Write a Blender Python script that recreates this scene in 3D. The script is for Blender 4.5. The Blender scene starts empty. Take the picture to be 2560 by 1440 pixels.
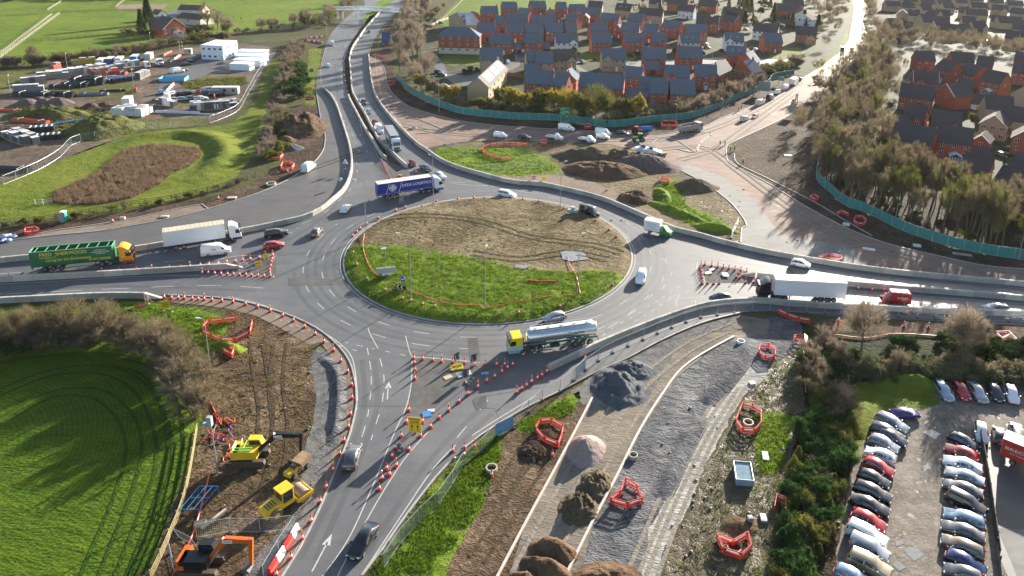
import bpy, bmesh, math, random
import numpy as np
from mathutils import Vector, Matrix
R=math.radians
rnd=random.Random(7)
sc=bpy.context.scene
col=sc.collection
# ------------------------------------------------------------ camera, sky, sun, exposure
CF, CX, CY, CT, CR, CH=1840.5,1482.75,331.3,0.285266,0.0436559,68.665
_c, _s=math.cos(CT), math.sin(CT)
FW=np.array([0, _c, -_s]); _u=np.array([0, _s, _c]); _r=np.array([1., 0,0])
RT=math.cos(CR) * _r + math.sin(CR) * _u
UP=-math.sin(CR) * _r + math.cos(CR) * _u
cam=bpy.data.cameras.new('camera')
cam.sensor_width=36; cam.lens=CF / 2560 * 36
cam.shift_x=-(CX - 1280) / 2560; cam.shift_y=(CY - 720) / 2560
cam.clip_start=1; cam.clip_end=6000
co=bpy.data.objects.new('camera',cam); col.objects.link(co)
co.matrix_world=Matrix(((RT[0], UP[0],-FW[0],0),(RT[1], UP[1],-FW[1],0),(RT[2], UP[2],-FW[2], CH),(0,0,0,1)))
sc.camera=co
SUN_AZ, SUN_EL=R(29), R(15.5)
w=bpy.data.worlds.new('World'); sc.world=w; w.use_nodes=True
nt=w.node_tree; sky=nt.nodes.new('ShaderNodeTexSky'); sky.sky_type='NISHITA'
sky.sun_disc=False; sky.sun_elevation=SUN_EL; sky.sun_rotation=SUN_AZ
sky.air_density=1.0; sky.dust_density=1.2; sky.altitude=50
bg=nt.nodes['Background']; nt.links.new(sky.outputs[0], bg.inputs[0]); bg.inputs[1].default_value=0.072
sun=bpy.data.lights.new('sun','SUN'); sun.energy=5.0; sun.angle=R(0.5); sun.color=(1.0,0.92,0.80)
so=bpy.data.objects.new('sun',sun); col.objects.link(so)
SD=Vector((math.sin(SUN_AZ) * math.cos(SUN_EL), math.cos(SUN_AZ) * math.cos(SUN_EL), math.sin(SUN_EL)))
so.rotation_euler=(-SD).to_track_quat('-Z','Y').to_euler(); so.location=(100,150,120)
sc.view_settings.view_transform='Standard'; sc.view_settings.look='None'
sc.view_settings.exposure=1.92; sc.view_settings.gamma=1; sc.view_settings.use_curve_mapping=False
sc.cycles.max_bounces=6; sc.cycles.transparent_max_bounces=12; sc.cycles.volume_bounces=0
sc.cycles.diffuse_bounces=3; sc.cycles.glossy_bounces=3

def G(x, y, h=0.0):
 """the point at height h seen at pixel (x, y) of the 2560x1440 photograph"""
 d=FW * CF + RT * (x - CX) - UP * (y - CY)
 t=(h - CH) / d[2]
 return Vector((d[0] * t, d[1] * t, h))
def GL(pts, h=0.0): return [G(x, y, h) for x, y in pts]

# ------------------------------------------------------------ materials
MC={}
def _mat(name):
 m=bpy.data.materials.new(name); m.use_nodes=True
 return m, m.node_tree, m.node_tree.nodes['Principled BSDF']
def M(name, c, rough=.6, metal=0., var=.12, scale=1.5, spec=.5, bump=0., coat=0.):
 """a plain material with a little mottling over it"""
 if name in MC: return MC[name]
 m, t, b=_mat(name)
 c=tuple(c)
 b.inputs['Roughness'].default_value=rough; b.inputs['Metallic'].default_value=metal
 b.inputs['Specular IOR Level'].default_value=spec
 if coat: b.inputs['Coat Weight'].default_value=coat; b.inputs['Coat Roughness'].default_value=.08
 if var:
  tc=t.nodes.new('ShaderNodeTexCoord')
  n=t.nodes.new('ShaderNodeTexNoise'); n.inputs['Scale'].default_value=scale; n.inputs['Detail'].default_value=5
  t.links.new(tc.outputs['Object'], n.inputs['Vector'])
  r=t.nodes.new('ShaderNodeMapRange'); r.inputs[1].default_value=.25; r.inputs[2].default_value=.75
  r.inputs[3].default_value=1 - var; r.inputs[4].default_value=1 + var
  t.links.new(n.outputs[0], r.inputs[0])
  x=t.nodes.new('ShaderNodeVectorMath'); x.operation='SCALE'; x.inputs[0].default_value=c
  t.links.new(r.outputs[0], x.inputs['Scale']); t.links.new(x.outputs[0], b.inputs['Base Color'])
  if bump:
   bp=t.nodes.new('ShaderNodeBump'); bp.inputs['Strength'].default_value=1; bp.inputs['Distance'].default_value=bump
   t.links.new(n.outputs[0], bp.inputs['Height']); t.links.new(bp.outputs[0], b.inputs['Normal'])
 else: b.inputs['Base Color'].default_value=(*c, 1)
 MC[name]=m
 return m
def ramp(t, stops):
 r=t.nodes.new('ShaderNodeValToRGB'); e=r.color_ramp.elements
 while len(e) < len(stops): e.new(.5)
 for k, (p, c) in enumerate(stops):
  e[k].position=p; e[k].color=(*c, 1)
 return r
def GM(name, stops, s=(.06,.5,3.), w=(.4,.35,.25), bump=.05, bs=None, rough=.9, stretch=None, ang=0., wet=None, spec=.07, sharp=1.6, swirl=0., rows=None):
 """ground: three octaves of world-space noise through a colour ramp, with relief; wet=(low roughness, coverage)"""
 if name in MC: return MC[name]
 m, t, b=_mat(name); L=t.links
 geo=t.nodes.new('ShaderNodeNewGeometry'); vec=geo.outputs['Position']
 if stretch:
  mp=t.nodes.new('ShaderNodeMapping'); mp.inputs['Rotation'].default_value=(0,0, ang); mp.inputs['Scale'].default_value=(stretch, 1,1)
  L.new(vec, mp.inputs['Vector']); vs=mp.outputs[0]
 else: vs=vec
 tot=None; hs=[]
 for k in range(3):
  n=t.nodes.new('ShaderNodeTexNoise'); n.inputs['Scale'].default_value=s[k]; n.inputs['Detail'].default_value=6 if k else 3
  n.inputs['Roughness'].default_value=.62; n.inputs['Distortion'].default_value=swirl if k == 1 else 0
  L.new(vs if k else vec, n.inputs['Vector']); hs.append(n)
  x=t.nodes.new('ShaderNodeMath'); x.operation='MULTIPLY_ADD'; x.inputs[1].default_value=w[k]
  L.new(n.outputs[0], x.inputs[0])
  if tot is None: x.inputs[2].default_value=0
  else: L.new(tot, x.inputs[2])
  tot=x.outputs[0]
 mr=t.nodes.new('ShaderNodeMapRange'); mr.inputs[1].default_value=.5 - .5 / sharp * .55; mr.inputs[2].default_value=.5 + .5 / sharp * .55
 L.new(tot, mr.inputs[0])
 rp=ramp(t, stops); L.new(mr.outputs[0], rp.inputs[0]); L.new(rp.outputs[0], b.inputs['Base Color'])
 b.inputs['Roughness'].default_value=rough; b.inputs['Specular IOR Level'].default_value=spec
 if wet:
  wr=t.nodes.new('ShaderNodeMapRange'); wr.inputs[1].default_value=wet[1]; wr.inputs[2].default_value=wet[1] + .12
  wr.inputs[3].default_value=wet[0]; wr.inputs[4].default_value=rough
  L.new(hs[1].outputs[0], wr.inputs[0]); L.new(wr.outputs[0], b.inputs['Roughness'])
 if rows:
  wv=t.nodes.new('ShaderNodeTexWave'); wv.wave_type='RINGS'; wv.rings_direction='Z'; wv.inputs['Scale'].default_value=rows[2]; wv.inputs['Distortion'].default_value=2.5; wv.inputs['Detail Scale'].default_value=.15
  va=t.nodes.new('ShaderNodeVectorMath'); va.operation='SUBTRACT'; va.inputs[1].default_value=(rows[0], rows[1],0); L.new(vec, va.inputs[0]); L.new(va.outputs[0], wv.inputs['Vector'])
  hm_=t.nodes.new('ShaderNodeMix'); hm_.data_type='RGBA'; hm_.blend_type='MULTIPLY'; hm_.inputs[0].default_value=.22
  L.new(rp.outputs[0], hm_.inputs[6]); L.new(wv.outputs[0], hm_.inputs[7]); L.new(hm_.outputs[2], b.inputs['Base Color'])
 if bump:
  bn=t.nodes.new('ShaderNodeTexNoise'); bn.inputs['Scale'].default_value=bs or s[2]; bn.inputs['Detail'].default_value=4
  L.new(vs, bn.inputs['Vector'])
  ad=t.nodes.new('ShaderNodeMath'); ad.operation='MULTIPLY_ADD'; ad.inputs[1].default_value=2.2
  L.new(hs[1].outputs[0], ad.inputs[0]); L.new(bn.outputs[0], ad.inputs[2])
  bp=t.nodes.new('ShaderNodeBump'); bp.inputs['Strength'].default_value=1; bp.inputs['Distance'].default_value=bump
  L.new(ad.outputs[0], bp.inputs['Height']); L.new(bp.outputs[0], b.inputs['Normal'])
 MC[name]=m
 return m
def FOL(name, cols, rough=.75, trans=.0):
 """foliage: a colour picked per leaf cluster from position noise"""
 if name in MC: return MC[name]
 m, t, b=_mat(name); L=t.links
 geo=t.nodes.new('ShaderNodeNewGeometry'); oi=t.nodes.new('ShaderNodeObjectInfo')
 n=t.nodes.new('ShaderNodeTexNoise'); n.inputs['Scale'].default_value=.9; n.inputs['Detail'].default_value=4
 L.new(geo.outputs['Position'], n.inputs['Vector'])
 a=t.nodes.new('ShaderNodeMath'); a.operation='MULTIPLY_ADD'; a.inputs[1].default_value=1.5; a.inputs[2].default_value=-.45
 L.new(n.outputs[0], a.inputs[0])
 a2=t.nodes.new('ShaderNodeMath'); a2.operation='MULTIPLY_ADD'; a2.inputs[1].default_value=.4
 L.new(oi.outputs['Random'], a2.inputs[0]); L.new(a.outputs[0], a2.inputs[2])
 rp=ramp(t, [(k / max(1, len(cols) - 1), c) for k, c in enumerate(cols)])
 L.new(a2.outputs[0], rp.inputs[0]); L.new(rp.outputs[0], b.inputs['Base Color'])
 b.inputs['Roughness'].default_value=rough; b.inputs['Specular IOR Level'].default_value=.1
 if trans:
  tl=t.nodes.new('ShaderNodeBsdfTranslucent'); mx=t.nodes.new('ShaderNodeMixShader'); mx.inputs[0].default_value=trans
  L.new(rp.outputs[0], tl.inputs[0]); L.new(b.outputs[0], mx.inputs[1]); L.new(tl.outputs[0], mx.inputs[2]); L.new(mx.outputs[0], t.nodes['Material Output'].inputs[0])
 MC[name]=m
 return m

# ------------------------------------------------------------ mesh building
class MB:
 def __init__(s): s.v=[]; s.f=[]; s.m=[]; s.cur=0
 def mat(s, k): s.cur=k; return s
 def add(s, vs, fs, m=None):
  o=len(s.v); s.v += [tuple(p) for p in vs]; s.f += [tuple(o + i for i in f) for f in fs]
  s.m += [s.cur if m is None else m] * len(fs); return s
 def box(s, c, d, rz=0., ry=0., m=None, taper=1.):
  x, y, z=(k / 2 for k in d); vs=[]
  cz, sz, cy, sy=math.cos(rz), math.sin(rz), math.cos(ry), math.sin(ry)
  for k in range(8):
   tp=taper if k & 4 else 1.
   px, py, pz=(x if k & 1 else -x) * tp, (y if k & 2 else -y) * tp, z if k & 4 else -z
   px, pz=px * cy + pz * sy, -px * sy + pz * cy
   vs.append((c[0] + px * cz - py * sz, c[1] + px * sz + py * cz, c[2] + pz))
  return s.add(vs, [(0,2,3,1),(4,5,7,6),(0,1,5,4),(2,6,7,3),(0,4,6,2),(1,3,7,5)], m)
 def tube(s, a, b, r, r2=None, n=6, cap=True, m=None):
  a, b=Vector(a), Vector(b); d=(b - a)
  if d.length < 1e-6: return s
  d.normalize(); u=d.orthogonal().normalized(); v=d.cross(u); r2=r if r2 is None else r2
  vs=[a + (u * math.cos(2 * math.pi * k / n) + v * math.sin(2 * math.pi * k / n)) * r for k in range(n)]
  vs += [b + (u * math.cos(2 * math.pi * k / n) + v * math.sin(2 * math.pi * k / n)) * r2 for k in range(n)]
  fs=[(k, (k + 1) % n, n + (k + 1) % n, n + k) for k in range(n)]
  if cap: fs += [tuple(range(n))[::-1], tuple(range(n, 2 * n))]
  return s.add(vs, fs, m)
 def path(s, pts, r, n=6, m=None):
  for a, b in zip(pts, pts[1:]): s.tube(a, b, r, r, n, True, m)
  return s
 def prism(s, poly, z0, z1, m=None):
  n=len(poly); vs=[(p[0], p[1], z0) for p in poly] + [(p[0], p[1], z1) for p in poly]
  return s.add(vs, [tuple(range(n))[::-1], tuple(range(n, 2 * n))] + [(k, (k + 1) % n, n + (k + 1) % n, n + k) for k in range(n)], m)
 def side(s, prof, y0, y1, m=None):
  """a profile in x,z swept across y"""
  n=len(prof); vs=[(p[0], y0, p[1]) for p in prof] + [(p[0], y1, p[1]) for p in prof]
  return s.add(vs, [tuple(range(n)), tuple(range(n, 2 * n))[::-1]] + [(k, n + k, n + (k + 1) % n, (k + 1) % n) for k in range(n)], m)
 def loft(s, rings, cap=True, m=None):
  n=len(rings[0]); vs=[p for r in rings for p in r]; fs=[]
  for i in range(len(rings) - 1):
   for k in range(n): fs.append((i * n + k, i * n + (k + 1) % n, (i + 1) * n + (k + 1) % n, (i + 1) * n + k))
  if cap: fs += [tuple(range(n))[::-1], tuple(range((len(rings) - 1) * n, len(rings) * n))]
  return s.add(vs, fs, m)
 def quad(s, *p, m=None): return s.add(p, [tuple(range(len(p)))], m)
 def ico(s, c, r, squash=(1,1,1), sub=1, jit=0., m=None):
  bm=bmesh.new(); bmesh.ops.create_icosphere(bm, subdivisions=sub, radius=1)
  vs=[(c[0] + v.co.x * r * squash[0] * (1 + rnd.uniform(-jit, jit)), c[1] + v.co.y * r * squash[1] * (1 + rnd.uniform(-jit, jit)), c[2] + v.co.z * r * squash[2]) for v in bm.verts]
  fs=[tuple(v.index for v in f.verts) for f in bm.faces]; bm.free(); return s.add(vs, fs, m)
 def mesh(s, name, mats, smooth=None, fix=True):
  me=bpy.data.meshes.new(name); me.from_pydata(s.v, [], s.f)
  for m in (mats if isinstance(mats, (list, tuple)) else [mats]): me.materials.append(m)
  me.polygons.foreach_set('material_index',s.m)
  if fix and len(s.f) < 6000:
   bm=bmesh.new(); bm.from_mesh(me); bmesh.ops.recalc_face_normals(bm, faces=bm.faces); bm.to_mesh(me); bm.free()
  if smooth:
   me.polygons.foreach_set('use_smooth',[True] * len(me.polygons))
   me.set_sharp_from_angle(angle=R(smooth))
  me.update(); return me
 def build(s, name, mats, parent=None, smooth=None, fix=True):
  return link(name, s.mesh(name, mats, smooth, fix), parent)
def link(name, me, parent=None):
 o=bpy.data.objects.new(name, me); col.objects.link(o)
 if parent: o.parent=parent
 return o
def tag(o, label=None, cat=None, group=None, kind=None):
 if label: o['label']=label
 if cat: o['category']=cat
 if group: o['group']=group
 if kind: o['kind']=kind
 return o
def thing(name, label=None, cat=None, group=None, loc=(0,0,0), rz=0.):
 o=link(name, None); o.empty_display_size=.3; o.location=loc; o.rotation_euler=(0,0, rz)
 return tag(o, label, cat, group)
KIDS={}
def kids(o): return list(o.children)
def dup(o, loc=None, rz=None, label=None, group=None, parent=None, sx=None):
 c=o.copy(); col.objects.link(c)
 if parent is not None: c.parent=parent
 if loc is not None: c.location=loc
 if rz is not None: c.rotation_euler=(0,0, rz)
 if sx is not None: c.scale=(sx, sx, sx) if not isinstance(sx, tuple) else sx
 if label: c['label']=label
 if group: c['group']=group
 for ch in o.children: dup(ch, parent=c)
 return c
PROTO={}
def proto(key, fn):
 """(object, fresh): the first call hands out the original, later ones copies"""
 if key not in PROTO: PROTO[key]=fn(); return PROTO[key]
 return dup(PROTO[key])
def put(key, fn, loc, rz, label, cat, group=None, sx=None):
 o=proto(key, fn); o.location=loc; o.rotation_euler=(0,0, rz)
 o.scale=(1,1,1) if sx is None else ((sx, sx, sx) if not isinstance(sx, tuple) else sx)
 for k in ('group',):
  if k in o: del o[k]
 return tag(o, label, cat, group)
def heading(a, b):
 return math.atan2(b[1] - a[1], b[0] - a[0])

# ------------------------------------------------------------ flat sheets, kerbs, lines
def smooth_poly(p, closed=False, step=1.5):
 """Catmull-Rom through ground points, resampled"""
 n=len(p); out=[]
 rngs=range(n if closed else n - 1)
 for i in rngs:
  if closed: a, b, c, d=(p[(i + k) % n] for k in (-1,0,1,2))
  else: a, b, c, d=p[max(0, i - 1)], p[i], p[i + 1], p[min(n - 1, i + 2)]
  k=max(1, int((c - b).length / step))
  for j in range(k):
   t=j / k
   out.append(.5 * ((2 * b) + (c - a) * t + (2 * a - 5 * b + 4 * c - d) * t * t + (3 * b - a - 3 * c + d) * t ** 3))
 if not closed: out.append(p[-1].copy())
 return out
def nz(x, y, s=1.):
 from mathutils import noise
 return noise.noise(Vector((x * s, y * s, 3.7)))
SHN={}
SOUTH=(G(680,1490) - G(760,1352)).normalized() * 24      # sheets run on past the photograph's lower edge
def sheet(name, pts, z, m, jit=0., smooth=False, kind='structure',label=None, cat=None, ground=False):
 P=pts if ground else [G(x, y) + (SOUTH if y >= 1455 else Vector()) for x, y in pts]
 z += .004 * SHN.get(name, 0); SHN[name]=SHN.get(name, 0) + 1
 if smooth: P=smooth_poly(P, True)
 if jit:
  Q=[]
  for a, b in zip(P, P[1:] + P[:1]):
   k=max(1, min(60, int((b - a).length / .7)))
   for j in range(k):
    q=a.lerp(b, j / k); s=1 + (q.y > 220) * 1.5
    q=q + Vector((nz(q.x, q.y, .35) + .6 * nz(q.x, q.y, 1.3), nz(q.x + 90, q.y, .35) + .6 * nz(q.x + 50, q.y, 1.3),0)) * jit * s
    Q.append(q)
  P=Q
 from mathutils.geometry import tessellate_polygon
 P=[Vector((p.x, p.y, z)) for p in P]; F=[]
 for t in tessellate_polygon([P]):
  a, b, c=(P[k] for k in t); cr=(b.x - a.x) * (c.y - a.y) - (b.y - a.y) * (c.x - a.x)
  if abs(cr) > 1e-9: F.append(tuple(t) if cr > 0 else tuple(t)[::-1])
 me=bpy.data.meshes.new(name); me.from_pydata([tuple(p) for p in P],[], F); me.materials.append(m); me.update()
 o=link(name, me); return tag(o, label, cat, None, kind)
def strip_mb(mb, P, wd, z0, z1, m=None):
 """a solid (or flat when z0==z1) ribbon of width wd along ground points P"""
 n=len(P); Ls=[]; Rs=[]
 for i in range(n):
  d=(P[min(n - 1, i + 1)] - P[max(0, i - 1)]); d.z=0; d.normalize(); q=Vector((-d.y, d.x, 0)) * wd / 2
  Ls.append(P[i] + q); Rs.append(P[i] - q)
 if z0 == z1:
  vs=[(p.x, p.y, z0) for p in Ls + Rs]; return mb.add(vs, [(k, n + k, n + k + 1, k + 1) for k in range(n - 1)], m)
 vs=[(p.x, p.y, z) for pts, z in ((Ls, z0),(Ls, z1),(Rs, z1),(Rs, z0)) for p in pts]
 fs=[(a * n + k, a * n + k + 1, b * n + k + 1, b * n + k) for k in range(n - 1) for a, b in ((0,1),(1,2),(2,3))]
 fs += [(0, n, 2 * n, 3 * n),(n - 1,4 * n - 1,3 * n - 1,2 * n - 1)]
 return mb.add(vs, fs, m)
def dashes(P, on, off, ph=0.):
 """cut a polyline into dashes"""
 out=[]; seg=[]; acc=ph; d=on + off
 for a, b in zip(P, P[1:]):
  L=(b - a).length; n=max(1, int(L / .4))
  for j in range(n):
   q=a.lerp(b, j / n)
   if acc % d < on: seg.append(q)
   elif seg: out.append(seg); seg=[]
   acc += L / n
 if seg: out.append(seg)
 return [s for s in out if len(s) > 1]
def walk(P, step, closed=False):
 """(point, heading) every step metres along a polyline"""
 out=[]; acc=0.; nxt=0.
 for a, b in zip(P, P[1:]):
  L=(b - a).length
  while nxt <= acc + L + 1e-6:
   q=a.lerp(b, (nxt - acc) / max(L, 1e-6)); out.append((q, heading(a, b))); nxt += step
  acc += L
 return out
# ============================================================ THE SETTING
g_base=GM('ground_soil',[(0,(.035,.032,.016)),(.4,(.07,.062,.03)),(.7,(.06,.075,.022)),(1,(.11,.1,.05))], s=(.03,.3,2.), bump=.15)
g_field=GM('field_grass',[(0,(.016,.042,.004)),(.35,(.038,.08,.005)),(.65,(.08,.122,.007)),(1,(.14,.152,.018))], s=(.05,.6,3.), w=(.3,.3,.4), bump=.14, stretch=.5, ang=R(28), sharp=1.2, rows=(-87,70,.55))
g_pad=GM('paddock_grass',[(0,(.045,.075,.01)),(.4,(.085,.135,.012)),(.7,(.125,.165,.016)),(1,(.16,.175,.035))], s=(.025,.2,1.2), bump=.12, sharp=1.6)
g_lawn=GM('bank_grass',[(0,(.045,.065,.012)),(.35,(.085,.115,.012)),(.7,(.135,.155,.022)),(1,(.175,.17,.05))], s=(.06,.5,3.), bump=.14, sharp=1.6)
g_weed=GM('weedy_grass',[(0,(.03,.04,.01)),(.3,(.075,.12,.012)),(.62,(.125,.19,.016)),(.85,(.15,.15,.04)),(1,(.17,.135,.07))], s=(.12,.9,4.), bump=.16, sharp=1.7)
g_rough=GM('rough_grass',[(0,(.03,.034,.012)),(.35,(.07,.075,.022)),(.65,(.115,.115,.035)),(1,(.17,.14,.065))], s=(.1,.8,3.), bump=.25, sharp=1.6)
g_dirt=GM('brown_soil',[(0,(.026,.017,.011)),(.35,(.068,.044,.027)),(.65,(.125,.084,.052)),(1,(.24,.18,.125))], s=(.12,.9,4.), bump=.22, sharp=1.9, stretch=.7, ang=R(-62), swirl=1.4)
g_dirt2=GM('dark_soil',[(0,(.02,.014,.01)),(.4,(.052,.035,.025)),(.75,(.095,.065,.045)),(1,(.18,.135,.10))], s=(.1,.7,3.), bump=.18, sharp=1.8, swirl=1.)
g_mud=GM('rutted_mud',[(0,(.03,.022,.012)),(.3,(.075,.056,.028)),(.55,(.15,.115,.064)),(.8,(.2,.16,.095)),(1,(.25,.21,.14))], s=(.07,.55,3.), w=(.42,.36,.22), bump=.28, sharp=1.9, stretch=.6, ang=R(15), wet=(.35,.34), swirl=1.8)
g_grav=GM('grey_gravel',[(0,(.06,.06,.062)),(.4,(.115,.113,.113)),(.7,(.16,.15,.14)),(1,(.24,.225,.2))], s=(.1,.8,6.), w=(.3,.3,.4), bump=.1, bs=8., sharp=1.9)
g_grav2=GM('dark_gravel',[(0,(.035,.035,.04)),(.35,(.085,.087,.094)),(.7,(.15,.15,.152)),(1,(.27,.26,.25))], s=(.15,.9,5.), w=(.4,.35,.25), sharp=2., swirl=1., bump=.28, bs=5., stretch=.5, ang=R(60))
g_haul=GM('haul_road',[(0,(.09,.08,.07)),(.4,(.15,.13,.108)),(.7,(.2,.165,.125)),(1,(.26,.225,.18))], s=(.09,.5,4.), bump=.07, stretch=.4, ang=R(-58), sharp=2., swirl=.6)
g_pale=GM('pale_track',[(0,(.13,.13,.12)),(.4,(.26,.255,.23)),(.7,(.36,.35,.315)),(1,(.46,.44,.4))], s=(.12,1., 5.), bump=.1, stretch=.35, ang=R(25))
g_sub=GM('sub_base',[(0,(.10,.066,.05)),(.35,(.17,.115,.088)),(.7,(.24,.17,.134)),(1,(.32,.25,.205))], s=(.06,.4,2.5), bump=.06, sharp=1.4, stretch=.35, ang=R(-40), rough=.85, wet=(.5,.3), spec=.2)
g_yard=GM('yard_stone',[(0,(.05,.036,.028)),(.4,(.1,.075,.057)),(.7,(.15,.12,.094)),(1,(.22,.19,.155))], s=(.05,.4,2.5), bump=.1, sharp=1.9, swirl=1.)
g_asp=GM('asphalt',[(0,(.05,.053,.058)),(.4,(.078,.081,.087)),(.65,(.097,.099,.103)),(1,(.125,.124,.124))], s=(.07,.35,9.), w=(.4,.3,.3), bump=.012, bs=25., rough=.66, spec=.42, sharp=1.8, stretch=.6, ang=.4)
g_asp2=GM('new_asphalt',[(0,(.045,.042,.042)),(.4,(.07,.066,.065)),(.7,(.09,.083,.078)),(1,(.13,.117,.105))], s=(.06,.5,7.), w=(.4,.35,.25), bump=.012, bs=20., rough=.65, spec=.5, stretch=.4, ang=.5)
g_wet=GM('wet_asphalt',[(0,(.05,.05,.052)),(.5,(.085,.083,.08)),(1,(.12,.115,.11))], s=(.05,.4,6.), bump=.008, bs=15., rough=.5, spec=.6, wet=(.22,.5))
g_conc=GM('pale_concrete',[(0,(.11,.108,.1)),(.5,(.165,.16,.15)),(1,(.24,.23,.21))], s=(.08,.6,5.), bump=.01, rough=.8, stretch=.3, ang=R(-50), spec=.2)
g_path=GM('paved_path',[(0,(.11,.08,.06)),(.4,(.17,.13,.1)),(.7,(.21,.17,.13)),(1,(.27,.23,.18))], s=(.1,.7,5.), bump=.02)
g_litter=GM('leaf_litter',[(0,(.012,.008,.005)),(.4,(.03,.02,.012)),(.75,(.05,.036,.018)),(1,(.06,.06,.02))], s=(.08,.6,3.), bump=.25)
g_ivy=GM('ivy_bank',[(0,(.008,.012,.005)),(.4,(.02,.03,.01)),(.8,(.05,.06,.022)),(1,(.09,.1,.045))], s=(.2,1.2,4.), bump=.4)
g_reed=GM('reed_bed_floor',[(0,(.04,.025,.014)),(.5,(.09,.06,.034)),(1,(.16,.12,.07))], s=(.12,.7,3.), bump=.4)
g_gard=GM('garden_ground',[(0,(.03,.034,.018)),(.35,(.045,.06,.016)),(.6,(.065,.062,.045)),(1,(.11,.1,.085))], s=(.06,.25,2.), w=(.3,.5,.2), bump=.05, sharp=2.)
g_park=GM('car_park_gravel',[(0,(.06,.05,.04)),(.35,(.13,.11,.09)),(.65,(.22,.19,.16)),(1,(.36,.335,.3))], s=(.12,.7,3.5), w=(.3,.4,.3), bump=.04, rough=.85, wet=(.25,.3), sharp=1.5)
g_water=M('puddle_water',(.2,.2,.19), rough=.12, var=.2, spec=1.)  # pale base colour stands in for sky glare on the puddles

gnd=link('ground',MB().quad((-1500,-250,0),(1500,-250,0),(1500,2200,0),(-1500,2200,0)).mesh('ground',g_base)); tag(gnd, kind='structure')
S=sheet
S('field',[(-80,912),(0,905),(60,890),(200,878),(300,882),(380,900),(425,940),(445,990),(450,1060),(480,1075),(470,1160),(430,1260),(400,1340),(368,1440),(340,1540),(-200,1540),(-200,912)],.01, g_field, jit=.3)
S('paddock',[(-60,-40),(900,-40),(850,10),(830,40),(740,62),(640,72),(540,88),(440,92),(390,108),(300,118),(200,135),(100,150),(0,170),(-60,175)],.01, g_pad, jit=.4)
S('play_field',[(1085,60),(1120,25),(1165,-20),(1480,-20),(1460,15),(1300,30),(1230,60),(1180,62),(1150,70)],.01, g_pad, jit=.4)
S('basin_grass',[(-80,560),(-60,480),(60,438),(170,393),(230,368),(330,335),(420,324),(520,318),(580,308),(620,282),(650,225),(665,178),(680,145),(702,138),(700,185),(672,240),(662,300),(645,350),(625,400),(590,442),(540,472),(440,500),(330,520),(200,537),(100,550)],.01, g_lawn, jit=.4)
S('reed_bed',[(125,507),(140,480),(250,430),(280,400),(320,372),(380,362),(440,365),(497,370),(502,390),(475,415),(430,432),(400,460),(330,495),(250,512),(180,514)],.02, g_reed, jit=.5)
S('compound_yard',[(-80,480),(-60,250),(20,218),(90,178),(250,158),(420,128),(510,116),(600,108),(680,118),(670,150),(655,180),(635,220),(600,250),(585,290),(520,308),(400,322),(330,335),(170,393),(60,436),(-60,478)],.01, g_yard, jit=.6)
for p in [[(445,205),(520,192),(610,190),(620,208),(560,232),(470,222)],[(190,218),(300,205),(345,210),(340,235),(250,250),(180,235),(60,240),(80,225)],[(-60,190),(0,175),(70,172),(85,178),(50,205),(0,235),(-60,240)],[(20,270),(120,265),(215,268),(260,285),(340,285),(345,330),(240,352),(150,345),(150,300),(60,300)],[(395,255),(500,250),(600,250),(595,262),(420,270)],[(330,300),(480,295),(560,300),(500,315),(340,330)]]:
 S('rough_grass',p, .02, g_rough, jit=.8)
S('verge_weeds',[(-80,770),(0,768),(200,758),(370,752),(420,765),(500,772),(570,800),(560,850),(520,900),(500,960),(505,1050),(480,1090),(440,1060),(440,990),(425,940),(380,900),(300,882),(200,878),(60,890),(-80,912)],.012, g_weed, jit=.4)
S('soil',[(560,768),(640,790),(700,812),(760,845),(790,890),(785,940),(792,1000),(778,1060),(765,1120),(752,1200),(735,1300),(660,1370),(560,1470),(355,1480),(420,1340),(480,1180),(512,1050),(502,950),(520,885),(570,830)],.02, g_dirt, jit=.5)
S('gravel_strip',[(775,895),(800,866),(842,895),(852,930),(855,985),(850,1040),(838,1110),(825,1160),(798,1250),(760,1330),(700,1410),(660,1470),(590,1470),(650,1375),(720,1310),(748,1200),(768,1110),(780,1060),(790,1000),(785,940)],.03, g_grav, jit=.35)
S('footway',[(425,757),(500,763),(570,772),(640,790),(700,820),(750,850),(775,863),(802,856),(832,900),(848,940),(857,985),(853,1040),(839,1110),(823,1160),(798,1240),(760,1310),(715,1390),(665,1465),(700,1465),(750,1370),(800,1270),(850,1150),(875,1085),(892,1010),(890,970),(880,920),(862,885),(830,850),(790,820),(740,795),(690,777),(640,762),(560,748),(430,740)],.04, g_path)
B1=[(-80,664),(0,657),(70,650),(200,640),(330,629),(410,616),(500,601),(600,583),(640,576),(700,563),(760,549),(800,530),(830,506),(858,481),(874,450),(880,410),(874,368),(866,340),(853,300),(843,270),(828,243),(812,228),(804,220)]
B4=[(922,139),(926,186),(935,231),(952,264),(977,296),(1002,324),(1037,359),(1070,382),(1102,404),(1140,421),(1190,436),(1280,459),(1355,465),(1430,481),(1505,501),(1567,526),(1620,549),(1690,579),(1742,591),(1812,611),(1920,636),(2032,656),(2145,674),(2270,689),(2420,703),(2560,716),(2660,727)]
SEK=[(905,1440),(955,1375),(1000,1310),(1060,1230),(1120,1160),(1200,1090),(1280,1040),(1330,1012),(1417,970),(1487,932),(1570,895),(1655,850),(1755,807),(1850,782),(1930,776),(2100,793),(2300,801),(2560,815),(2660,820)]
SWK=[(0,752),(200,742),(420,738),(560,746),(640,762),(690,777),(740,795),(790,820),(830,850),(862,885),(880,920),(890,970),(892,1010),(875,1085),(850,1150),(800,1270),(750,1370),(700,1450)]
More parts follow.
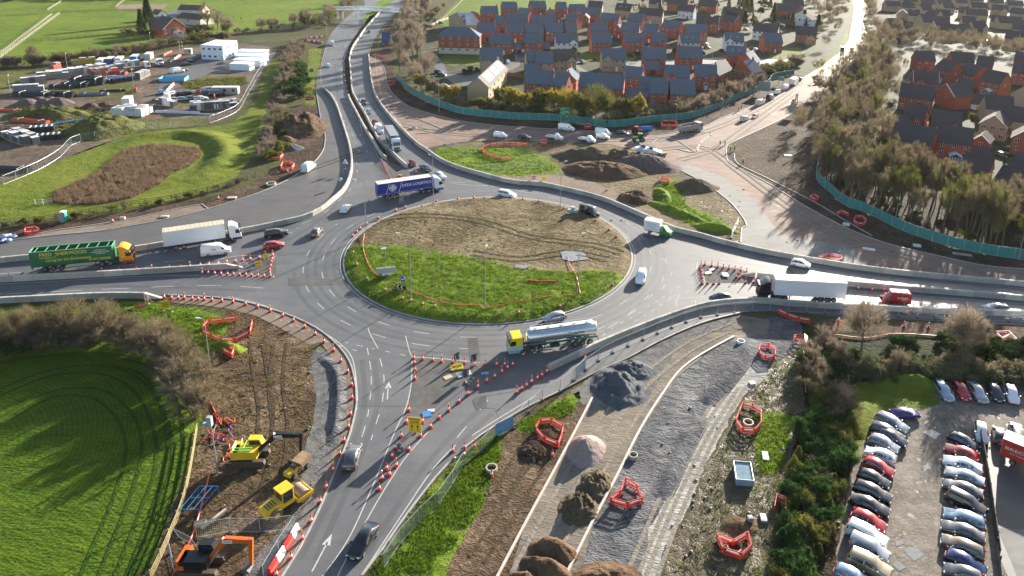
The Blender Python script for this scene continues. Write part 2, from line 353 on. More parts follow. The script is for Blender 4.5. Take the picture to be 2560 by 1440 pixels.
road=[(-80,760)] + SWK + [(680,1490),(870,1490)] + SEK + B4[::-1] + [(935,100),(960,62),(985,35),(1010,15),(1050,-25),(905,-25),(912,12),(885,27),(845,62),(825,87),(812,120),(804,160),(804,218)] + B1[::-1]
S('road',road, .05, g_asp)
S('median',[(952,30),(920,65),(900,95),(880,125),(876,170),(880,225),(890,250),(912,287),(935,332),(968,385),(1000,412),(1022,430),(1000,425),(968,400),(940,372),(910,322),(888,282),(870,240),(862,190),(862,150),(875,110),(900,72),(925,40)],.06, g_dirt2, jit=.2)
S('median_grass',[(945,5),(985,-20),(1010,-20),(960,22),(930,52),(905,62),(912,40)],.06, g_weed)
S('closed_road',[(-80,612),(20,602),(150,587),(250,578),(350,561),(425,547),(520,523),(640,485),(707,456),(752,431),(785,406),(805,381),(812,360),(812,332),(802,295),(796,262),(790,225),(793,170),(804,170)] + B1[::-1],.045, g_asp2)
S('soil_verge',[(-80,592),(0,575),(110,560),(250,540),(400,515),(540,490),(620,462),(680,430),(715,400),(685,370),(680,330),(700,290),(740,262),(790,265),(800,295),(812,335),(812,360),(805,380),(785,405),(752,430),(707,455),(640,484),(520,522),(425,546),(350,560),(250,577),(150,587),(20,602),(-80,612)],.025, g_dirt2, jit=.3)
S('side_path',[(30,600),(130,578),(300,553),(400,532),(505,511),(520,522),(425,545),(350,559),(250,576),(150,586)],.04, g_path)
S('green_verge',[(772,118),(803,122),(800,160),(788,200),(788,264),(762,264),(765,200),(772,160)],.03, g_lawn, jit=.3)
S('estate_ground',[(1030,215),(1060,120),(1058,60),(1140,30),(1250,-30),(2110,-30),(2125,60),(2100,120),(2020,172),(1900,212),(1730,275),(1530,302),(1280,283),(1110,252)],.005, g_gard, jit=.5)
S('estate_ground',[(2180,-30),(2900,-30),(2900,520),(2560,500),(2400,440),(2230,400),(2190,330),(2210,250),(2260,190),(2200,120)],.005, g_gard, jit=.5)
S('verge_soil',[(985,190),(1010,215),(1065,253),(1155,286),(1280,300),(1405,304),(1530,320),(1655,305),(1730,297),(1805,267),(1900,225),(1985,186),(2015,190),(1960,225),(1887,262),(1805,295),(1760,315),(1660,335),(1575,335),(1455,327),(1280,317),(1165,305),(1115,295),(1052,277),(1015,262),(982,235),(967,205),(960,170),(945,147),(970,60),(990,60),(985,130)],.02, g_dirt2, jit=.3)
NEK=[(945,147),(960,170),(967,205),(982,235),(1015,262),(1052,277),(1115,295),(1165,305),(1280,317),(1455,327),(1575,335),(1660,335),(1760,315),(1805,295),(1855,275),(1887,262),(1960,225),(2015,190)]
NRK=[(2085,212),(2025,257),(1970,290),(1920,315),(1830,357),(1817,367),(1817,392),(1830,412),(1920,458),(2020,520),(2120,572),(2220,610),(2345,640),(2482,667),(2660,677)]
NLK=[(1852,607),(1855,570),(1867,565),(1862,552),(1840,522),(1815,497),(1772,465),(1732,442),(1680,415),(1657,397)]
S('unfinished_road',[(930,142)] + NEK + [(2090,190)] + NRK + B4[:19:-1] + NLK + [(1600,378),(1530,362),(1400,355),(1270,350),(1150,355),(1085,367),(1060,372)] + B4[6::-1],.03, g_sub)
S('concrete_lane',[(1677,414),(1725,412),(1800,440),(1860,480),(1895,510),(1930,560),(1960,590),(2050,605),(2120,615),(2170,655),(2145,673),(2032,655),(1920,635)] + NLK[:-1],.04, g_conc)
S('works_soil',[(1085,372),(1150,358),(1270,352),(1400,357),(1530,364),(1657,397)] + NLK[-2::-1] + B4[18:7:-1],.036, g_mud, jit=.25)
S('works_grass',[(1085,374),(1150,365),(1210,370),(1310,372),(1370,395),(1400,420),(1395,435),(1300,440),(1200,434),(1110,405)],.045, g_weed, jit=.4)
S('works_grass',[(1640,470),(1660,445),(1700,450),(1712,470),(1690,490),(1720,515),(1790,540),(1825,565),(1825,585),(1790,580),(1710,555),(1660,530),(1640,500)],.045, g_weed, jit=.4)
S('closed_path',[(1190,431),(1290,446),(1380,438),(1440,442),(1500,462),(1560,492),(1600,522),(1655,557),(1690,576),(1567,524),(1505,499),(1430,479),(1355,463),(1280,457)],.05, g_path)
S('dark_verge',[(1920,315),(1985,290),(2045,300),(2062,362),(2045,458),(2105,511),(2215,559),(2340,607),(2470,638),(2660,662),(2660,677),(2482,667),(2345,640),(2220,610),(2120,572),(2020,520),(1920,458),(1845,415),(1825,395),(1822,370),(1850,350)],.02, g_dirt2, jit=.3)
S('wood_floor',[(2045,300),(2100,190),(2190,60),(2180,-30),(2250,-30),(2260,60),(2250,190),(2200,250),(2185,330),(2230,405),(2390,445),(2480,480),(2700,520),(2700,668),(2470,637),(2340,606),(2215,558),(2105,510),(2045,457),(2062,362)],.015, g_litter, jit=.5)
S('far_road',[(2015,190),(2060,162),(2100,130),(2122,100),(2130,60),(2136,20),(2130,-5),(2172,-10),(2170,20),(2155,50),(2165,80),(2180,105),(2172,128),(2142,152),(2112,174),(2090,192)],.05, g_wet)
S('road_verge',[(2030,168),(2082,137),(2097,118),(2117,75),(2122,95),(2100,130),(2060,162)],.04, g_lawn)
S('road_verge',[(2160,45),(2172,40),(2178,70),(2200,110),(2190,150),(2150,185),(2112,176),(2142,153),(2173,128),(2181,105),(2167,80)],.04, g_lawn)
# the south-east works
S('verge_grass',[(915,1460),(960,1385),(1005,1320),(1065,1240),(1130,1170),(1190,1112),(1245,1085),(1255,1130),(1240,1165),(1205,1270),(1150,1365),(1060,1470)],.03, g_weed, jit=.5)
S('rutted_soil',[(1285,1045),(1340,1018),(1440,978),(1484,990),(1445,1090),(1385,1200),(1315,1340),(1240,1470),(1050,1470),(1150,1365),(1205,1270),(1240,1165),(1255,1120)],.02, g_dirt, jit=.4)
S('grass_strip',[(1290,1062),(1340,1032),(1410,998),(1450,980),(1455,1000),(1430,1030),(1390,1045),(1330,1080),(1300,1085)],.03, g_weed, jit=.5)
S('haul_track',[(1480,992),(1560,905),(1655,857),(1755,813),(1850,788),(1925,800),(1920,835),(1835,848),(1760,888),(1705,928),(1660,988),(1600,1083),(1540,1203),(1480,1313),(1405,1470),(1230,1470),(1320,1290),(1400,1150)],.025, g_haul, jit=.1)
S('gravel_ground',[(1430,980),(1487,935),(1570,897),(1655,853),(1755,810),(1840,790),(1800,820),(1700,860),(1660,930),(1620,1000),(1540,1030),(1460,1010)],.03, g_grav, jit=.4)
S('stone_ground',[(1835,845),(1870,820),(1930,790),(2000,800),(2010,850),(1985,880),(1935,905),(1860,990),(1805,1080),(1765,1170),(1730,1250),(1660,1380),(1620,1470),(1410,1470),(1480,1310),(1540,1200),(1600,1080),(1660,985),(1705,925)],.02, g_grav2, jit=.2)
S('stone_track',[(1880,905),(1800,970),(1760,1050),(1700,1160),(1660,1250),(1600,1400),(1570,1470),(1625,1470),(1660,1380),(1730,1250),(1765,1170),(1805,1080),(1860,990),(1935,925)],.03, g_pale, jit=.5)
S('scrub_ground',[(1935,915),(1990,880),(2015,1000),(1995,1080),(1955,1200),(1935,1330),(1900,1470),(1640,1470),(1670,1380),(1740,1250),(1770,1170),(1812,1080),(1868,990)],.024, GM('scrub_soil',[(0,(.03,.03,.016)),(.35,(.075,.062,.04)),(.6,(.12,.1,.07)),(.8,(.08,.11,.025)),(1,(.24,.22,.18))], s=(.14,.8,4.), bump=.2, sharp=1.8, wet=(.2,.4)), jit=.5)
S('green_patch',[(1880,1080),(1900,1030),(1940,1030),(1985,1040),(1975,1100),(1950,1180),(1900,1190),(1890,1130)],.035, g_weed, jit=.6)
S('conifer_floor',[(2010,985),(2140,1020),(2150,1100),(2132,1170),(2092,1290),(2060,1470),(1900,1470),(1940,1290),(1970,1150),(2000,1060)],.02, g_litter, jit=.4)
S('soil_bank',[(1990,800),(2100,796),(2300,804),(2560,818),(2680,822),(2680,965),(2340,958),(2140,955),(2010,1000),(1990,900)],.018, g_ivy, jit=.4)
S('verge_strip',[(2000,800),(2100,794),(2300,803),(2560,817),(2680,822),(2680,850),(2560,845),(2400,838),(2200,832),(2050,830)],.026, g_dirt, jit=.5)
S('car_park',[(2150,1070),(2200,1025),(2340,1010),(2345,955),(2560,962),(2720,970),(2720,1480),(2050,1480),(2088,1380),(2110,1290),(2130,1180),(2148,1100)],.03, g_park, jit=.3)
S('lawn',[(2138,958),(2220,948),(2290,953),(2340,985),(2352,1010),(2290,1028),(2220,1028),(2182,1065),(2160,1095),(2135,1160),(2128,1120),(2140,1050)],.04, g_lawn, jit=.25)
S('yard',[(2462,1105),(2720,1100),(2720,1480),(2505,1480),(2492,1380),(2480,1260)],.04, g_asp2)
S('yard_slab',[(2492,1320),(2560,1325),(2720,1330),(2720,1480),(2505,1480)],.05, g_conc)
for p in [[(2310,1085),(2330,1075),(2350,1085),(2335,1098)],[(2305,1165),(2320,1160),(2330,1172),(2312,1180)],[(2255,1375),(2285,1365),(2310,1385),(2280,1400)],[(2232,1355),(2250,1348),(2258,1362),(2238,1368)],[(2225,1410),(2240,1400),(2262,1415),(2240,1425)]]:
 S('puddle',p, .045, g_water, jit=.5)
S('site_lane',[(418,180),(450,165),(505,150),(570,130),(640,118),(560,165),(500,195),(445,215),(410,245),(395,240),(400,205)],.02, g_asp2, jit=.2)
S('cabin_apron',[(500,155),(600,120),(690,130),(672,165),(640,178),(575,182),(500,185)],.022, g_asp2)
for p in [[(1085,130),(1110,160),(1120,185),(1200,190),(1180,215),(1140,215),(1085,170),(1078,140)],[(1160,195),(1240,165),(1300,150),(1300,165),(1225,200),(1180,222)],[(1280,132),(1480,138),(1480,150),(1440,160),(1470,180),(1500,195),(1480,200),(1430,165),(1290,150)],[(1560,155),(1700,148),(1830,142),(1900,145),(1900,155),(1760,160),(1650,165),(1560,170)],[(1880,150),(1960,140),(1990,165),(1930,175),(1880,165)]]:
 S('estate_street',p, .03, g_asp2)
for p in [[(1100,138),(1200,138),(1200,162),(1130,165),(1105,155)],[(1440,135),(1500,135),(1500,152),(1450,155)],[(1560,130),(1590,130),(1590,150),(1565,152)],[(1920,125),(2000,118),(2020,140),(1960,150),(1925,148)]]:
 S('estate_lawn',p, .035, g_lawn)

# ---- the grass and mud roundabout
IC=Vector((-20.4,142.6,0)); IR=29.7
_ib=GL([(840,625),(862,625),(905,620),(1010,622),(1100,640),(1200,655),(1300,680),(1400,688),(1480,687),(1600,692)])
def isl_h(x, y):
 r=math.hypot(x - IC.x, y - IC.y)
 if r > IR: return .05
 e=min(1., (IR - r) / 2.2); e=e * e * (3 - 2 * e)
 return .16 + .55 * e + (.10 * nz(x, y, .25) + .06 * nz(x, y, .9)) * e
def isl_grassy(x, y):
 q=Vector((x, y, 0)); best=1e9; sgn=1
 for a, b in zip(_ib, _ib[1:]):
  d=b - a; t=max(0, min(1,(q - a).dot(d) / d.length_squared)); c=a + d * t
  if (q - c).length < best: best=(q - c).length; sgn=d.x * (q - a).y - d.y * (q - a).x
 return -best if sgn < 0 else best      # below the line (nearer the camera) is negative
def island():
 for name, m, off, test in (('roundabout_soil',g_mud, 0., None),('roundabout_grass',g_weed, .06,1)):
  mb=MB(); st=.55; n=int(2 * IR / st) + 1; idx={}
  for i in range(n + 1):
   for j in range(n + 1):
    x, y=IC.x - IR + i * st, IC.y - IR + j * st
    r=math.hypot(x - IC.x, y - IC.y)
    if r > IR + .75 * st: continue
    if r > IR: x, y=IC.x + (x - IC.x) * IR / r, IC.y + (y - IC.y) * IR / r
    z=isl_h(x, y) + off
    if test:
     g=isl_grassy(x, y) + 1.6 * nz(x, y, .3) + .8 * nz(x, y, 1.1)
     if g > .4: continue
     z += .28 * max(0, nz(x, y, .8)) + .16 * nz(x + 9, y, 2.1) - .03
    idx[i, j]=len(mb.v); mb.v.append((x, y, max(z, .06)))
  for (i, j) in idx:
   q=[(i, j),(i + 1, j),(i + 1, j + 1),(i, j + 1)]
   if all(k in idx for k in q): mb.f.append(tuple(idx[k] for k in q)); mb.m.append(0)
  o=mb.build(name, m, smooth=180, fix=False); tag(o, kind='structure')
island()
mk=MB(); strip_mb(mk, [IC + Vector((math.cos(a * math.pi / 60), math.sin(a * math.pi / 60),0)) * (IR + .1) for a in range(121)],.3,.04,.17)
tag(mk.build('roundabout_kerb',M('kerb_stone',(.3,.29,.27), var=.2)), kind='structure')

# ---- kerbs
mkerb=M('kerb_stone',(.3,.29,.27))
def kerb(name, px, wd=.22, h=.14, z0=.03):
 tag(strip_mb(MB(), smooth_poly(GL(px), step=2), wd, z0, z0 + h).build(name, mkerb), kind='structure')
for k in (SWK[2:], SEK[:14], NEK, NRK, NLK, [(20,602),(150,587),(250,578),(350,561),(425,547),(520,523),(640,485),(707,456),(752,431),(785,406),(805,381),(812,360),(812,332),(802,295),(796,262),(790,225)],[(30,600),(130,578),(300,553),(400,532),(505,511),(520,522)],[(985,292),(1010,318),(1110,327),(1040,335)],[(1010,293),(1050,300),(1112,326)],[(1630,360),(1650,345),(1690,350),(1738,380),(1745,365),(1780,335),(1775,330),(1640,345)],[(1690,372),(1738,381),(1755,352),(1782,336)],[(1836,385),(1845,410),(1920,447),(2040,508),(2110,550),(2180,590)]):
 kerb('kerb',k)
def edging(px, h=.2, wd=.3):
 tag(strip_mb(MB(), smooth_poly(GL(px), step=2), wd, .02,.02 + h).build('kerb_edging',M('edging_concrete',(.42,.39,.34), var=.15)), kind='structure')
edging([(1481,995),(1400,1150),(1320,1297),(1245,1440),(1225,1480)]); edging([(1835,842),(1765,880),(1705,922),(1660,980),(1600,1075),(1540,1195),(1480,1308),(1412,1445),(1395,1480)])
tag(strip_mb(MB(), smooth_poly(GL([(1280,1042),(1330,1014),(1417,972),(1487,934),(1570,897),(1655,852),(1755,809),(1850,784)]), step=2),.12,.03,.22).build('timber_edging',M('edging_timber',(.12,.075,.045))), kind='structure')

# ---- painted lines
paint=GM('road_paint',[(0,(.16,.16,.155)),(.3,(.36,.35,.33)),(1,(.52,.51,.48))], s=(.3,1.5,8.), w=(.2,.3,.5), bump=0, sharp=1.6, rough=.6)
def line(px, wd=.16, dash=None, z=.056, ph=0., sm=True):
 P=GL(px) if not isinstance(px[0], Vector) else px
 if sm: P=smooth_poly(P, step=1.)
 mb=MB()
 for s in (dashes(P, *dash, ph) if dash else [P]): strip_mb(mb, s, wd, z, z)
 if mb.v: tag(mb.build('road_marking',paint, fix=False), kind='structure')
def arc(r, a0, a1, n=40): return [IC + Vector((math.cos(R(a0 + (a1 - a0) * k / n)), math.sin(R(a0 + (a1 - a0) * k / n)),0)) * r for k in range(n + 1)]
def ell(k, a0, a1, n=40): return arc(IR + k, a0, a1, n)
line(ell(.75,0,360,120),.14, sm=False)
line(ell(4.2,150,420,90),.12,(3.2,4.6), sm=False); line(ell(7.6,165,330,60),.12,(3.2,4.6), ph=2, sm=False); line(ell(7.2,330,400,30),.12,(3., 5.), sm=False)
# give-way lines, arms, edge lines
for p in [[(570,742),(640,758),(700,779),(760,805)],[(735,790),(790,822),(840,852),(880,895),(893,980),(893,1008)],[(892,1020),(865,1110),(800,1262),(740,1375),(700,1445)],[(1030,900),(1028,960),(1015,1020),(985,1085),(930,1220),(870,1350),(800,1450)],[(1070,1080),(1010,1150),(940,1260),(870,1390),(840,1450)],[(1140,1113),(1085,1170),(1000,1295),(930,1400),(895,1450)],[(1030,893),(1110,898),(1200,907)],[(1340,990),(1290,1020),(1225,1060),(1180,1090)],[(1540,838),(1640,797),(1720,772),(1790,762)],[(1420,880),(1500,850),(1560,832)],[(540,651),(600,640),(690,640)],[(0,711),(150,703),(400,690),(680,690)],[(686,640),(684,695)],[(1743,657),(1755,712),(1890,712)],[(1745,657),(1800,657),(1870,668),(1900,682)],[(935,370),(970,445)],[(815,120),(803,165),(803,210)],[(868,120),(855,170),(858,215),(875,265),(905,325)],[(938,130),(940,170),(950,225),(975,275),(1010,320)],[(990,30),(960,70),(945,120)],[(830,88),(852,62),(890,32),(930,5)],[(1115,455),(1160,462),(1290,468)],[(1920,645),(2100,672),(2560,722)],[(2120,726),(2560,760)]]:
 line(p, .14)
for p, d, ph in [([(880,5),(860,60),(830,130),(825,175),(835,235),(860,300),(885,345),(905,400)],(2.5,6),0),([(925,10),(890,60),(862,115),(850,160),(855,220),(880,290),(905,345),(925,400)],(2.5,6),2),([(1015,10),(985,50),(958,95),(952,160),(962,215),(985,265),(1020,318),(1060,360),(1100,400)],(2.5,6),1),([(905,215),(920,250),(955,310),(990,355)],(2,5),1),([(0,736),(120,730),(300,722),(520,714),(680,722)],(5,3),0),([(0,685),(200,672),(420,655),(540,640)],(4,5),0),([(640,628),(700,600),(760,560)],(1.2,1.2),0),([(755,560),(800,540),(850,500),(885,460),(893,420),(885,380)],(3,4),0),([(1130,455),(1200,462),(1300,478),(1420,502)],(4,5),0),([(1075,450),(1140,452),(1200,457),(1260,462)],(1.2,1.2),0),([(690,790),(780,830),(870,858),(970,880),(1030,893)],(1.3,1.3),0),([(700,800),(800,848),(900,880)],(1.3,1.6),.6),([(950,897),(960,945),(955,1010),(940,1060),(925,1110)],(2.5,2),0),([(918,870),(928,935),(925,1000),(915,1060),(895,1120)],(2.5,1.4),0),([(1220,1000),(1180,1050),(1130,1110)],(3,3),0),([(1450,850),(1530,815),(1590,770),(1640,720)],(3,3),0),([(1700,715),(1640,755),(1590,788),(1540,815),(1500,845)],(1.3,1.3),0),([(1740,720),(1670,752),(1620,785),(1560,818)],(1.3,1.3),.7),([(1745,730),(1735,770)],(1,.8),0),([(1590,590),(1650,640),(1680,680),(1650,730)],(2.5,3.5),0),([(1780,735),(1900,735),(2050,738),(2560,775)],(4,5),0),([(1950,655),(2100,690),(2300,712),(2560,738)],(4,6),0)]:
 line(p, .13, d, ph=ph)
for p in [[(920,820),(925,835),(945,872)],[(1014,840),(1024,880),(1030,893)],[(1700,735),(1690,755),(1692,766)],[(1690,738),(1672,748),(1760,742)]]: line(p, .13)
def arrow(a, b, wd=.16):
 a, b=G(*a), G(*b); d=(b - a).normalized(); q=Vector((-d.y, d.x, 0)); mb=MB(); z=.057
 strip_mb(mb, [a, b - d * 1.2], wd, z, z); t=b - d * 1.6
 mb.quad(*[(p.x, p.y, z) for p in (t + q * .5, t - q * .5, b)]); tag(mb.build('road_arrow',paint, fix=False), kind='structure')
arrow((968,1000),(972,955)); arrow((780,1430),(830,1335)); arrow((905,330),(898,300)); arrow((300,683),(250,686)); arrow((390,667),(352,670))
wear=GM('tyre_wear',[(0,(.043,.045,.05)),(.5,(.066,.069,.074)),(1,(.09,.092,.095))], s=(.07,.35,9.), bump=.012, bs=25., rough=.66, spec=.42)
def wband(P, wd): tag(strip_mb(MB(), P, wd, .0515,.0515).build('tyre_wear',wear, fix=False), kind='structure')
for r, a, b in ((2.0,0,360),(3.6,0,360),(5.4,150,420),(6.9,165,400),(9.2,200,330)): wband(ell(r, a, b, 90),.7)
for p in [[(0,726),(300,716),(640,728)],[(0,693),(300,678),(560,650),(740,590),(850,500),(890,420),(868,330),(845,240),(838,160)],[(0,703),(300,688),(580,664)],[(860,130),(866,200),(890,290),(930,380)],[(905,900),(912,1000),(890,1090),(840,1220),(750,1400)],[(935,900),(945,1000),(920,1090),(870,1220),(790,1400)],[(1230,1035),(1150,1110),(1060,1220),(950,1390)],[(1200,1025),(1120,1100),(1030,1210),(915,1390)],[(1720,640),(1900,665),(2200,705),(2560,735)],[(1740,660),(1900,680),(2200,715),(2560,750)]]: wband(smooth_poly(GL(p), step=1.5),.8)
S('wet_road',[(1960,650),(2145,682),(2420,712),(2700,738),(2700,790),(2560,786),(2345,776),(2120,766),(2120,725),(2000,700)],.0525, GM('wet_lane',[(0,(.05,.05,.054)),(.5,(.09,.09,.092)),(1,(.13,.127,.12))], s=(.08,.5,6.), bump=.012, bs=20., rough=.6, spec=.5, wet=(.42,.5)))
# tarmac patches and joints on the carriageway
g_patch=GM('asphalt_patch',[(0,(.06,.06,.06)),(.5,(.1,.098,.093)),(1,(.15,.145,.135))], s=(.2,1., 9.), bump=.01, bs=20.)
for p in [[(1025,885),(1030,960),(1010,1040),(1075,1040),(1110,990),(1190,940),(1260,910),(1200,907),(1110,898)],[(690,645),(690,690),(560,688),(640,670),(610,655)],[(1755,662),(1765,708),(1880,708),(1885,690),(1850,672)],[(865,700),(720,695),(720,715),(870,712)],[(1170,845),(1175,905),(1200,905),(1195,845)],[(1180,1000),(1215,990),(1218,1020),(1190,1025)],[(935,410),(975,445),(1020,440),(1010,420),(975,405)]]:
 S('tarmac_patch',p, .0535, g_patch)
for p in [[(680,640),(860,628)],[(890,1015),(1020,1017),(1080,1017)],[(640,650),(760,632),(860,640)],[(1180,845),(1186,905)],[(1190,1020),(1235,1022),(1255,1060)],[(400,585),(408,573)],[(745,545),(785,500),(800,440)],[(850,420),(838,390),(820,370)]]:
 o=strip_mb(MB(), GL(p),.12,.0555,.0555).build('tarmac_joint',M('joint_tar',(.04,.04,.042)), fix=False); tag(o, kind='structure')
# ============================================================ VEHICLES
m_glass=M('window_glass',(.012,.018,.024), rough=.06, var=0, spec=.9)
m_tyre=M('tyre_rubber',(.016,.016,.017), rough=.85, var=.2)
m_rim=M('wheel_alloy',(.32,.33,.34), rough=.35, metal=.6, var=0)
m_dark=M('dark_plastic',(.02,.02,.022), rough=.6, var=.1)
m_chassis=M('chassis_grime',(.045,.043,.042), rough=.8, var=.3)
m_head=M('headlamp_glass',(.6,.62,.64), rough=.12, var=0, spec=.9)
m_tail=M('tail_lamp_red',(.35,.012,.012), rough=.2, var=0)
m_steel=M('galvanised_steel',(.42,.43,.44), rough=.45, metal=.5, var=.12)
m_white=M('white_paint',(.74,.75,.76), rough=.3, var=.03)
m_plw=M('plate_white',(.7,.7,.68), var=0); m_ply=M('plate_yellow',(.7,.5,.06), var=0)
PAINT=dict(black=(.008,.009,.011), white=(.72,.73,.74), silver=(.36,.37,.39), grey=(.09,.095,.105), red=(.36,.012,.014), blue=(.012,.03,.12), purple=(.05,.025,.16), gold=(.42,.34,.22), navy=(.01,.016,.04), maroon=(.15,.015,.03), brown=(.14,.11,.085), lightblue=(.28,.36,.45), green=(.02,.22,.06), teal=(.05,.2,.2), orange=(.55,.11,.015), yellow=(.66,.42,.02))
def paint_of(c):
 met=.5 if c in ('silver','grey','blue','gold','brown','lightblue') else .1
 return M('car_paint_' + c, PAINT[c], rough=.24, metal=met, var=0, coat=.8)
# stations: t along the car from nose to tail, belt height, top height, width factor, top width factor
CARS=dict(
 hatch=(4.05,1.74,[(0,.55,.58,.74,.6),(.035,.70,.74,.92,.8),(.2,.84,.93,1,.86),(.255,.89,.98,1,.84),(.42,.93,1.42,1,.72),(.62,.95,1.48,1,.72),(.86,.97,1.42,.99,.68),(.965,.97,1.02,.95,.78),(1,.62,.66,.9,.8)],3,(6,7),(.19,.8),.31),
 sedan=(4.8,1.84,[(0,.52,.55,.72,.6),(.03,.66,.72,.92,.78),(.2,.80,.90,1,.86),(.285,.87,.96,1,.84),(.43,.91,1.38,1,.7),(.58,.93,1.43,1,.7),(.72,.94,1.36,1,.66),(.865,.95,1.04,.98,.8),(.975,.92,.98,.92,.76),(1,.58,.62,.86,.76)],3,(6,7),(.185,.79),.33),
 estate=(4.65,1.82,[(0,.54,.57,.74,.6),(.03,.70,.76,.92,.8),(.2,.86,.95,1,.86),(.26,.91,1.0,1,.84),(.4,.95,1.44,1,.72),(.6,.97,1.5,1,.72),(.9,.99,1.44,.99,.7),(.975,.98,1.04,.95,.8),(1,.6,.64,.9,.8)],3,(6,7),(.185,.79),.33),
 suv=(4.75,1.92,[(0,.62,.66,.78,.66),(.03,.84,.9,.94,.82),(.2,.98,1.08,1,.88),(.255,1.03,1.12,1,.86),(.38,1.07,1.64,1,.76),(.6,1.09,1.72,1,.76),(.91,1.12,1.66,.99,.74),(.975,1.1,1.16,.96,.82),(1,.68,.72,.92,.82)],3,(6,7),(.19,.8),.37),
 coupe=(4.3,1.8,[(0,.5,.53,.72,.6),(.03,.64,.7,.92,.78),(.22,.78,.87,1,.86),(.3,.85,.93,1,.84),(.46,.89,1.3,1,.68),(.6,.91,1.36,1,.68),(.74,.93,1.28,1,.64),(.93,.94,1.0,.97,.78),(1,.58,.62,.88,.78)],3,(6,7),(.19,.79),.33),
 smallvan=(4.4,1.8,[(0,.6,.64,.78,.66),(.03,.84,.9,.94,.82),(.17,.98,1.06,1,.88),(.22,1.03,1.12,1,.86),(.36,1.1,1.72,1,.8),(.45,1.12,1.82,1,.84),(.96,1.15,1.82,1,.84),(.99,1.15,1.7,.98,.82),(1,.5,.55,.96,.9)],3, None, (.19,.78),.32),
 van=(5.4,1.98,[(0,.66,.7,.8,.7),(.025,.95,1.02,.94,.84),(.13,1.1,1.2,1,.88),(.17,1.18,1.28,1,.87),(.3,1.3,2.08,1,.8),(.38,1.34,2.3,1,.84),(.96,1.36,2.32,1,.85),(.99,1.36,2.2,.99,.84),(1,.5,.55,.98,.92)],3, None, (.17,.76),.35),
 pickup=(5.5,1.98,[(0,.66,.7,.8,.7),(.025,.95,1.02,.94,.84),(.13,1.1,1.2,1,.88),(.17,1.18,1.28,1,.87),(.29,1.3,2.02,1,.8),(.36,1.34,2.12,1,.82),(.46,1.34,2.1,1,.82),(.475,1.34,1.9,.98,.82)],3, None, (.17,.8),.35))
def ring(L, W, s):
 t, zb, zt, wf, wt=s; x=L / 2 - t * L; w=W / 2 * wf; u=W / 2 * wt; k=min(.07,(zt - zb) * .4)
 h=[(w * .93,.24),(w, .42),(w, zb - .1),(w * .965, zb),(u, zt - k),(u * .82, zt)]
 return [(x, -y, z) for y, z in h] + [(x, y, z) for y, z in h[::-1]]
def wheels(root, xs, hw, r, wd, rimless=False, rim=None):
 key=('wheel',round(r, 2), round(wd, 2))
 if key not in MC:
  mb=MB(); n=16; pr=[(0,-wd / 2),(r * .86,-wd / 2),(r, -wd * .32),(r, wd * .32),(r * .86, wd / 2),(0, wd / 2)]
  mb.loft([[(rr * math.cos(2 * math.pi * k / n), y, rr * math.sin(2 * math.pi * k / n)) for k in range(n)] for rr, y in pr if rr], True)
  a=mb.mesh('wheel',m_tyre, smooth=50)
  mb=MB(); q=r * .64; mb.tube((0,-wd / 2 - .012,0),(0, wd / 2 + .012,0), q, q, 12, True)
  for k in range(5):
   an=2 * math.pi * k / 5; mb.box((q * .55 * math.cos(an),0, q * .55 * math.sin(an)),(q * .9, wd + .05, q * .2),0,-an)
  MC[key]=(a, mb.mesh('rim',rim or m_rim))
 a, b=MC[key]
 for x in xs:
  for s in (-1,1):
   o=link('wheel',a, root); o.location=(x, s * hw, r)
   if not rimless: link('rim',b, o)
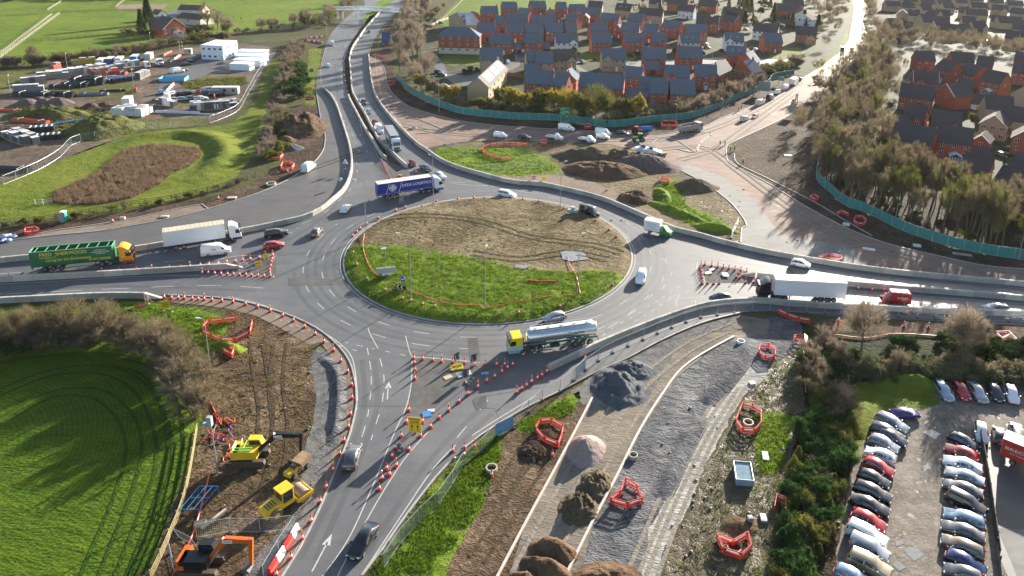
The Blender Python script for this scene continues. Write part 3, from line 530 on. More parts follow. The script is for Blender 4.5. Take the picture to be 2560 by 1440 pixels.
def make_car(kind, c, full=True):
 L, W, st, ws, rear, ax, wr=CARS[kind]
 root=thing({'van': 'panel_van','smallvan': 'small_van','pickup': 'tipper_pickup'}.get(kind,'parked_car'))
 pm=paint_of(c); rg=[ring(L, W, s) for s in st]
 mb=MB().loft(rg); mb.cur=1
 mb.box((0,0,.3),(L * .9, W * .86,.16)); mb.cur=0
 xm=L / 2 - st[ws][0] * L - .12
 for s in (-1,1): mb.box((xm, s * (W / 2 + .07), st[ws][1] + .12),(.14,.18,.14))
 if kind == 'pickup':
  mb.cur=1; mb.box((-L * .24,0,.55),(L * .5, W * .5,.16)); mb.cur=0
 mb.build('body',[pm, m_dark], root, smooth=42)
 g=MB(); e=.014
 def P(i, k, dx=0, dy=0, dz=0): p=rg[i][k]; return (p[0] + dx, p[1] + dy, p[2] + dz)
 def lerp(a, b, f): return tuple(a[k] + (b[k] - a[k]) * f for k in range(3))
 a, b=ws, ws + 1   # windscreen: ring points 4..7 run across the top
 A, B, C, D=P(a, 4, e, 0, e), P(a, 7, e, 0, e), P(b, 7, e, 0, e), P(b, 4, e, 0, e)
 g.quad(lerp(A, D, .04), lerp(B, C, .04), lerp(C, B, .06), lerp(D, A, .06))
 if rear:
  a, b=rear; A, B, C, D=P(a, 4,-e, 0, e), P(a, 7,-e, 0, e), P(b, 7,-e, 0, e), P(b, 4,-e, 0, e)
  g.quad(lerp(A, D, .08), lerp(D, A, .1), lerp(C, B, .1), lerp(B, C, .08))
 last=(rear[0] if rear else ws + 2)
 for s in (0,1):
  lo, hi=(3,4) if not s else (8,7); dy=-e * 1.3 if not s else e * 1.3
  q=[(P(i, lo, 0, dy), P(i, hi, 0, dy)) for i in range(ws, last + (2 if rear else 0))][: (None if rear else 3)]
  for i in range(len(q) - 1):
   (l0, h0),(l1, h1)=q[i], q[i + 1]
   f0=.1 if (i == 0) else .1; pad=.04
   a0, a1=lerp(l0, l1, pad), lerp(l1, l0, pad); b0, b1=lerp(h0, h1, pad), lerp(h1, h0, pad)
   t0=.9
   g.quad(lerp(a0, b0, f0), lerp(a1, b1, f0), lerp(a1, b1, t0), lerp(a0, b0, t0))
 g.build('window_glass',m_glass, root, fix=False)
 wheels(root, [L / 2 - a * L for a in ax], W / 2 - .085, wr, .2, not full)
 if full:
  zb=st[1][1]
  for s in (-1,1):
   MB().box((L / 2 - .06 - .02 * L, s * W * .35, zb - .06),(.26, W * .17,.13),-s * .35).build('headlight',m_head, root)
   zt=st[-1][1] + .24 if rear else 1.1
   MB().box((-L / 2 + .05, s * W * .41, zt if rear else .95),(.16, W * .12,.16 if rear else .4)).build('tail_light',m_tail, root)
  MB().box((L / 2 + .005,0,.42),(.03,.5,.11)).build('number_plate',m_plw, root)
  MB().box((-L / 2 - .005,0,.6),(.03,.5,.11)).build('number_plate',m_ply, root)
 if kind == 'pickup':
  b=MB(); y=W / 2 + .04; x0, x1=-L / 2, L / 2 - .49 * L
  b.box(((x0 + x1) / 2,0,.82),(x1 - x0,2 * y, .08))
  for s in (-1,1): b.box(((x0 + x1) / 2, s * y, 1.04),(x1 - x0,.04,.38))
  b.box((x0,0,1.04),(.04,2 * y, .38)); b.box((x1,0,1.2),(.05,2 * y, .7))
  b.build('tipper_bed',pm, root)
  f=MB()
  for s in (-.6,.6): f.tube((x1 + .06, s, 1.1),(x1 + .06, s, 2.25),.03)
  f.tube((x1 + .06,-.7,2.25),(x1 + .06,.7,2.25),.03); f.build('roof_rack',m_dark, root)
 return root
_catn=dict(hatch='car',sedan='car',estate='car',suv='car',coupe='car',van='van',smallvan='van',pickup='truck')
def V(kind, c, x, y, dx, dy, label, group=None, full=True, z=.06, sx=None, name=None):
 a, b=G(x - dx / 2, y - dy / 2), G(x + dx / 2, y + dy / 2)
 o=put((kind, c, full), lambda: make_car(kind, c, full), G(x, y) + Vector((0,0, z)), heading(a, b), label, _catn[kind], group, sx)
 if name: o.name=name
 return o
FONT={}
def text_mesh(txt, size, key=None, shear=0., spacing=1.):
 cu=bpy.data.curves.new('lettering','FONT'); cu.body=txt; cu.size=size; cu.shear=shear; cu.space_character=spacing
 cu.align_x='CENTER'; cu.align_y='CENTER'; cu.extrude=.002; cu.resolution_u=3; cu.offset=size * .012
 o=bpy.data.objects.new('lettering',cu); col.objects.link(o)
 me=bpy.data.meshes.new_from_object(o.evaluated_get(bpy.context.evaluated_depsgraph_get())); bpy.data.objects.remove(o); bpy.data.curves.remove(cu)
 return me
def write(txt, size, m, parent, loc, rot, width=None, **k):
 """lettering standing proud of a face; rot is a Matrix turning text x,y into the face's axes"""
 bpy.context.view_layer.update()
 me=text_mesh(txt, size, **k); me.materials.clear(); me.materials.append(m)
 xs=[v.co.x for v in me.vertices]; s=(width / (max(xs) - min(xs))) if width else 1
 for v in me.vertices: v.co=rot @ Vector((v.co.x * s, v.co.y, v.co.z))
 o=link('lettering',me, parent); o.location=loc; return o
SIDE_R=Matrix(((1,0,0),(0,0,-1),(0,1,0)))        # reads from -y, text runs to +x
SIDE_L=Matrix(((-1,0,0),(0,0,1),(0,1,0)))        # reads from +y, text runs to -x
def tractor(root, F, pm, low=None, axles=2, deflect=True, body_extra=None):
 """a cab-over tractor unit whose nose is at x=F"""
 W=1.25; top=3.75 if deflect else 3.0
 pr=[(F - .02,.55),(F + .04,1.2),(F - .08,1.9),(F - .3,2.85),(F - .55,3.05)]
 pr += [(F - 1.1,3.5),(F - 1.6, top),(F - 2.15, top)] if deflect else [(F - 2.15,3.1)]
 pr += [(F - 2.25, top - .3),(F - 2.25,1.1),(F - 1.95,.95),(F - 1.9,.55)]
 mb=MB(); n=len(pr)
 rings=[[(x, s * W * (.9 if z > 3.2 else 1), z) for x, z in pr] for s in (-1,)]
 mb.loft([[(F - 1.1 + (x - F + 1.1) * .96,-W, z * .995) for x, z in pr],[(x, -W + .1, z) for x, z in pr],[(x, W - .1, z) for x, z in pr],[(F - 1.1 + (x - F + 1.1) * .96, W, z * .995) for x, z in pr]])
 mb.build('cab',pm, root, smooth=35)
 lo=MB(); lo.box((F - .85,0,.62),(1.8,2.52,.5)); lo.build('bumper',low or m_dark, root)
 g=MB(); e=.02
 g.quad((F - .08 + e, -1.08,1.92),(F - .08 + e, 1.08,1.92),(F - .28 + e, 1.02,2.78),(F - .28 + e, -1.02,2.78))
 for s in (-1,1): g.quad((F - .22, s * (W + .012),1.75),(F - 1.1, s * (W + .012),1.75),(F - 1.1, s * (W + .012),2.6),(F - .42, s * (W + .012),2.6))
 g.build('window_glass',m_glass, root, fix=False)
 v=MB(); v.box((F - .18,0,2.98),(.5,2.3,.1)); v.build('sun_visor',m_dark, root)
 gr=MB(); gr.box((F + .03,0,1.25),(.06,1.7,.55)); gr.build('grille',m_dark, root)
 for s in (-1,1):
  MB().box((F + .02, s * .95,.75),(.1,.42,.2)).build('headlight',m_head, root)
  MB().box((F - .15, s * (W + .2),2.3),(.14,.2,.6)).build('wing_mirror',m_dark, root)
 ch=MB(); L=5.9 if axles == 2 else 6.6
 for s in (-1,1): ch.box((F - 1.9 - (L - 2) / 2, s * .42,.85),(L - 2,.16,.3))
 for s in (-1,1): ch.box((F - 2.95, s * .95,.72),(1.1,.5,.55))
 ch.tube((F - 2.4,.6,.9),(F - 2.4,.6,2.6),.1); ch.build('chassis',m_chassis, root)
 wheels(root, [F - 1.35],1.06,.5,.32)
 wheels(root, [F - 4.95] if axles == 2 else [F - 3.85, F - 5.2],.98,.5,.5)
def trailer_gear(root, x0, x1, ax=(2.1,3.45,4.8), guard=True):
 c=MB()
 for s in (-1,1): c.box(((x0 + x1) / 2, s * .5,1.0),(x1 - x0,.14,.26))
 for k in range(6): c.box((x0 + (x1 - x0) * (k + .5) / 6,0,1.0),(.1,2.3,.12))
 for s in (-1,1): c.box((x1 - 3.1, s * .85,.6),(.14,.14,.9))
 c.box((x0 + .05,0,.65),(.1,2.3,.14)); c.build('chassis',m_chassis, root)
 if guard:
  gd=MB()
  for s in (-1,1):
   for z in (.55,.85): gd.box(((x0 + 5.6 + x1 - 3.3) / 2, s * 1.2, z),(x1 - 3.3 - x0 - 5.6,.03,.12))
  gd.build('side_guard',m_steel, root)
 wheels(root, [x0 + a for a in ax],1.02,.5,.42)
 for s in (-1,1): MB().box((x0 - .01, s * .95,.95),(.06,.4,.14)).build('tail_light',m_tail, root)
def truck(name, x, y, dx, dy, label, group=None, ln=16.5, z=.06, rear=None, front=None):
 if rear: a, b=G(*rear), G(*front); c=(a + b) / 2
 else: a, b=G(x - dx / 2, y - dy / 2), G(x + dx / 2, y + dy / 2); c=G(x, y)
 return thing(name, label,'lorry',group, c + Vector((0,0, z)), heading(a, b))
# ---- the lorries
def boxy(root, x0, x1, z0, z1, W, m, name='trailer_box',roof=None, ribs=0, rib_m=None):
 b=MB(); b.box(((x0 + x1) / 2,0,(z0 + z1) / 2),(x1 - x0,2 * W, z1 - z0), m=0)
 o=b.build(name, m, root)
 if roof:
  r=MB(); r.box(((x0 + x1) / 2,0, z1 + .02),(x1 - x0 - .04,2 * W - .04,.04))
  for k in range(ribs): r.box((x0 + (x1 - x0) * (k + .5) / ribs, 0, z1 + .045),(.09,2 * W - .1,.05))
  r.build('roof',roof, o)
 return o
# blue curtain-sider on the roundabout
m_dfds=M('curtain_blue',(.012,.03,.26), rough=.5, var=.08, scale=.8); m_lett=M('white_lettering',(.75,.76,.78), var=0)
def curtain_lorry():
 t=truck('curtain_lorry',0,0,0,0,'blue curtain sided lorry lettered DFDS LOGISTICS with white cab',rear=(949,497), front=(1098,474))
 F=8.25; x0, x1=-8.25,5.25; tractor(t, F, m_white, M('cab_blue',(.03,.08,.3), rough=.3),3)
 b=boxy(t, x0, x1,1.15,4.15,1.27, m_dfds, roof=M('dusty_roof',(.55,.5,.42), var=.15), ribs=0); trailer_gear(t, x0, x1)
 write('DFDS LOGISTICS',1.0, m_lett, b, (1.4,-1.285,2.95), SIDE_R, 7.4)
 e=MB(); n=22
 for k in range(n):
  a0, a1=2 * math.pi * k / n, 2 * math.pi * (k + 1) / n
  e.quad(*[(-4.6 + r * math.cos(a),-1.288,2.75 + r * math.sin(a)) for a, r in ((a0,.92),(a1,.92),(a1,.8),(a0,.8))])
 for k in range(4):
  a=math.pi / 2 * k; d, q=(math.cos(a), math.sin(a)),(-math.sin(a), math.cos(a))
  e.quad(*[(-4.6 + d[0] * u + q[0] * v, -1.288,2.75 + d[1] * u + q[1] * v) for u, v in ((.08,-.08),(.66,-.38),(.66,.38),(.08,.08))])
 for xa in (-6.3,-3.2): e.quad((xa, -1.288,1.35),(xa + .12,-1.288,1.35),(xa + .95,-1.288,4.0),(xa + .83,-1.288,4.0))
 e.box(((x0 + x1) / 2,-1.275,1.45),(x1 - x0,.02,.05)); e.build('emblem',m_lett, b, fix=False)
 for xa in (-2.4,2.6): MB().box((xa, -1.29,1.28),(.5,.02,.4)).build('marker_plate',M('sign_yellow',(.7,.5,.02), var=0), t)
curtain_lorry()
m_bulk=M('bulk_green',(.012,.13,.05), rough=.4, var=.12, scale=.7); m_yel=M('lettering_yellow',(.68,.55,.03), var=0)
def bulk_lorry():
 t=truck('bulk_lorry',0,0,0,0,'green open topped bulk lorry with yellow cab lettered FRED SHERWOOD',rear=(88,676), front=(336,653))
 F=8.3; x0, x1=-8.3,5.1; tractor(t, F, M('cab_amber',(.68,.28,.008), rough=.3, var=.05), M('cab_red',(.45,.03,.02), rough=.35),3)
 b=MB(); W=1.26; z0, z1=1.1,4.1
 b.box(((x0 + x1) / 2,0, z0 + .06),(x1 - x0,2 * W, .12))
 for s in (-1,1): b.box(((x0 + x1) / 2, s * (W - .04),(z0 + z1) / 2),(x1 - x0,.08, z1 - z0))
 for x in (x0 + .04, x1 - .04): b.box((x, 0,(z0 + z1) / 2),(.08,2 * W - .18, z1 - z0))
 b=b.build('bulk_body',m_bulk, t)
 r=MB()
 for s in (-1,1): r.box(((x0 + x1) / 2, s * (W - .03), z1 + .05),(x1 - x0,.12,.1))
 for k in range(8): r.box((x0 + (x1 - x0) * (k + .5) / 8,0, z1 + .02),(.07,2 * W - .2,.07))
 for x in (x0, x1): r.box((x, 0, z1 + .05),(.1,2 * W, .1))
 r.build('top_rail',M('pale_green_rail',(.16,.33,.22), var=.1), b)
 ld=MB().box(((x0 + x1) / 2,0,3.1),(x1 - x0 - .3,2 * W - .24,.1)).build('sheeted_load',M('load_sheet',(.02,.05,.035), var=.3), b)
 y=-W - .006
 write('FRED  SHERWOOD',.95, m_yel, b, (-2.9, y, 3.45), SIDE_R, 7.6)
 write('(SHEPSHED) LTD',.34, m_yel, b, (-5.4, y, 2.82), SIDE_R, 2.7)
 write('Caring for the Environment',.85, m_yel, b, (-2.2, y, 2.25), SIDE_R, 7.4, shear=.3)
 write('01509 508080',.55, m_yel, b, (2.9, y, 1.75), SIDE_R, 3.6)
 write('SUPPLIERS OF',.28, m_lett, b, (3.1, y, 3.5), SIDE_R, 2.); write('WOODLAND PLANTS',.34, m_lett, b, (3.1, y, 3.1), SIDE_R, 2.9); write('TO THE TRADE',.24, m_lett, b, (3.1, y, 2.75), SIDE_R, 1.6)
 trailer_gear(t, x0, x1)
 write('S',.5, m_lett, t, (F - 1.6,-1.27,1.6), SIDE_R)
bulk_lorry()
def white_lorry():
 t=truck('box_lorry',0,0,0,0,'white box lorry with stained trailer roof behind the green bulk lorry',rear=(416,624), front=(600,596))
 F=7.1; x0, x1=-7.1,4.1; tractor(t, F, m_white, None, 2)
 boxy(t, x0, x1,1.15,4.2,1.26, M('trailer_white',(.66,.68,.71), rough=.45, var=.06), roof=M('stained_roof',(.5,.44,.33), var=.35, scale=3), ribs=14); trailer_gear(t, x0, x1,(2.1,3.5), False)
white_lorry()
def black_lorry():
 t=truck('box_lorry',0,0,0,0,'long plain white trailer behind a black cab leaving the roundabout',rear=(2114,752), front=(1884,741))
 F=8.25; x0, x1=-8.25,5.3; tractor(t, F, paint_of('black'), None, 3)
 boxy(t, x0, x1,1.15,4.3,1.28, M('trailer_white2',(.72,.73,.76), rough=.35, var=.02), roof=m_white); trailer_gear(t, x0, x1, guard=False)
black_lorry()
def queue_lorry():
 t=truck('curtain_lorry',0,0,0,0,'slate blue curtain sided lorry with white cab queuing between concrete barriers',rear=(966,335), front=(1000,394))
 F=7.4; x0, x1=-7.4,4.4; tractor(t, F, m_white, None, 2)
 b=boxy(t, x0, x1,1.15,4.2,1.27, M('curtain_slate',(.035,.085,.17), rough=.5, var=.06), roof=M('grey_roof',(.2,.22,.24), var=.08)); trailer_gear(t, x0, x1)
 write('Logistics',1.3, m_lett, b, (-1.5,-1.285,2.6), SIDE_R, 4.5, shear=.2)
queue_lorry()
def tanker_lorry():
 t=truck('tanker_lorry',0,0,0,0,'polished tanker lorry with yellow and pale blue cab on the roundabout',rear=(1478,852), front=(1283,879))
 F=7.6; x0, x1=-7.6,4.7; tractor(t, F, M('cab_yellow',(.68,.52,.02), rough=.3, var=.04), M('cab_skyblue',(.2,.38,.48), rough=.35),3, deflect=False)
 MB().box((F - 1.1,0,1.22),(2.34,2.53,.7)).build('cab_band',M('cab_band_blue',(.33,.48,.56), rough=.35), t)
 pol=M('polished_tank',(.62,.64,.66), rough=.22, metal=.85, var=.05); n=28; rg=[]
 for xx, r in ((x0 + .1,.55),(x0 + .2,.95),(x0 + .5,1.17),(x0 + 4,1.2),(x1 - 2.5,1.2),(x1 - .45,1.17),(x1 - .15,.95),(x1 - .05,.55)):
  rg.append([(xx, r * math.cos(2 * math.pi * k / n),2.45 + r * .98 * math.sin(2 * math.pi * k / n)) for k in range(n)])
 tk=MB().loft(rg).build('tank',pol, t, smooth=50)
 w=MB(); w.box(((x0 + x1) / 2,0,3.72),(x1 - x0 - 1.6,.9,.05))
 for k in range(5): w.tube((x0 + 1.8 + k * 2.2,0,3.55),(x0 + 1.8 + k * 2.2,0,3.86),.27,.24,10)
 for s in (-1,1):
  w.tube((x0 + .8, s * .5,4.05),(x1 - .8, s * .5,4.05),.025)
  for k in range(7): w.tube((x0 + .8 + k * 1.75, s * .5,3.6),(x0 + .8 + k * 1.75, s * .5,4.05),.02)
 w.build('walkway',m_white, tk)
 b=MB()
 for s in (-1,1): b.box(((x0 + x1) / 2, s * 1.16,1.55),(x1 - x0 - 1,.06,.22))
 b.build('green_band',M('tank_green',(.03,.22,.2), rough=.4), t)
 l=MB()
 for s in (-.25,.25): l.tube((x0 - .05, s - .6,.9),(x0 - .05, s - .6,3.7),.03)
 for k in range(9): l.tube((x0 - .05,-.85,1.1 + .3 * k),(x0 - .05,-.35,1.1 + .3 * k),.02)
 l.build('ladder',m_steel, t)
 o=write('Suregrain',.75, M('lettering_teal',(.01,.16,.2), var=0), tk, (-3.7,1.225,2.7), SIDE_L, 2.7); o.rotation_euler=(-.12,0,0)
 trailer_gear(t, x0, x1,(1.5,2.8,4.1)); MB().box((0,1.1,.85),(1.6,.4,.6)).build('locker',m_chassis, t)
tanker_lorry()
def luton(root, c, boxm, cabc, Ln=6.2):
 pass
def box_van():
 t=thing('box_van','white box van with green cab on the roundabout exit','van',None, G(1650,586) + Vector((0,0,.06)), heading(G(1622,580), G(1684,593)))
 L, W, st, ws, rear, ax, wr=CARS['pickup']; rg=[ring(L, W, s) for s in st]
 MB().loft(rg).build('cab',paint_of('green'), t, smooth=40)
 g=MB(); e=.015; A=[rg[3][4], rg[3][7], rg[4][7], rg[4][4]]; g.quad(*[(p[0] + e, p[1], p[2] + e) for p in A])
 for lo, hi, dy in ((3,4,-.02),(8,7,.02)): g.quad(*[(p[0], p[1] + dy, p[2]) for p in (rg[3][lo], rg[5][lo], rg[5][hi], rg[4][hi])])
 g.build('window_glass',m_glass, t, fix=False)
 b=boxy(t, -L / 2 - .9, L / 2 - .48 * L, .85,3.15,1.08, m_white,'box_body',roof=m_white)
 write('Welcome to online',.34, M('lettering_green',(.02,.2,.06), var=0), b, (-1.9,-1.09,2.5), SIDE_R, 2.2); write('waitrose.com',.36, MC['lettering_green'], b, (-1.8,-1.09,2.0), SIDE_R, 2.2); write('delivered',.3, MC['lettering_green'], b, (-1.5,-1.09,1.4), SIDE_R, 1.7)
 MB().box((-1.4,0,.6),(4.2,1.1,.3)).build('chassis',m_chassis, t)
 wheels(t, [L / 2 - .17 * L, -L / 2 + .5],.9,.35,.24)
 for s in (-1,1):
  MB().box((L / 2 - .1, s * .68,.85),(.22,.34,.18),-s * .3).build('headlight',m_head, t); MB().box((-L / 2 - .92, s * .9,.8),(.06,.2,.2)).build('tail_light',m_tail, t)
box_van()
# ---- cars and vans in traffic
T=None
V('sedan','black',909,1362,-170,262,'glossy black saloon car driving down the road between the cone lines',name='saloon_car')
V('estate','grey',882,1151,46,-150,'dark silver estate car with red tail lights heading up to the roundabout',name='estate_car')
V('hatch','red',685,620,30,-4,'bright red hatchback waiting beside the cone triangle',name='hatchback')
V('suv','black',691,591,30,-4,'black four wheel drive next to the concrete barrier and red hatchback',name='suv')
V('hatch','brown',792,586,22,-27,'small dark brown hatchback entering the roundabout',name='hatchback')
V('coupe','white',865,526,22,-26,'white coupe on the roundabout behind the blue curtain sided lorry',name='coupe')
V('sedan','grey',1064,425,36,24,'grey saloon car waiting behind the blue curtain lorry cab',name='saloon_car')
V('hatch','white',1101,445,36,22,'pale silver hatchback waiting at the give way line by the blue lorry cab',name='hatchback')
V('hatch','maroon',1029,413,30,30,'maroon hatchback queuing in front of the slate blue lorry',name='hatchback')
V('van','white',948,330,14,22,'white van queuing beside the slate blue lorry',name='panel_van')
V('hatch','maroon',936,310,14,22,'dark red hatchback queuing behind a white van between barriers',name='hatchback')
V('hatch','lightblue',921,283,10,22,'pale blue hatchback in the queue between concrete barriers',name='hatchback')
V('suv','navy',908,260,8,22,'dark blue car last in the queue between barriers',name='suv')
V('hatch','navy',922,82,4,16,'dark blue car on the A road just below the footbridge',name='hatchback')
V('hatch','white',820,167,-3,-20,'white hatchback driving away up the A road',name='hatchback')
V('van','white',830,113,2,-20,'white high roofed van driving away up the A road',name='panel_van')
V('van','white',1016,8,-6,8,'white van coming from beyond the footbridge',name='panel_van',full=False)
V('suv','white',1267,492,34,6,'white four wheel drive on the far side of the roundabout',name='suv')
V('van','black',1473,538,38,17,'black minibus style van passing the mud half of the roundabout',name='panel_van')
V('suv','white',1602,700,-8,36,'white four wheel drive facing the camera on the roundabout',name='suv')
V('hatch','white',2001,666,31,6,'white hatchback leaving the roundabout by the concrete barrier',name='hatchback')
V('hatch','navy',1799,752,-37,4,'dark blue hatchback in front of the long white trailer',name='hatchback')
o=V('van','red',2237,757,-60,-3,'red panel van with a white ladder rack lettered W KINGS',name='panel_van')
write('W KINGS',.5, m_lett, o, (-.9,.985,1.45), SIDE_L, 2.)
b=MB()
for s in (-.5,0,.5): b.box((-.5, s, 2.52),(3.4,.12,.08))
for k in range(4): b.box((-1.9 + k * .95,0,2.42),(.06,1.5,.14))
b.build('roof_rack',m_white, o)
V('estate','silver',2488,778,-60,-2,'silver estate car at the right edge of the wet road',name='estate_car')
V('hatch','silver',1386,801,-60,13,'silver hatchback alongside the tanker lorry',name='hatchback')
o=V('van','white',541,636,60,-7,'white panel van with blue and green logo below the white trailer',name='panel_van')
write('on',.7, M('lettering_blue',(.02,.06,.35), var=0), o, (-.3,-.985,1.5), SIDE_R, .8)
V('van','white',772,425,30,-22,'dusty white van parked on the closed tarmac',name='panel_van')
V('smallvan','white',1252,344,40,4,'small white van on the bare ground by the fenced grass',name='small_van')
V('hatch','navy',1312,347,34,5,'dark hatchback between the small white van and a white tipper',name='hatchback')
V('pickup','white',1387,349,40,5,'white tipper truck parked nearest the dark hatchback',name='tipper_truck')
V('van','white',1416,326,40,6,'long white van parked against the far kerb under the green sign',name='panel_van')
V('pickup','white',1468,355,40,6,'white tipper truck in front of two white vans',name='tipper_truck')
V('van','white',1508,338,38,8,'high roofed white van behind a small white van',name='panel_van')
V('smallvan','white',1507,347,38,5,'small white van parked between a tipper and a high roofed van',name='small_van')
V('estate','navy',1555,337,36,5,'dark estate car parked beside the red tractor',name='estate_car')
V('van','white',1899,262,30,-12,'white works van with open rear doors at the kerb',name='panel_van')
V('van','blue',1925,249,26,-14,'blue van parked in front of the white works van',name='panel_van')
V('pickup','white',1941,236,24,-14,'white pickup in the line of vehicles along the kerb',name='pickup_truck')
V('van','white',1963,224,22,-14,'white van behind a box lorry in the kerbside line',name='panel_van')
V('hatch','blue',2000,201,18,-14,'small blue car at the head of the kerbside line',name='hatchback')
o=V('smallvan','white',1861,301,30,-12,'small van with yellow chevrons on its rear towing a trailer',name='small_van')
cb=MB()
for k in range(6): cb.box((-2.215,-.75 + .3 * k, 1.2),(.03,.16,.8))
cb.build('chevron_panel',M('chevron_yellow',(.6,.6,.03), var=0), o)
def box_lorry_small(px, py, dx, dy, boxc, cabc, label, L=8., h=3.4):
 t=truck('box_lorry',px, py, dx, dy, label); F=L / 2
 tractor(t, F, paint_of(cabc), None, 2, deflect=False) if L > 9 else None
 if L <= 9:
  cab=MB().side([(F, .6),(F, 1.4),(F - .25,2.5),(F - 1.7,2.55),(F - 1.7,.6)],-1.1,1.1).build('cab',paint_of(cabc), t)
  g=MB().quad((F - .02,-1,1.5),(F - .02,1,1.5),(F - .22,.95,2.35),(F - .22,-.95,2.35))
  for s in (-1,1): g.quad((F - .2, s * 1.112,1.5),(F - 1.2, s * 1.112,1.5),(F - 1.2, s * 1.112,2.3),(F - .35, s * 1.112,2.3))
  g.build('window_glass',m_glass, t, fix=False); MB().box((-.4,0,.75),(L - 1.2,1., .3)).build('chassis',m_chassis, t); wheels(t, [F - 1., -F + 1.6],.95,.42,.3)
 boxy(t, -F, F - 1.9,1., h, 1.15, paint_of(boxc),'box_body',roof=m_white)
 return t
box_lorry_small(1984,213,22,-15,'white','white','white box lorry in the kerbside line of vehicles')
box_lorry_small(2106,131,6,-18,'blue','blue','blue lorry on the wet shining road')
box_lorry_small(2129,133,-6,18,'yellow','yellow','yellow lorry on the wet shining road')
def chevron_trailer():
 t=thing('road_trailer','red and white trailer towed by the chevron van','trailer',None, G(1888,293) + Vector((0,0,.05)), heading(G(1880,297), G(1900,288)))
 MB().box((0,0,.7),(3., 1.5,.12)).build('bed',paint_of('red'), t); c=MB()
 for s in (-1,1): c.box((0, s * .72,1.),(3., .06,.5))
 c.build('side_panel',m_white, t); MB().box((.2,0,1.),(1.6,1.1,.5)).build('tank',paint_of('red'), t); wheels(t, [0],.8,.3,.2, True)
chevron_trailer()
# ---- the car park
cp='cars parked in the gravel car park'
for k, c, x, y, dx, dy, l in [
 ('estate','silver',2228,1066,55,28,'silver people carrier at the top of the car park row nearest the conifers'),('estate','grey',2216,1090,50,22,'grey car second in the row nearest the conifers'),
 ('hatch','navy',2228,1104,50,22,'dark car third in the row nearest the conifers'),('hatch','silver',2208,1119,60,26,'silver car with dark sunroof in the row by the conifers'),
 ('hatch','white',2199,1148,-60,-24,'white hatchback facing the conifers'),('hatch','red',2194,1178,60,27,'red hatchback below the white hatchback in the row by the conifers'),
 ('hatch','black',2182,1208,66,27,'black hatchback directly below the red hatchback by the conifers'),('estate','black',2179,1241,72,29,'black estate car between two black cars in the row by the conifers'),
 ('sedan','black',2172,1274,72,30,'black car just above the glossy red car by the conifers'),('hatch','red',2170,1313,76,36,'glossy red car between a black car and a silver car'),
 ('suv','white',2165,1349,76,36,'pearl white crossover below the glossy red car'),('smallvan','silver',2172,1386,76,36,'pale silver car derived van in the row by the conifers'),
 ('suv','gold',2171,1424,80,38,'gold estate with ribbed roof at the end of the row by the conifers'),('hatch','lightblue',2130,1455,80,38,'pale blue car cut off by the bottom edge in the row by the conifers'),
 ('hatch','navy',2407,1115,60,30,'dark hatchback at the top of the row along the dark fence'),('coupe','red',2401,1140,-60,-22,'red coupe second in the row along the dark fence'),
 ('sedan','white',2404,1171,-76,-24,'white saloon below the red coupe in the row along the dark fence'),('sedan','silver',2409,1202,-76,-28,'silver saloon below the white saloon along the dark fence'),
 ('sedan','grey',2404,1233,-76,-26,'dark grey saloon below the silver saloon along the dark fence'),('suv','black',2413,1269,70,36,'black people carrier in the middle of the row along the dark fence'),
 ('estate','lightblue',2408,1308,-80,-28,'pale blue estate with a black sunroof along the dark fence'),('sedan','grey',2404,1340,-84,-30,'charcoal saloon below the pale blue estate'),
 ('estate','brown',2404,1380,-84,-36,'bronze estate car along the dark fence'),('coupe','blue',2412,1416,84,40,'royal blue coupe below the bronze estate'),
 ('hatch','grey',2406,1448,-84,-30,'grey hatchback cut off by the bottom edge along the dark fence'),
 ('estate','lightblue',2357,986,26,40,'pale blue estate first in the line of five by the hedge'),('hatch','red',2401,986,26,40,'red hatchback second in the line of five by the hedge'),
 ('sedan','silver',2442,989,26,40,'silver saloon in the middle of the line of five by the hedge'),('hatch','navy',2486,990,24,40,'dark hatchback fourth in the line of five by the hedge'),
 ('hatch','white',2527,994,18,46,'white hatchback last in the line of five by the hedge'),('coupe','purple',2261,1043,62,-4,'purple coupe alone beside the lawn'),
 ('hatch','white',2451,1090,10,56,'white hatchback facing the camera outside the yard fence'),('hatch','navy',2496,1098,-6,-50,'dark hatchback reversed in beside the white hatchback'),('suv','black',2541,1095,-10,-50,'black car partly behind the red box lorry')]:
 V(k, c, x, y, dx, dy, l, cp, z=.05)
def red_box():
 t=truck('box_lorry',0,0,0,0,'red box lorry with cream roof cut by the right edge of the yard',rear=(2548,1160), front=(2626,1192), ln=9)
 b=boxy(t, -4.2,2.6,.9,3.5,1.2, M('lorry_red',(.42,.03,.025), rough=.4, var=.05),'box_body',roof=M('cream_roof',(.62,.55,.42), var=.05))
 write('BRECKELL',.6, M('lettering_pale',(.6,.58,.55), var=0), b, (-1.6,-1.21,2.35), SIDE_R, 4.4); write('For Food Service',.3, MC['lettering_pale'], b, (-1.6,-1.21,1.75), SIDE_R, 3.)
 MB().side([(4.3,.6),(4.3,1.4),(4.05,2.5),(2.7,2.6),(2.7,.6)],-1.1,1.1).build('cab',paint_of('red'), t); MB().box((-.4,0,.72),(7.6,1., .3)).build('chassis',m_chassis, t); wheels(t, [3.3,-2.6],.98,.42,.3)
 MB().box((-4.22,0,2.2),(.04,2.3,2.5)).build('rear_door',M('door_grey',(.4,.42,.45), var=.1), t)
red_box()
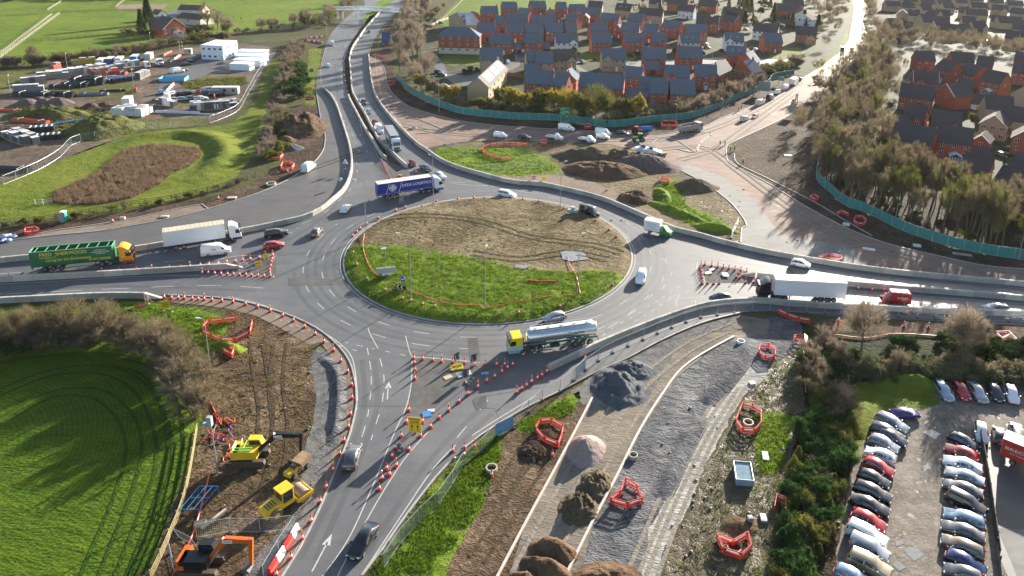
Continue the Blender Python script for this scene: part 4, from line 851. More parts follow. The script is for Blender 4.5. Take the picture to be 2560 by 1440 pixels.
# ============================================================ STREET FURNITURE
m_cone=M('cone_red',(.62,.03,.012), rough=.45, var=.08); m_sleeve=M('cone_sleeve',(.78,.78,.78), rough=.3, var=.02)
m_cbase=M('cone_base',(.3,.03,.02), rough=.7, var=.2); m_amber=M('amber_lamp',(.75,.3,.01), rough=.25, var=0)
def make_cone(lamp):
 mb=MB(); n=12; mb.box((0,0,.03),(.52,.52,.06), m=2)
 z=[.06,.34,.34,.62,.62,.95]; r=[.21,.155,.155,.10,.10,.045]
 for i, m in ((0,0),(2,1),(4,0)): mb.tube((0,0, z[i]),(0,0, z[i + 1]), r[i], r[i + 1], n, True, m)
 o=mb.build('traffic_cone',[m_cone, m_sleeve, m_cbase], smooth=40)
 if lamp:
  l=MB(); l.tube((0,0,.95),(0,0,1.03),.05,.05,8); l.tube((0,-.045,1.13),(0,.045,1.13),.11,.11,10)
  l.build('warning_lamp',m_amber, o, smooth=40)
 return o
def cones(pts, label, group, lamps=(), h=None):
 for k, (x, y) in enumerate(pts):
  p=G(x, y); z=isl_h(p.x, p.y) if h == 'isl' else .05
  l=k in lamps
  put(('cone',l), lambda: make_cone(l),(p.x, p.y, z), rnd.uniform(0,3), label + (' with amber lamp' if l else ''),'traffic cone',group, 1.12)
cones([(411,746),(429,748),(446,748),(461,748),(481,750),(496,751),(511,751),(530,753),(555,755),(583,758),(614,763),(644,770),(676,780),(707,792),(734,804),(762,820),(788,838),(810,857),(834,878),(852,905),(869,932),(879,965),(880,998),(876,1039),(871,1070)],
   'cone in the curved row along the brown footway','cones along the curved footway',(0,3,6,9,12,15,18,21,24))
cones([(860,1105),(849,1138),(834,1178),(816,1222),(801,1258),(778,1306),(756,1350),(728,1398),(691,1441)],'cone in the straight row beside the gravel trench and roller','cones beside the gravel trench',(2,6))
cones([(1035,898),(1036,911),(1038,928),(1037,949)],'cone in the short column on the left of the sign store triangle','cones closing off the sign store',(0,3))
cones([(1057,900),(1082,903),(1104,906),(1132,908),(1161,910),(1186,915),(1214,913),(1242,915),(1262,915),(1282,915),(1269,923),(1255,933)],'cone in the row across the top of the sign store','cones across the top of the sign store',(2,7,8,10,11))
cones([(1237,945),(1217,956),(1195,971),(1170,988),(1147,1007),(1122,1028),(1098,1047),(1077,1070),(1051,1093),(1022,1127),(991,1167),(974,1190),(948,1226)],'cone in the slanting row between sign store and exit road','cones down the exit road side',(2,5,8,10,11))
cones([(1022,1028),(1016,1058),(1057,1057),(1003,1093),(989,1123),(981,1144),(967,1175),(955,1200)],'cone near the yellow NARROW LANES sign','cones near the narrow lanes sign',(0,7))
cones([(1132,1130),(1161,1122),(1187,1119)],'cone of three across the exit beside the blue banner','three cones by the blue banner',(0,2))
cones([(1292,984),(1305,975),(1317,967),(1329,958),(1344,949),(1355,942),(1367,933)],'cone in the row leading to the end of the mesh fenced barrier','cones leading to the barrier end',(0,3,6))
cones([(1463,898)],'lone cone between the concrete barrier and the mesh fence','cone behind the barrier end')
cones([(506,686),(521,686),(537,687),(553,688),(569,689),(584,689),(599,690),(615,690),(629,691),(645,692),(660,693),(676,693)],'cone in the lower row of the western triangle','cones in the lower row of the western triangle',(0,3,6,9))
cones([(675,686),(675,678),(677,668),(679,658),(681,651),(682,641),(664,643),(649,647)],'cone in the short column beside the red hatchback','cones closing the western triangle',(5,6))
cones([(626,651),(607,653),(589,656),(567,658),(546,662),(523,665),(502,667),(476,670),(453,673),(424,674),(381,678),(342,680),(299,683),(256,686),(213,688),(171,691),(131,693),(112,695),(97,696),(77,697),(60,698),(24,700)],'cone in the long row behind the central barrier below the bulk lorry','cones behind the western central barrier',(0,1,3,7,10,13,16,19,21))
cones([(1752,667),(1752,673),(1753,680),(1754,688),(1755,696),(1756,705),(1756,711),(1769,710),(1784,711),(1798,710)],'cone in the column closing the eastern triangle','cones closing the eastern triangle',(0,7,8))
cones([(1762,663),(1779,666),(1794,669),(1808,671),(1822,673),(1837,676),(1852,678),(1866,681),(1842,695),(1850,695),(1864,708),(1885,708),(1847,686)],'cone in the upper row of the eastern triangle by the black cab','cones in the eastern triangle',(1,2,8,10))
cones([(882,592),(892,582),(901,574),(917,562),(946,547),(990,528),(1014,521),(1056,521),(1092,505),(1145,499),(1185,497),(1211,497),(1279,501),(1307,503),(1347,511),(1410,528),(1489,558),(1522,582),(1540,600)],'cone on the muddy rim of the roundabout','cones on the muddy rim of the roundabout',(),'isl')
cones([(884,641),(893,672),(919,707),(964,736),(1007,757),(1028,763),(1057,771),(1088,777),(1297,792),(1400,774),(1531,717)],'cone on the grassy rim of the roundabout','cones on the grassy rim of the roundabout',(),'isl')
cones([(954 + 1.75 * k, 403 + 3.7 * k) for k in range(14)],'cone in the dense line beside the central barrier end','dense line of cones at the barrier end')
cones([(886,75),(881,82),(874,91),(866,106),(860,121),(856,136),(857,156),(860,178),(861,191),(863,205),(866,218),(869,231),(871,243)],'cone in the line down the middle of the A road','cones down the middle of the A road')
cones([(945,86),(940,97),(934,108),(931,116),(926,126),(903,152)],'cone in the short line on the A road by the blue sign','cones on the A road by the blue sign')
cones([(780,130),(790,128),(800,135),(806,150),(802,172)],'cone in the line along the A road verge','cones along the A road verge')
cones([(999,441),(1003,442),(1029,431),(1040,433)],'cone near the barrier nose behind the blue lorry','cones near the barrier nose',(0,))
for p, l in [((282,556),'lone cone on the soil near the portable toilet'),((546,498),'lone cone on the soil verge above the closed tarmac'),((1517,477),'lone cone on the mud beside the closed path'),((1473,487),'cone on the closed path near the barrier'),((1682,525),'cone in the weeds of the dug area'),((719,430),'cone beside the lower orange barrier ring'),((749,427),'cone behind the dusty white van'),((1381,1141),'cone below the red barrier ring by the pale mound'),((1229,1191),'cone in front of the concrete ring on the grass'),((2260,817),'cone on the verge strip behind the fence'),((2321,820),'second cone on the verge strip behind the fence')]:
 cones([p], l,'scattered single cones')
cones([(2267,783),(2276,781),(2294,783)],'cone of three between the barrier and the fence below the red van','three cones below the red van')
cones([(2146,724),(2180,727),(2210,728)],'cone of three behind the long white trailer','three cones behind the white trailer')
# ---- concrete barrier blocks
def cmat():
 m, t, b=_mat('barrier_concrete'); oi=t.nodes.new('ShaderNodeObjectInfo'); n=t.nodes.new('ShaderNodeTexNoise'); n.inputs['Scale'].default_value=3; n.inputs['Detail'].default_value=6
 tc=t.nodes.new('ShaderNodeTexCoord'); t.links.new(tc.outputs['Object'], n.inputs['Vector'])
 a=t.nodes.new('ShaderNodeMath'); a.operation='MULTIPLY_ADD'; a.inputs[1].default_value=.5; t.links.new(oi.outputs['Random'], a.inputs[0])
 c=t.nodes.new('ShaderNodeMath'); c.operation='MULTIPLY'; c.inputs[1].default_value=.75; t.links.new(n.outputs[0], c.inputs[0]); t.links.new(c.outputs[0], a.inputs[2])
 r=ramp(t, [(.1,(.2,.185,.16)),(.5,(.33,.315,.28)),(.9,(.45,.43,.385))]); t.links.new(a.outputs[0], r.inputs[0]); t.links.new(r.outputs[0], b.inputs['Base Color']); b.inputs['Roughness'].default_value=.85
 return m
m_bar=cmat()
def make_block(L):
 h, wd, bv=1.12,.52,.05; mb=MB(); pr=[(-wd / 2,0),(-wd / 2, h - bv),(-wd / 2 + bv, h),(wd / 2 - bv, h),(wd / 2, h - bv),(wd / 2,0)]
 mb.loft([[(x, y, z) for y, z in pr] for x in (-L / 2 + .02, L / 2 - .02)])
 for x in (-L / 2 + .5, L / 2 - .5): mb.box((x, 0, h + .01),(.16,.1,.06))
 return mb.build('concrete_barrier',m_bar)
def barrier(px, label, group, L=3., z=.05, ramp_end=False):
 P=smooth_poly(GL(px), step=1.)
 W_=walk(P, L)
 for (p, _),(q, _) in zip(W_, W_[1:]):
  put(('block',L), lambda: make_block(L),(p + q) / 2 + Vector((0,0, z)), heading(p, q), label,'concrete barrier',group)
 if ramp_end:
  (p, _),(q, _)=W_[-2:]; d=(q - p).normalized(); c=q + d * 1.4; rz=heading(p, q)
  o=MB().side([(-1.4,0),(-1.4,1.1),(1.4,.15),(1.4,0)],-.26,.26).build('barrier_end_ramp',m_bar); o.location=c + Vector((0,0, z)); o.rotation_euler=(0,0, rz)
  tag(o, label.replace('block in','sloping end piece of'),'concrete barrier')
barrier(B1,'concrete block in the curved barrier along the closed tarmac','concrete blocks along the closed tarmac')
barrier([(952,30),(920,65),(895,100),(880,125),(874,150),(876,170),(880,225),(890,250),(912,287),(935,332),(952,360),(980,385),(1002,407),(1025,426)],'concrete block in the A road central barrier beside the queue','concrete blocks beside the queue')
barrier([(871,242),(876,255),(890,282),(910,320),(932,355),(952,388),(968,402)],'concrete block in the short parallel barrier on the A road','concrete blocks of the short parallel barrier')
barrier(B4,'concrete block in the long barrier round the far side of the roundabout','concrete blocks round the far side')
barrier([(1892,694),(1950,700),(2030,707),(2117,715),(2300,731),(2420,740),(2560,752),(2660,760)],'concrete block in the central barrier behind the long white trailer','concrete blocks of the eastern central barrier')
barrier([(1372,927),(1430,900),(1485,873),(1555,843),(1630,813),(1705,786),(1755,771),(1805,762),(1905,757),(1940,762),(2095,772),(2220,777),(2345,783),(2560,791),(2660,797)],'concrete block in the barrier backed by mesh fencing','concrete blocks backed by mesh fencing')
barrier([(-60,709),(0,705),(225,693),(410,682),(550,673),(600,671)],'concrete block in the western central barrier','concrete blocks of the western central barrier',ramp_end=True)
barrier([(-60,762),(0,758),(100,753),(195,748),(287,745),(377,746)],'concrete block in the barrier above the weedy verge','concrete blocks above the weedy verge',ramp_end=True)
o=MB().side([(-1.4,0),(-1.4,1.1),(1.4,.15),(1.4,0)],-.26,.26).build('barrier_end_ramp',m_bar); o.location=G(1870,690) + Vector((0,0,.05)); o.rotation_euler=(0,0, heading(G(1892,694), G(1860,689))); tag(o,'sloping end piece of the central barrier in the eastern triangle','concrete barrier')
# ---- water filled plastic barriers
def make_wb(c):
 pr=[(-.3,0),(-.28,.25),(-.14,.45),(-.12,.9),(.12,.9),(.14,.45),(.28,.25),(.3,0)]
 return MB().loft([[(x, y, z) for y, z in pr] for x in (-.72,-.7,.7,.72)]).build('plastic_barrier',M('barrier_' + c, (.62,.03,.02) if c == 'red' else (.74,.74,.72), rough=.4, var=.05))
def wbars(px, label, group, L=1.5):
 W_=walk(smooth_poly(GL(px), step=.7), L)
 for k, ((p, _),(q, _)) in enumerate(zip(W_, W_[1:])):
  c='red' if k % 2 else 'white'
  put(('wb',c), lambda: make_wb(c),(p + q) / 2 + Vector((0,0,.05)), heading(p, q), c + ' ' + label,'plastic barrier',group)
wbars([(745,1322),(722,1362),(690,1412),(668,1450)],'water filled barrier section beside the roller enclosure','plastic barriers beside the roller enclosure',1.6)
wbars([(760,97),(790,95),(819,92)],'barrier section in the upper row at the compound gate','plastic barriers at the compound gate')
wbars([(754,104),(785,105),(812,110)],'barrier section in the lower row at the compound gate','plastic barriers at the compound gate')
wbars([(426,156),(440,147),(454,138)],'barrier section beside the compound lane','plastic barriers beside the compound lane')
wbars([(410,238),(424,222),(437,209)],'barrier section by the compound parking','plastic barriers by the compound parking')
wbars([(478,232),(514,231)],'barrier section between the compound cars and the cabins','plastic barriers behind the compound cars')
# ---- red pedestrian barriers
m_ped=M('barrier_panel_red',(.66,.035,.02), rough=.45, var=.06); m_ped2=M('barrier_panel_orange',(.72,.09,.02), rough=.45, var=.06)
def make_ped(kind):
 m=m_ped if kind == 'red' else m_ped2; mb=MB(); L=2.0
 mb.box((0,0,.95),(L, .06,.12)); mb.box((0,0,.52),(L, .05,.1)); mb.box((0,0,.16),(L, .06,.14))
 for k in range(9): mb.box((-L / 2 + .05 + k * (L - .1) / 8,0,.55),(.07 if k not in (0,8) else .1,.05,.74))
 o=mb.build('pedestrian_barrier',m)
 MB().box((0,0,.73),(1.5,.062,.12)).build('reflective_strip',M('reflective_white',(.7,.66,.66), var=0), o)
 for x in (-.75,.75): MB().box((x, 0,.03),(.12,.62,.06)).build('foot',m_dark, o)
 return o
def peds(px, label, group, kind='red',closed=False, z=.04, s=1.1):
 P=GL(px); P=P + P[:1] if closed else P
 for a, b in zip(P, P[1:]):
  n=max(1, round((b - a).length / (2.05 * s)))
  for k in range(n):
   p, q=a.lerp(b, k / n), a.lerp(b, (k + 1) / n); sx=(q - p).length / 2.05
   o=put(('ped',kind), lambda: make_ped(kind),(p + q) / 2 + Vector((0,0, z)), heading(p, q), label,'barrier panel',group, (sx, 1, s))
for k, (px, l, kd, cl) in enumerate([
 ([(632,812),(626,840),(585,860),(553,858),(528,847),(507,838)],'red barrier panel in the front of the large grassy pit enclosure','red',False),([(508,826),(523,812),(559,808),(592,804)],'red barrier panel at the back of the large grassy pit enclosure','red',False),
 ([(558,884),(580,898),(586,884),(575,880)],'red barrier panel by the small hole under the lamp column','red',False),
 ([(664,398),(680,401),(700,400),(709,392),(700,384),(682,382),(668,386)],'orange barrier panel in the upper ring beside the earth mound','orange',True),([(702,424),(712,430),(730,426),(737,417),(722,410),(708,412)],'orange barrier panel in the lower ring beside the dusty van','orange',True),
 ([(930,141),(944,141),(962,147)],'red barrier panel at the start of the bare road','red',False),([(968,208),(980,207),(990,204),(985,213),(972,217)],'red barrier panel at the end of the teal hoarding','red',False),([(985,53),(1007,52)],'red barrier panel near the footbridge','red',False),
 ([(1318,366),(1290,363),(1260,363),(1225,366),(1206,374),(1206,384),(1222,392),(1250,400),(1280,402)],'orange barrier panel in the curved line on the fenced grass','orange',False),
 ([(1350,362),(1352,355),(1369,356),(1369,364)],'red barrier panel of the box behind the orange curve','red',True),([(1460,322),(1462,315),(1477,316),(1478,323)],'red barrier panel of the small box under the hoarding','red',True),([(1652,318),(1656,307),(1690,308),(1693,319)],'red barrier panel of the long box beside the tipper lorry','red',True),
 ([(1648,458),(1652,449),(1671,452),(1672,462)],'red barrier panel of the box on the weedy mound','red',True),([(2022,498),(2034,493),(2047,500),(2040,506)],'red barrier panel of the small ring nearest the hoarding corner','red',True),([(2090,541),(2102,534),(2122,543)],'red barrier panel of the bent pair below the hoarding','red',False),
 ([(2132,558),(2138,548),(2155,548),(2165,557),(2158,566),(2143,566)],'red barrier panel of the round enclosure below the hoarding','red',True),([(2044,653),(2070,644),(2106,651),(2100,659),(2070,657)],'red barrier panel of the long enclosure above the concrete barrier','red',True),
 ([(1944,784),(1967,795),(1995,805),(2025,810)],'red barrier panel in the chain by the mesh fence','red',False),([(2490,846),(2502,858),(2520,850)],'red barrier panel at the pit on the dark bank','red',False),([(2487,842),(2518,840),(2540,862)],'red barrier panel at the back of the pit on the dark bank','red',False),
 ([(1896,888),(1900,874),(1920,871),(1938,885),(1936,900),(1912,903)],'red barrier panel of the hexagon nearest the mesh fence','red',True),([(1838,1062),(1855,1086),(1885,1088),(1902,1070),(1900,1038),(1880,1024),(1856,1020)],'red barrier panel of the ring on the green patch','red',True),
 ([(1338,1082),(1360,1108),(1395,1122),(1403,1100),(1408,1078),(1378,1060),(1350,1063)],'red barrier panel of the ring beside the pale pink mound','red',True),([(1562,1212),(1592,1230),(1606,1262),(1568,1274),(1524,1262),(1550,1243)],'red barrier panel of the ring beside the kerb edging','red',True),
 ([(1790,1352),(1832,1368),(1868,1347),(1877,1380),(1852,1402),(1808,1388)],'red barrier panel of the ring round a manhole','red',True),([(1934,1284),(1940,1252),(1962,1262),(1962,1290)],'red barrier panel half hidden by the conifers','red',False),([(62,588),(82,588),(101,583),(90,576),(66,579)],'red barrier panel of the long heap by the closed road','red',True),
 ([(328,272),(340,268),(354,270),(352,282),(338,286)],'orange barrier panel by the pale container','orange',True),([(410,142),(420,136),(430,132)],'orange barrier panel near the compound gatehouse','orange',False),([(330,226),(342,224),(342,232)],'orange barrier panel at the corner of the compound lane','orange',False),([(-20,850),(8,843),(24,841)],'red barrier panel at the left edge behind the hedge','red',False)]):
 peds(px, l,'red and orange barrier panels ' + str(k + 1) if False else l.replace('panel','panels',1), kd, cl)
# ---- mesh panels
m_mesh=M('mesh_wire',(.4,.42,.43), rough=.45, metal=.4, var=.05)
def mesh_fence(name, px, label, h=2., panel=3.4, wires=7, z=.05, m=None, cat='fence',foot=True, cover=None, lean=0.):
 P=GL(px); P=smooth_poly(P, step=1.2); W_=walk(P, panel); W_=W_ if len(W_) > 1 else [(P[0],0),(P[-1],0)]; root=thing(name, label, cat, None, W_[0][0])
 m=m or m_mesh; o0=W_[0][0]; root.location=(o0.x, o0.y, 0)
 for k, ((p, _),(q, _)) in enumerate(zip(W_, W_[1:])):
  if k >= 98: break
  rz=heading(p, q); L=(q - p).length - .06; key=('mesh',name, round(h, 1), round(L, 1), bool(cover))
  if key not in MC:
   mb=MB()
   for s in (-1,1): mb.tube((s * L / 2,0,0),(s * L / 2,0, h),.03,.03,5)
   for zz in (.12, h - .03): mb.tube((-L / 2,0, zz),(L / 2,0, zz),.028,.028,5)
   for j in range(1, wires): mb.tube((-L / 2,0, h * j / wires),(L / 2,0, h * j / wires),.007,.007,3, False)
   for j in range(1,16): mb.tube((-L / 2 + L * j / 16,0,.12),(-L / 2 + L * j / 16,0, h),.006,.006,3, False)
   me=mb.mesh('mesh_panel',m)
   f=MB().box((0,0,.08),(.7,.24,.16)).mesh('foot',m_dark); cv=None
   if cover:
    c=MB(); c.box((0,-.03, h / 2 + .03),(L - .08,.02, h - .2), m=0)
    c.box((0,-.045, h * .70),(L * .62,.014, h * .13), m=1); c.box((0,-.045,.28),(L - .1,.014,.14), m=1)
    cv=c.mesh('banner',cover)
   MC[key]=(me, f, cv)
  me, f, cv=MC[key]; c=(p + q) / 2
  o=link('mesh_panel',me, root); o.location=(c.x - o0.x, c.y - o0.y, z); o.rotation_euler=(lean, 0, rz)
  if cv: link('banner',cv, o)
  if foot and k < 60: ft=link('foot',f, root); ft.location=(p.x - o0.x, p.y - o0.y, z); ft.rotation_euler=(0,0, rz + 1.57)
 return root
teal=[M('hoarding_teal',(.006,.21,.2), rough=.5, var=.12), M('hoarding_print',(.42,.6,.6), rough=.5, var=.3, scale=9)]
mesh_fence('hoarding_fence',[(1985,187),(1935,197),(1920,213),(1900,226)],'short far length of teal banner hoarding by the bright road',2.6, cover=teal)
mesh_fence('hoarding_fence',[(1898,226),(1850,246),(1805,267),(1765,284),(1730,296),(1690,302),(1655,304),(1587,313),(1530,319),(1470,313),(1405,304),(1340,301),(1280,299),(1215,293),(1155,286),(1115,274),(1065,254),(1022,229),(1005,212),(990,196)],'long curving teal banner hoarding in front of the new houses',2.6, cover=teal)
mesh_fence('hoarding_fence',[(2660,662),(2560,651),(2470,638),(2390,622),(2340,607),(2270,584),(2235,569),(2215,559),(2165,533),(2135,523),(2105,511),(2075,483),(2046,458),(2040,435),(2046,410),(2058,385),(2066,362)],'teal banner hoarding along the edge of the wood',2.6, cover=teal)
mesh_fence('mesh_fence',[(2660,812),(2560,806),(2345,798),(2225,791),(2100,786),(1925,779),(1842,782),(1795,787),(1755,793),(1717,805),(1682,818),(1645,833),(1606,850),(1571,865),(1532,882),(1496,902),(1462,926),(1430,956),(1399,980),(1367,993),(1329,1023),(1287,1068)],'galvanised mesh fence behind the concrete barrier and haul road',2.1)
mesh_fence('mesh_fence',[(1240,1092),(1207,1128),(1155,1168),(1130,1215),(1090,1270),(1035,1320),(992,1372),(952,1437),(940,1460)],'galvanised mesh fence along the grass beside the black saloon',2.1)
o=mesh_fence('mesh_fence',[(1284,1070),(1238,1094)],'mesh panel with a blue banner at the roadside corner',2.1, panel=3.2, cover=[M('banner_blue',(.12,.3,.5), rough=.5, var=.35, scale=3), M('banner_print',(.35,.5,.6), var=.3, scale=6)])
o=mesh_fence('mesh_fence',[(1462,924),(1432,955)],'mesh panel with a pale blue printed banner beside the stone heap',2.15, panel=3., cover=[M('banner_pale',(.3,.42,.48), rough=.5, var=.25, scale=3), MC['banner_print']])
mesh_fence('mesh_fence',[(492,1347),(535,1337),(577,1331),(640,1334),(662,1332),(738,1324)],'mesh fence between the orange excavator and the roller',2.0)
mesh_fence('mesh_fence',[(738,1325),(706,1370),(668,1437),(655,1460)],'mesh fence beside the red and white plastic barriers',2.0)
mesh_fence('mesh_fence',[(448,1345),(492,1368)],'single leaning mesh panel near the orange excavator',2.0, lean=.3)
mesh_fence('mesh_fence',[(425,1385),(436,1432)],'mesh panel standing beside the timber fence',2.0)
mesh_fence('security_fence',[(10,462),(50,446),(102,423),(152,392),(185,360),(240,348),(330,328),(392,322),(452,318),(515,311),(577,288),(600,272),(615,245),(640,200),(655,175),(676,133)],'grey mesh security fence round the site compound',2.3, panel=3.6, foot=False)
mesh_fence('security_fence',[(632,108),(700,105),(762,101)],'pale green palisade fence at the compound gate',2.4, panel=3., wires=2, m=M('palisade',(.3,.42,.42), var=.1), foot=False)
mesh_fence('mesh_fence',[(1112,362),(1150,378),(1182,384),(1210,376)],'bent mesh fence on the weedy works area',2., foot=True)
mesh_fence('mesh_fence',[(1195,424),(1260,422),(1330,420),(1390,421)],'low mesh fence round the trench in the works area',1.6)
mesh_fence('mesh_fence',[(1828,596),(1846,560)],'mesh panel propped at the tip of the weedy mound',2., panel=3.)
# ---- timber fences
def rail_fence(px, label, h=1.15, rails=3, step=2.7, m=None, dbl=1):
 m=m or M('fence_timber',(.16,.12,.075), rough=.85, var=.25); P=smooth_poly(GL(px), step=1.5); W_=walk(P, step); o0=W_[0][0]; root=thing('rail_fence',label,'fence',None, o0)
 key=('rail',m.name, h)
 if key not in MC: MC[key]=MB().box((0,0, h / 2 + .05),(.13,.13, h + .1)).mesh('post',m)
 for k, (p, a) in enumerate(W_[:100]): o=link('post',MC[key], root); o.location=p - o0; o.rotation_euler=(0,0, a)
 mb=MB()
 for (p, _),(q, _) in zip(W_, W_[1:]):
  d=(q - p).normalized(); n=Vector((-d.y, d.x, 0)) * .085
  for j in range(rails):
   z=h * (j + 1) / rails - .06; a, b=p - o0 + n, q - o0 + n
   mb.add([(v.x + u.x, v.y + u.y, v.z + z + dz) for v in (a, b) for u in (Vector((0,0,0)), n * .4) for dz in (-.06,.06)],[(0,1,5,4),(2,6,7,3),(1,3,7,5),(0,4,6,2)])
 mb.build('rail',m, root, fix=False); return root
rail_fence([(492,1075),(484,1127),(475,1180),(467,1220),(457,1260),(447,1292),(435,1320),(422,1350),(405,1390),(387,1427),(368,1470)],'new yellowish post and rail fence beside the dark green field',1.25,4, m=M('new_timber',(.3,.24,.11), rough=.8, var=.2))
rail_fence([(-40,568),(0,563),(100,553),(157,546),(250,529),(340,513),(430,499),(520,479),(600,456),(645,440)],'dark post and rail fence between the basin grass and the closed road',1.2,3)
pale=M('pale_rail',(.5,.45,.38), rough=.8, var=.15)
rail_fence([(-40,150),(0,137),(60,92),(132,37)],'pale double rail fence along the upper side of the paddock track',1.3,2,3.5, pale); rail_fence([(-40,165),(0,147),(70,95),(152,34)],'pale rail fence along the lower side of the paddock track',1.4,2,3.5, pale)
rail_fence([(65,105),(150,100),(230,93),(310,88),(335,84)],'dark rail fence across the middle paddock',1.3,3,3.); rail_fence([(-40,42),(60,40),(150,33),(270,28),(360,27)],'dark rail fence across the upper paddocks',1.3,3,3.5); rail_fence([(120,27),(155,5)],'short pale rail fence at the top of the paddock track',1.3,2,3., pale); rail_fence([(290,20),(313,0)],'short pale rail fence beside the riding arena',1.3,2,3., pale)
rail_fence([(1075,66),(1105,50),(1140,18),(1170,-12)],'pale fence along the play field path',1.0,2,4., pale)
rail_fence([(88,510),(112,511),(134,506)],'small pale timber railing at the edge of the reed bed',1.1,3,1.8, pale)
def solid_fence(px, label, h=1.8, c=(.03,.026,.022), name='board_fence',th=.08):
 P=GL(px); o0=P[0]; root=thing(name, label,'fence',None, o0); m=M(name + str(c), c, rough=.85, var=.3, scale=4)
 b=MB(); strip_mb(b, [p - o0 for p in smooth_poly(P, step=2)], th, 0, h); b.build('boards',m, root)
 for p, a in walk(P, 2.8)[:80]: o=MB().box((0,0, h / 2 + .04),(.14,.14, h + .08)).build('post',m, root) if (name,'post') not in MC else link('post',MC[name,'post'], root); MC[name,'post']=o.data; o.location=p - o0; o.rotation_euler=(0,0, a)
solid_fence([(2448,1098),(2458,1150),(2470,1220),(2480,1290),(2492,1370),(2496,1400)],'dark close boarded fence between car park and yard',1.6); solid_fence([(2488,1372),(2500,1440),(2504,1480)],'lower grey length of fence at the corner of the yard',1.1,(.12,.11,.1))
solid_fence([(1600,268),(1700,278),(1720,284)],'weathered garden fence behind the pale hedge',1.8,(.2,.17,.13)); solid_fence([(1262,190),(1310,196)],'timber garden fence between the solar terrace and the red terrace',1.8,(.2,.11,.05)); solid_fence([(1495,188),(1555,190)],'curved brick garden wall below the buff house',1.8,(.2,.11,.075),'garden_wall',.2); solid_fence([(1648,186),(1680,186)],'timber garden fence below the red house with french windows',1.8,(.16,.13,.1))
solid_fence([(1060,85),(1085,62),(1120,48)],'pale boarded fence by the apartment car park',1.6,(.4,.33,.24))
# ---- lamp columns
m_post=M('lamp_column_grey',(.4,.41,.42), rough=.4, metal=.5, var=.06)
def lamp_column(x, y, h, label, arm=1.6, az=3.4, z=.05, twin=False):
 t=thing('street_lamp',label,'street lamp',None, G(x, y) + Vector((0,0, z)), az)
 b=MB(); b.tube((0,0,0),(0,0,1.4),.11,.11,10); b.tube((0,0,1.4),(0,0, h),.08,.05,8); b.build('column',m_post, t, smooth=50)
 for s in ((1,-1) if twin else (1,)):
  a=MB(); a.tube((0,0, h - .05),(s * arm, 0, h + .18),.035,.035,6); a.build('arm',m_post, t)
  l=MB(); l.loft([[(s * (arm + dx), yy * w, h + .14 + zz) for yy, zz in ((-.16,0),(-.12,.12),(.12,.12),(.16,0),(0,-.05))] for dx, w in ((-.05,.5),(.15,1),(.55,1),(.75,.5))]); l.build('lamp_head',M('lamp_head_grey',(.5,.51,.52), rough=.4, var=0), t, smooth=40)
lamp_column(1213,783,12,'tall street lamp on the near grassy edge of the roundabout',.5,1.5,.6); lamp_column(1028,752,12.3,'tall street lamp next to the chevron board on the roundabout',1.9,2.9,.6); lamp_column(916,590,12.3,'tall street lamp on the muddy edge nearest the white coupe',1.9,2.9,.3)
lamp_column(1400,530,12.3,'tall street lamp beside the black van',.8,.5,.3); lamp_column(1443,745,12.2,'tall street lamp at the grass edge of the roundabout near the tanker',.5,.6,.6); lamp_column(1084,516,12.3,'tall street lamp in front of the blue curtain lorry cab',1., 2.4,.3)
lamp_column(1098,282,12.4,'street lamp on the soil in front of the teal hoarding',1.2,3.3); lamp_column(526,925,8.6,'short street lamp beside the grassy pit enclosure',.6,3.1); lamp_column(1291,158,7,'estate street lamp beside the buff trio of houses',.4,.5); lamp_column(1092,170,8,'estate street lamp in front of the apartment block',.5,2.)
lamp_column(1780,152,6,'estate street lamp near the rendered houses',.5,1.); lamp_column(2460,140,9,'street lamp among the far bare trees',.6,1.); lamp_column(2237,556,4.5,'short pale post against the teal hoarding by the wood',.3,.5); lamp_column(2546,650,5.5,'pale post against the hoarding at the right edge',.3,.5); lamp_column(817,88,7,'camera post at the compound gate',.5,3.); lamp_column(1689,312,7,'thin post beside the long red box enclosure',.3,2.)
lamp_column(1803,288,6,'thin post on the soil below the hoarding bend',.3,2.); lamp_column(2180,62,9,'street lamp beside the bright far road',1., 3.); lamp_column(378,120,7,'yard light column behind the pale container',.4,2.); lamp_column(170,178,7,'yard light column behind the pallet stacks',.4,2.); lamp_column(28,240,7,'yard light column by the grey bulk bags',.4,2.); lamp_column(335,222,7,'yard light column at the end of the pipe stacks',.4,2.)
def cctv_column():
 t=thing('camera_mast','leaning camera mast with a grey cabinet beside the tangled ducts','mast',None, G(545,1182))
 MB().tube((0,0,0),(-.25,.1,8.2),.11,.07,8).build('pole',m_post, t); MB().box((-.25,0,7.6),(.55,.5,1.3)).build('cabinet',M('cabinet_grey',(.3,.32,.35), var=.1), t); MB().box((-.85,0,7.2),(.5,.4,.3)).build('camera',M('camera_teal',(.2,.32,.36), var=.1), t)
cctv_column()
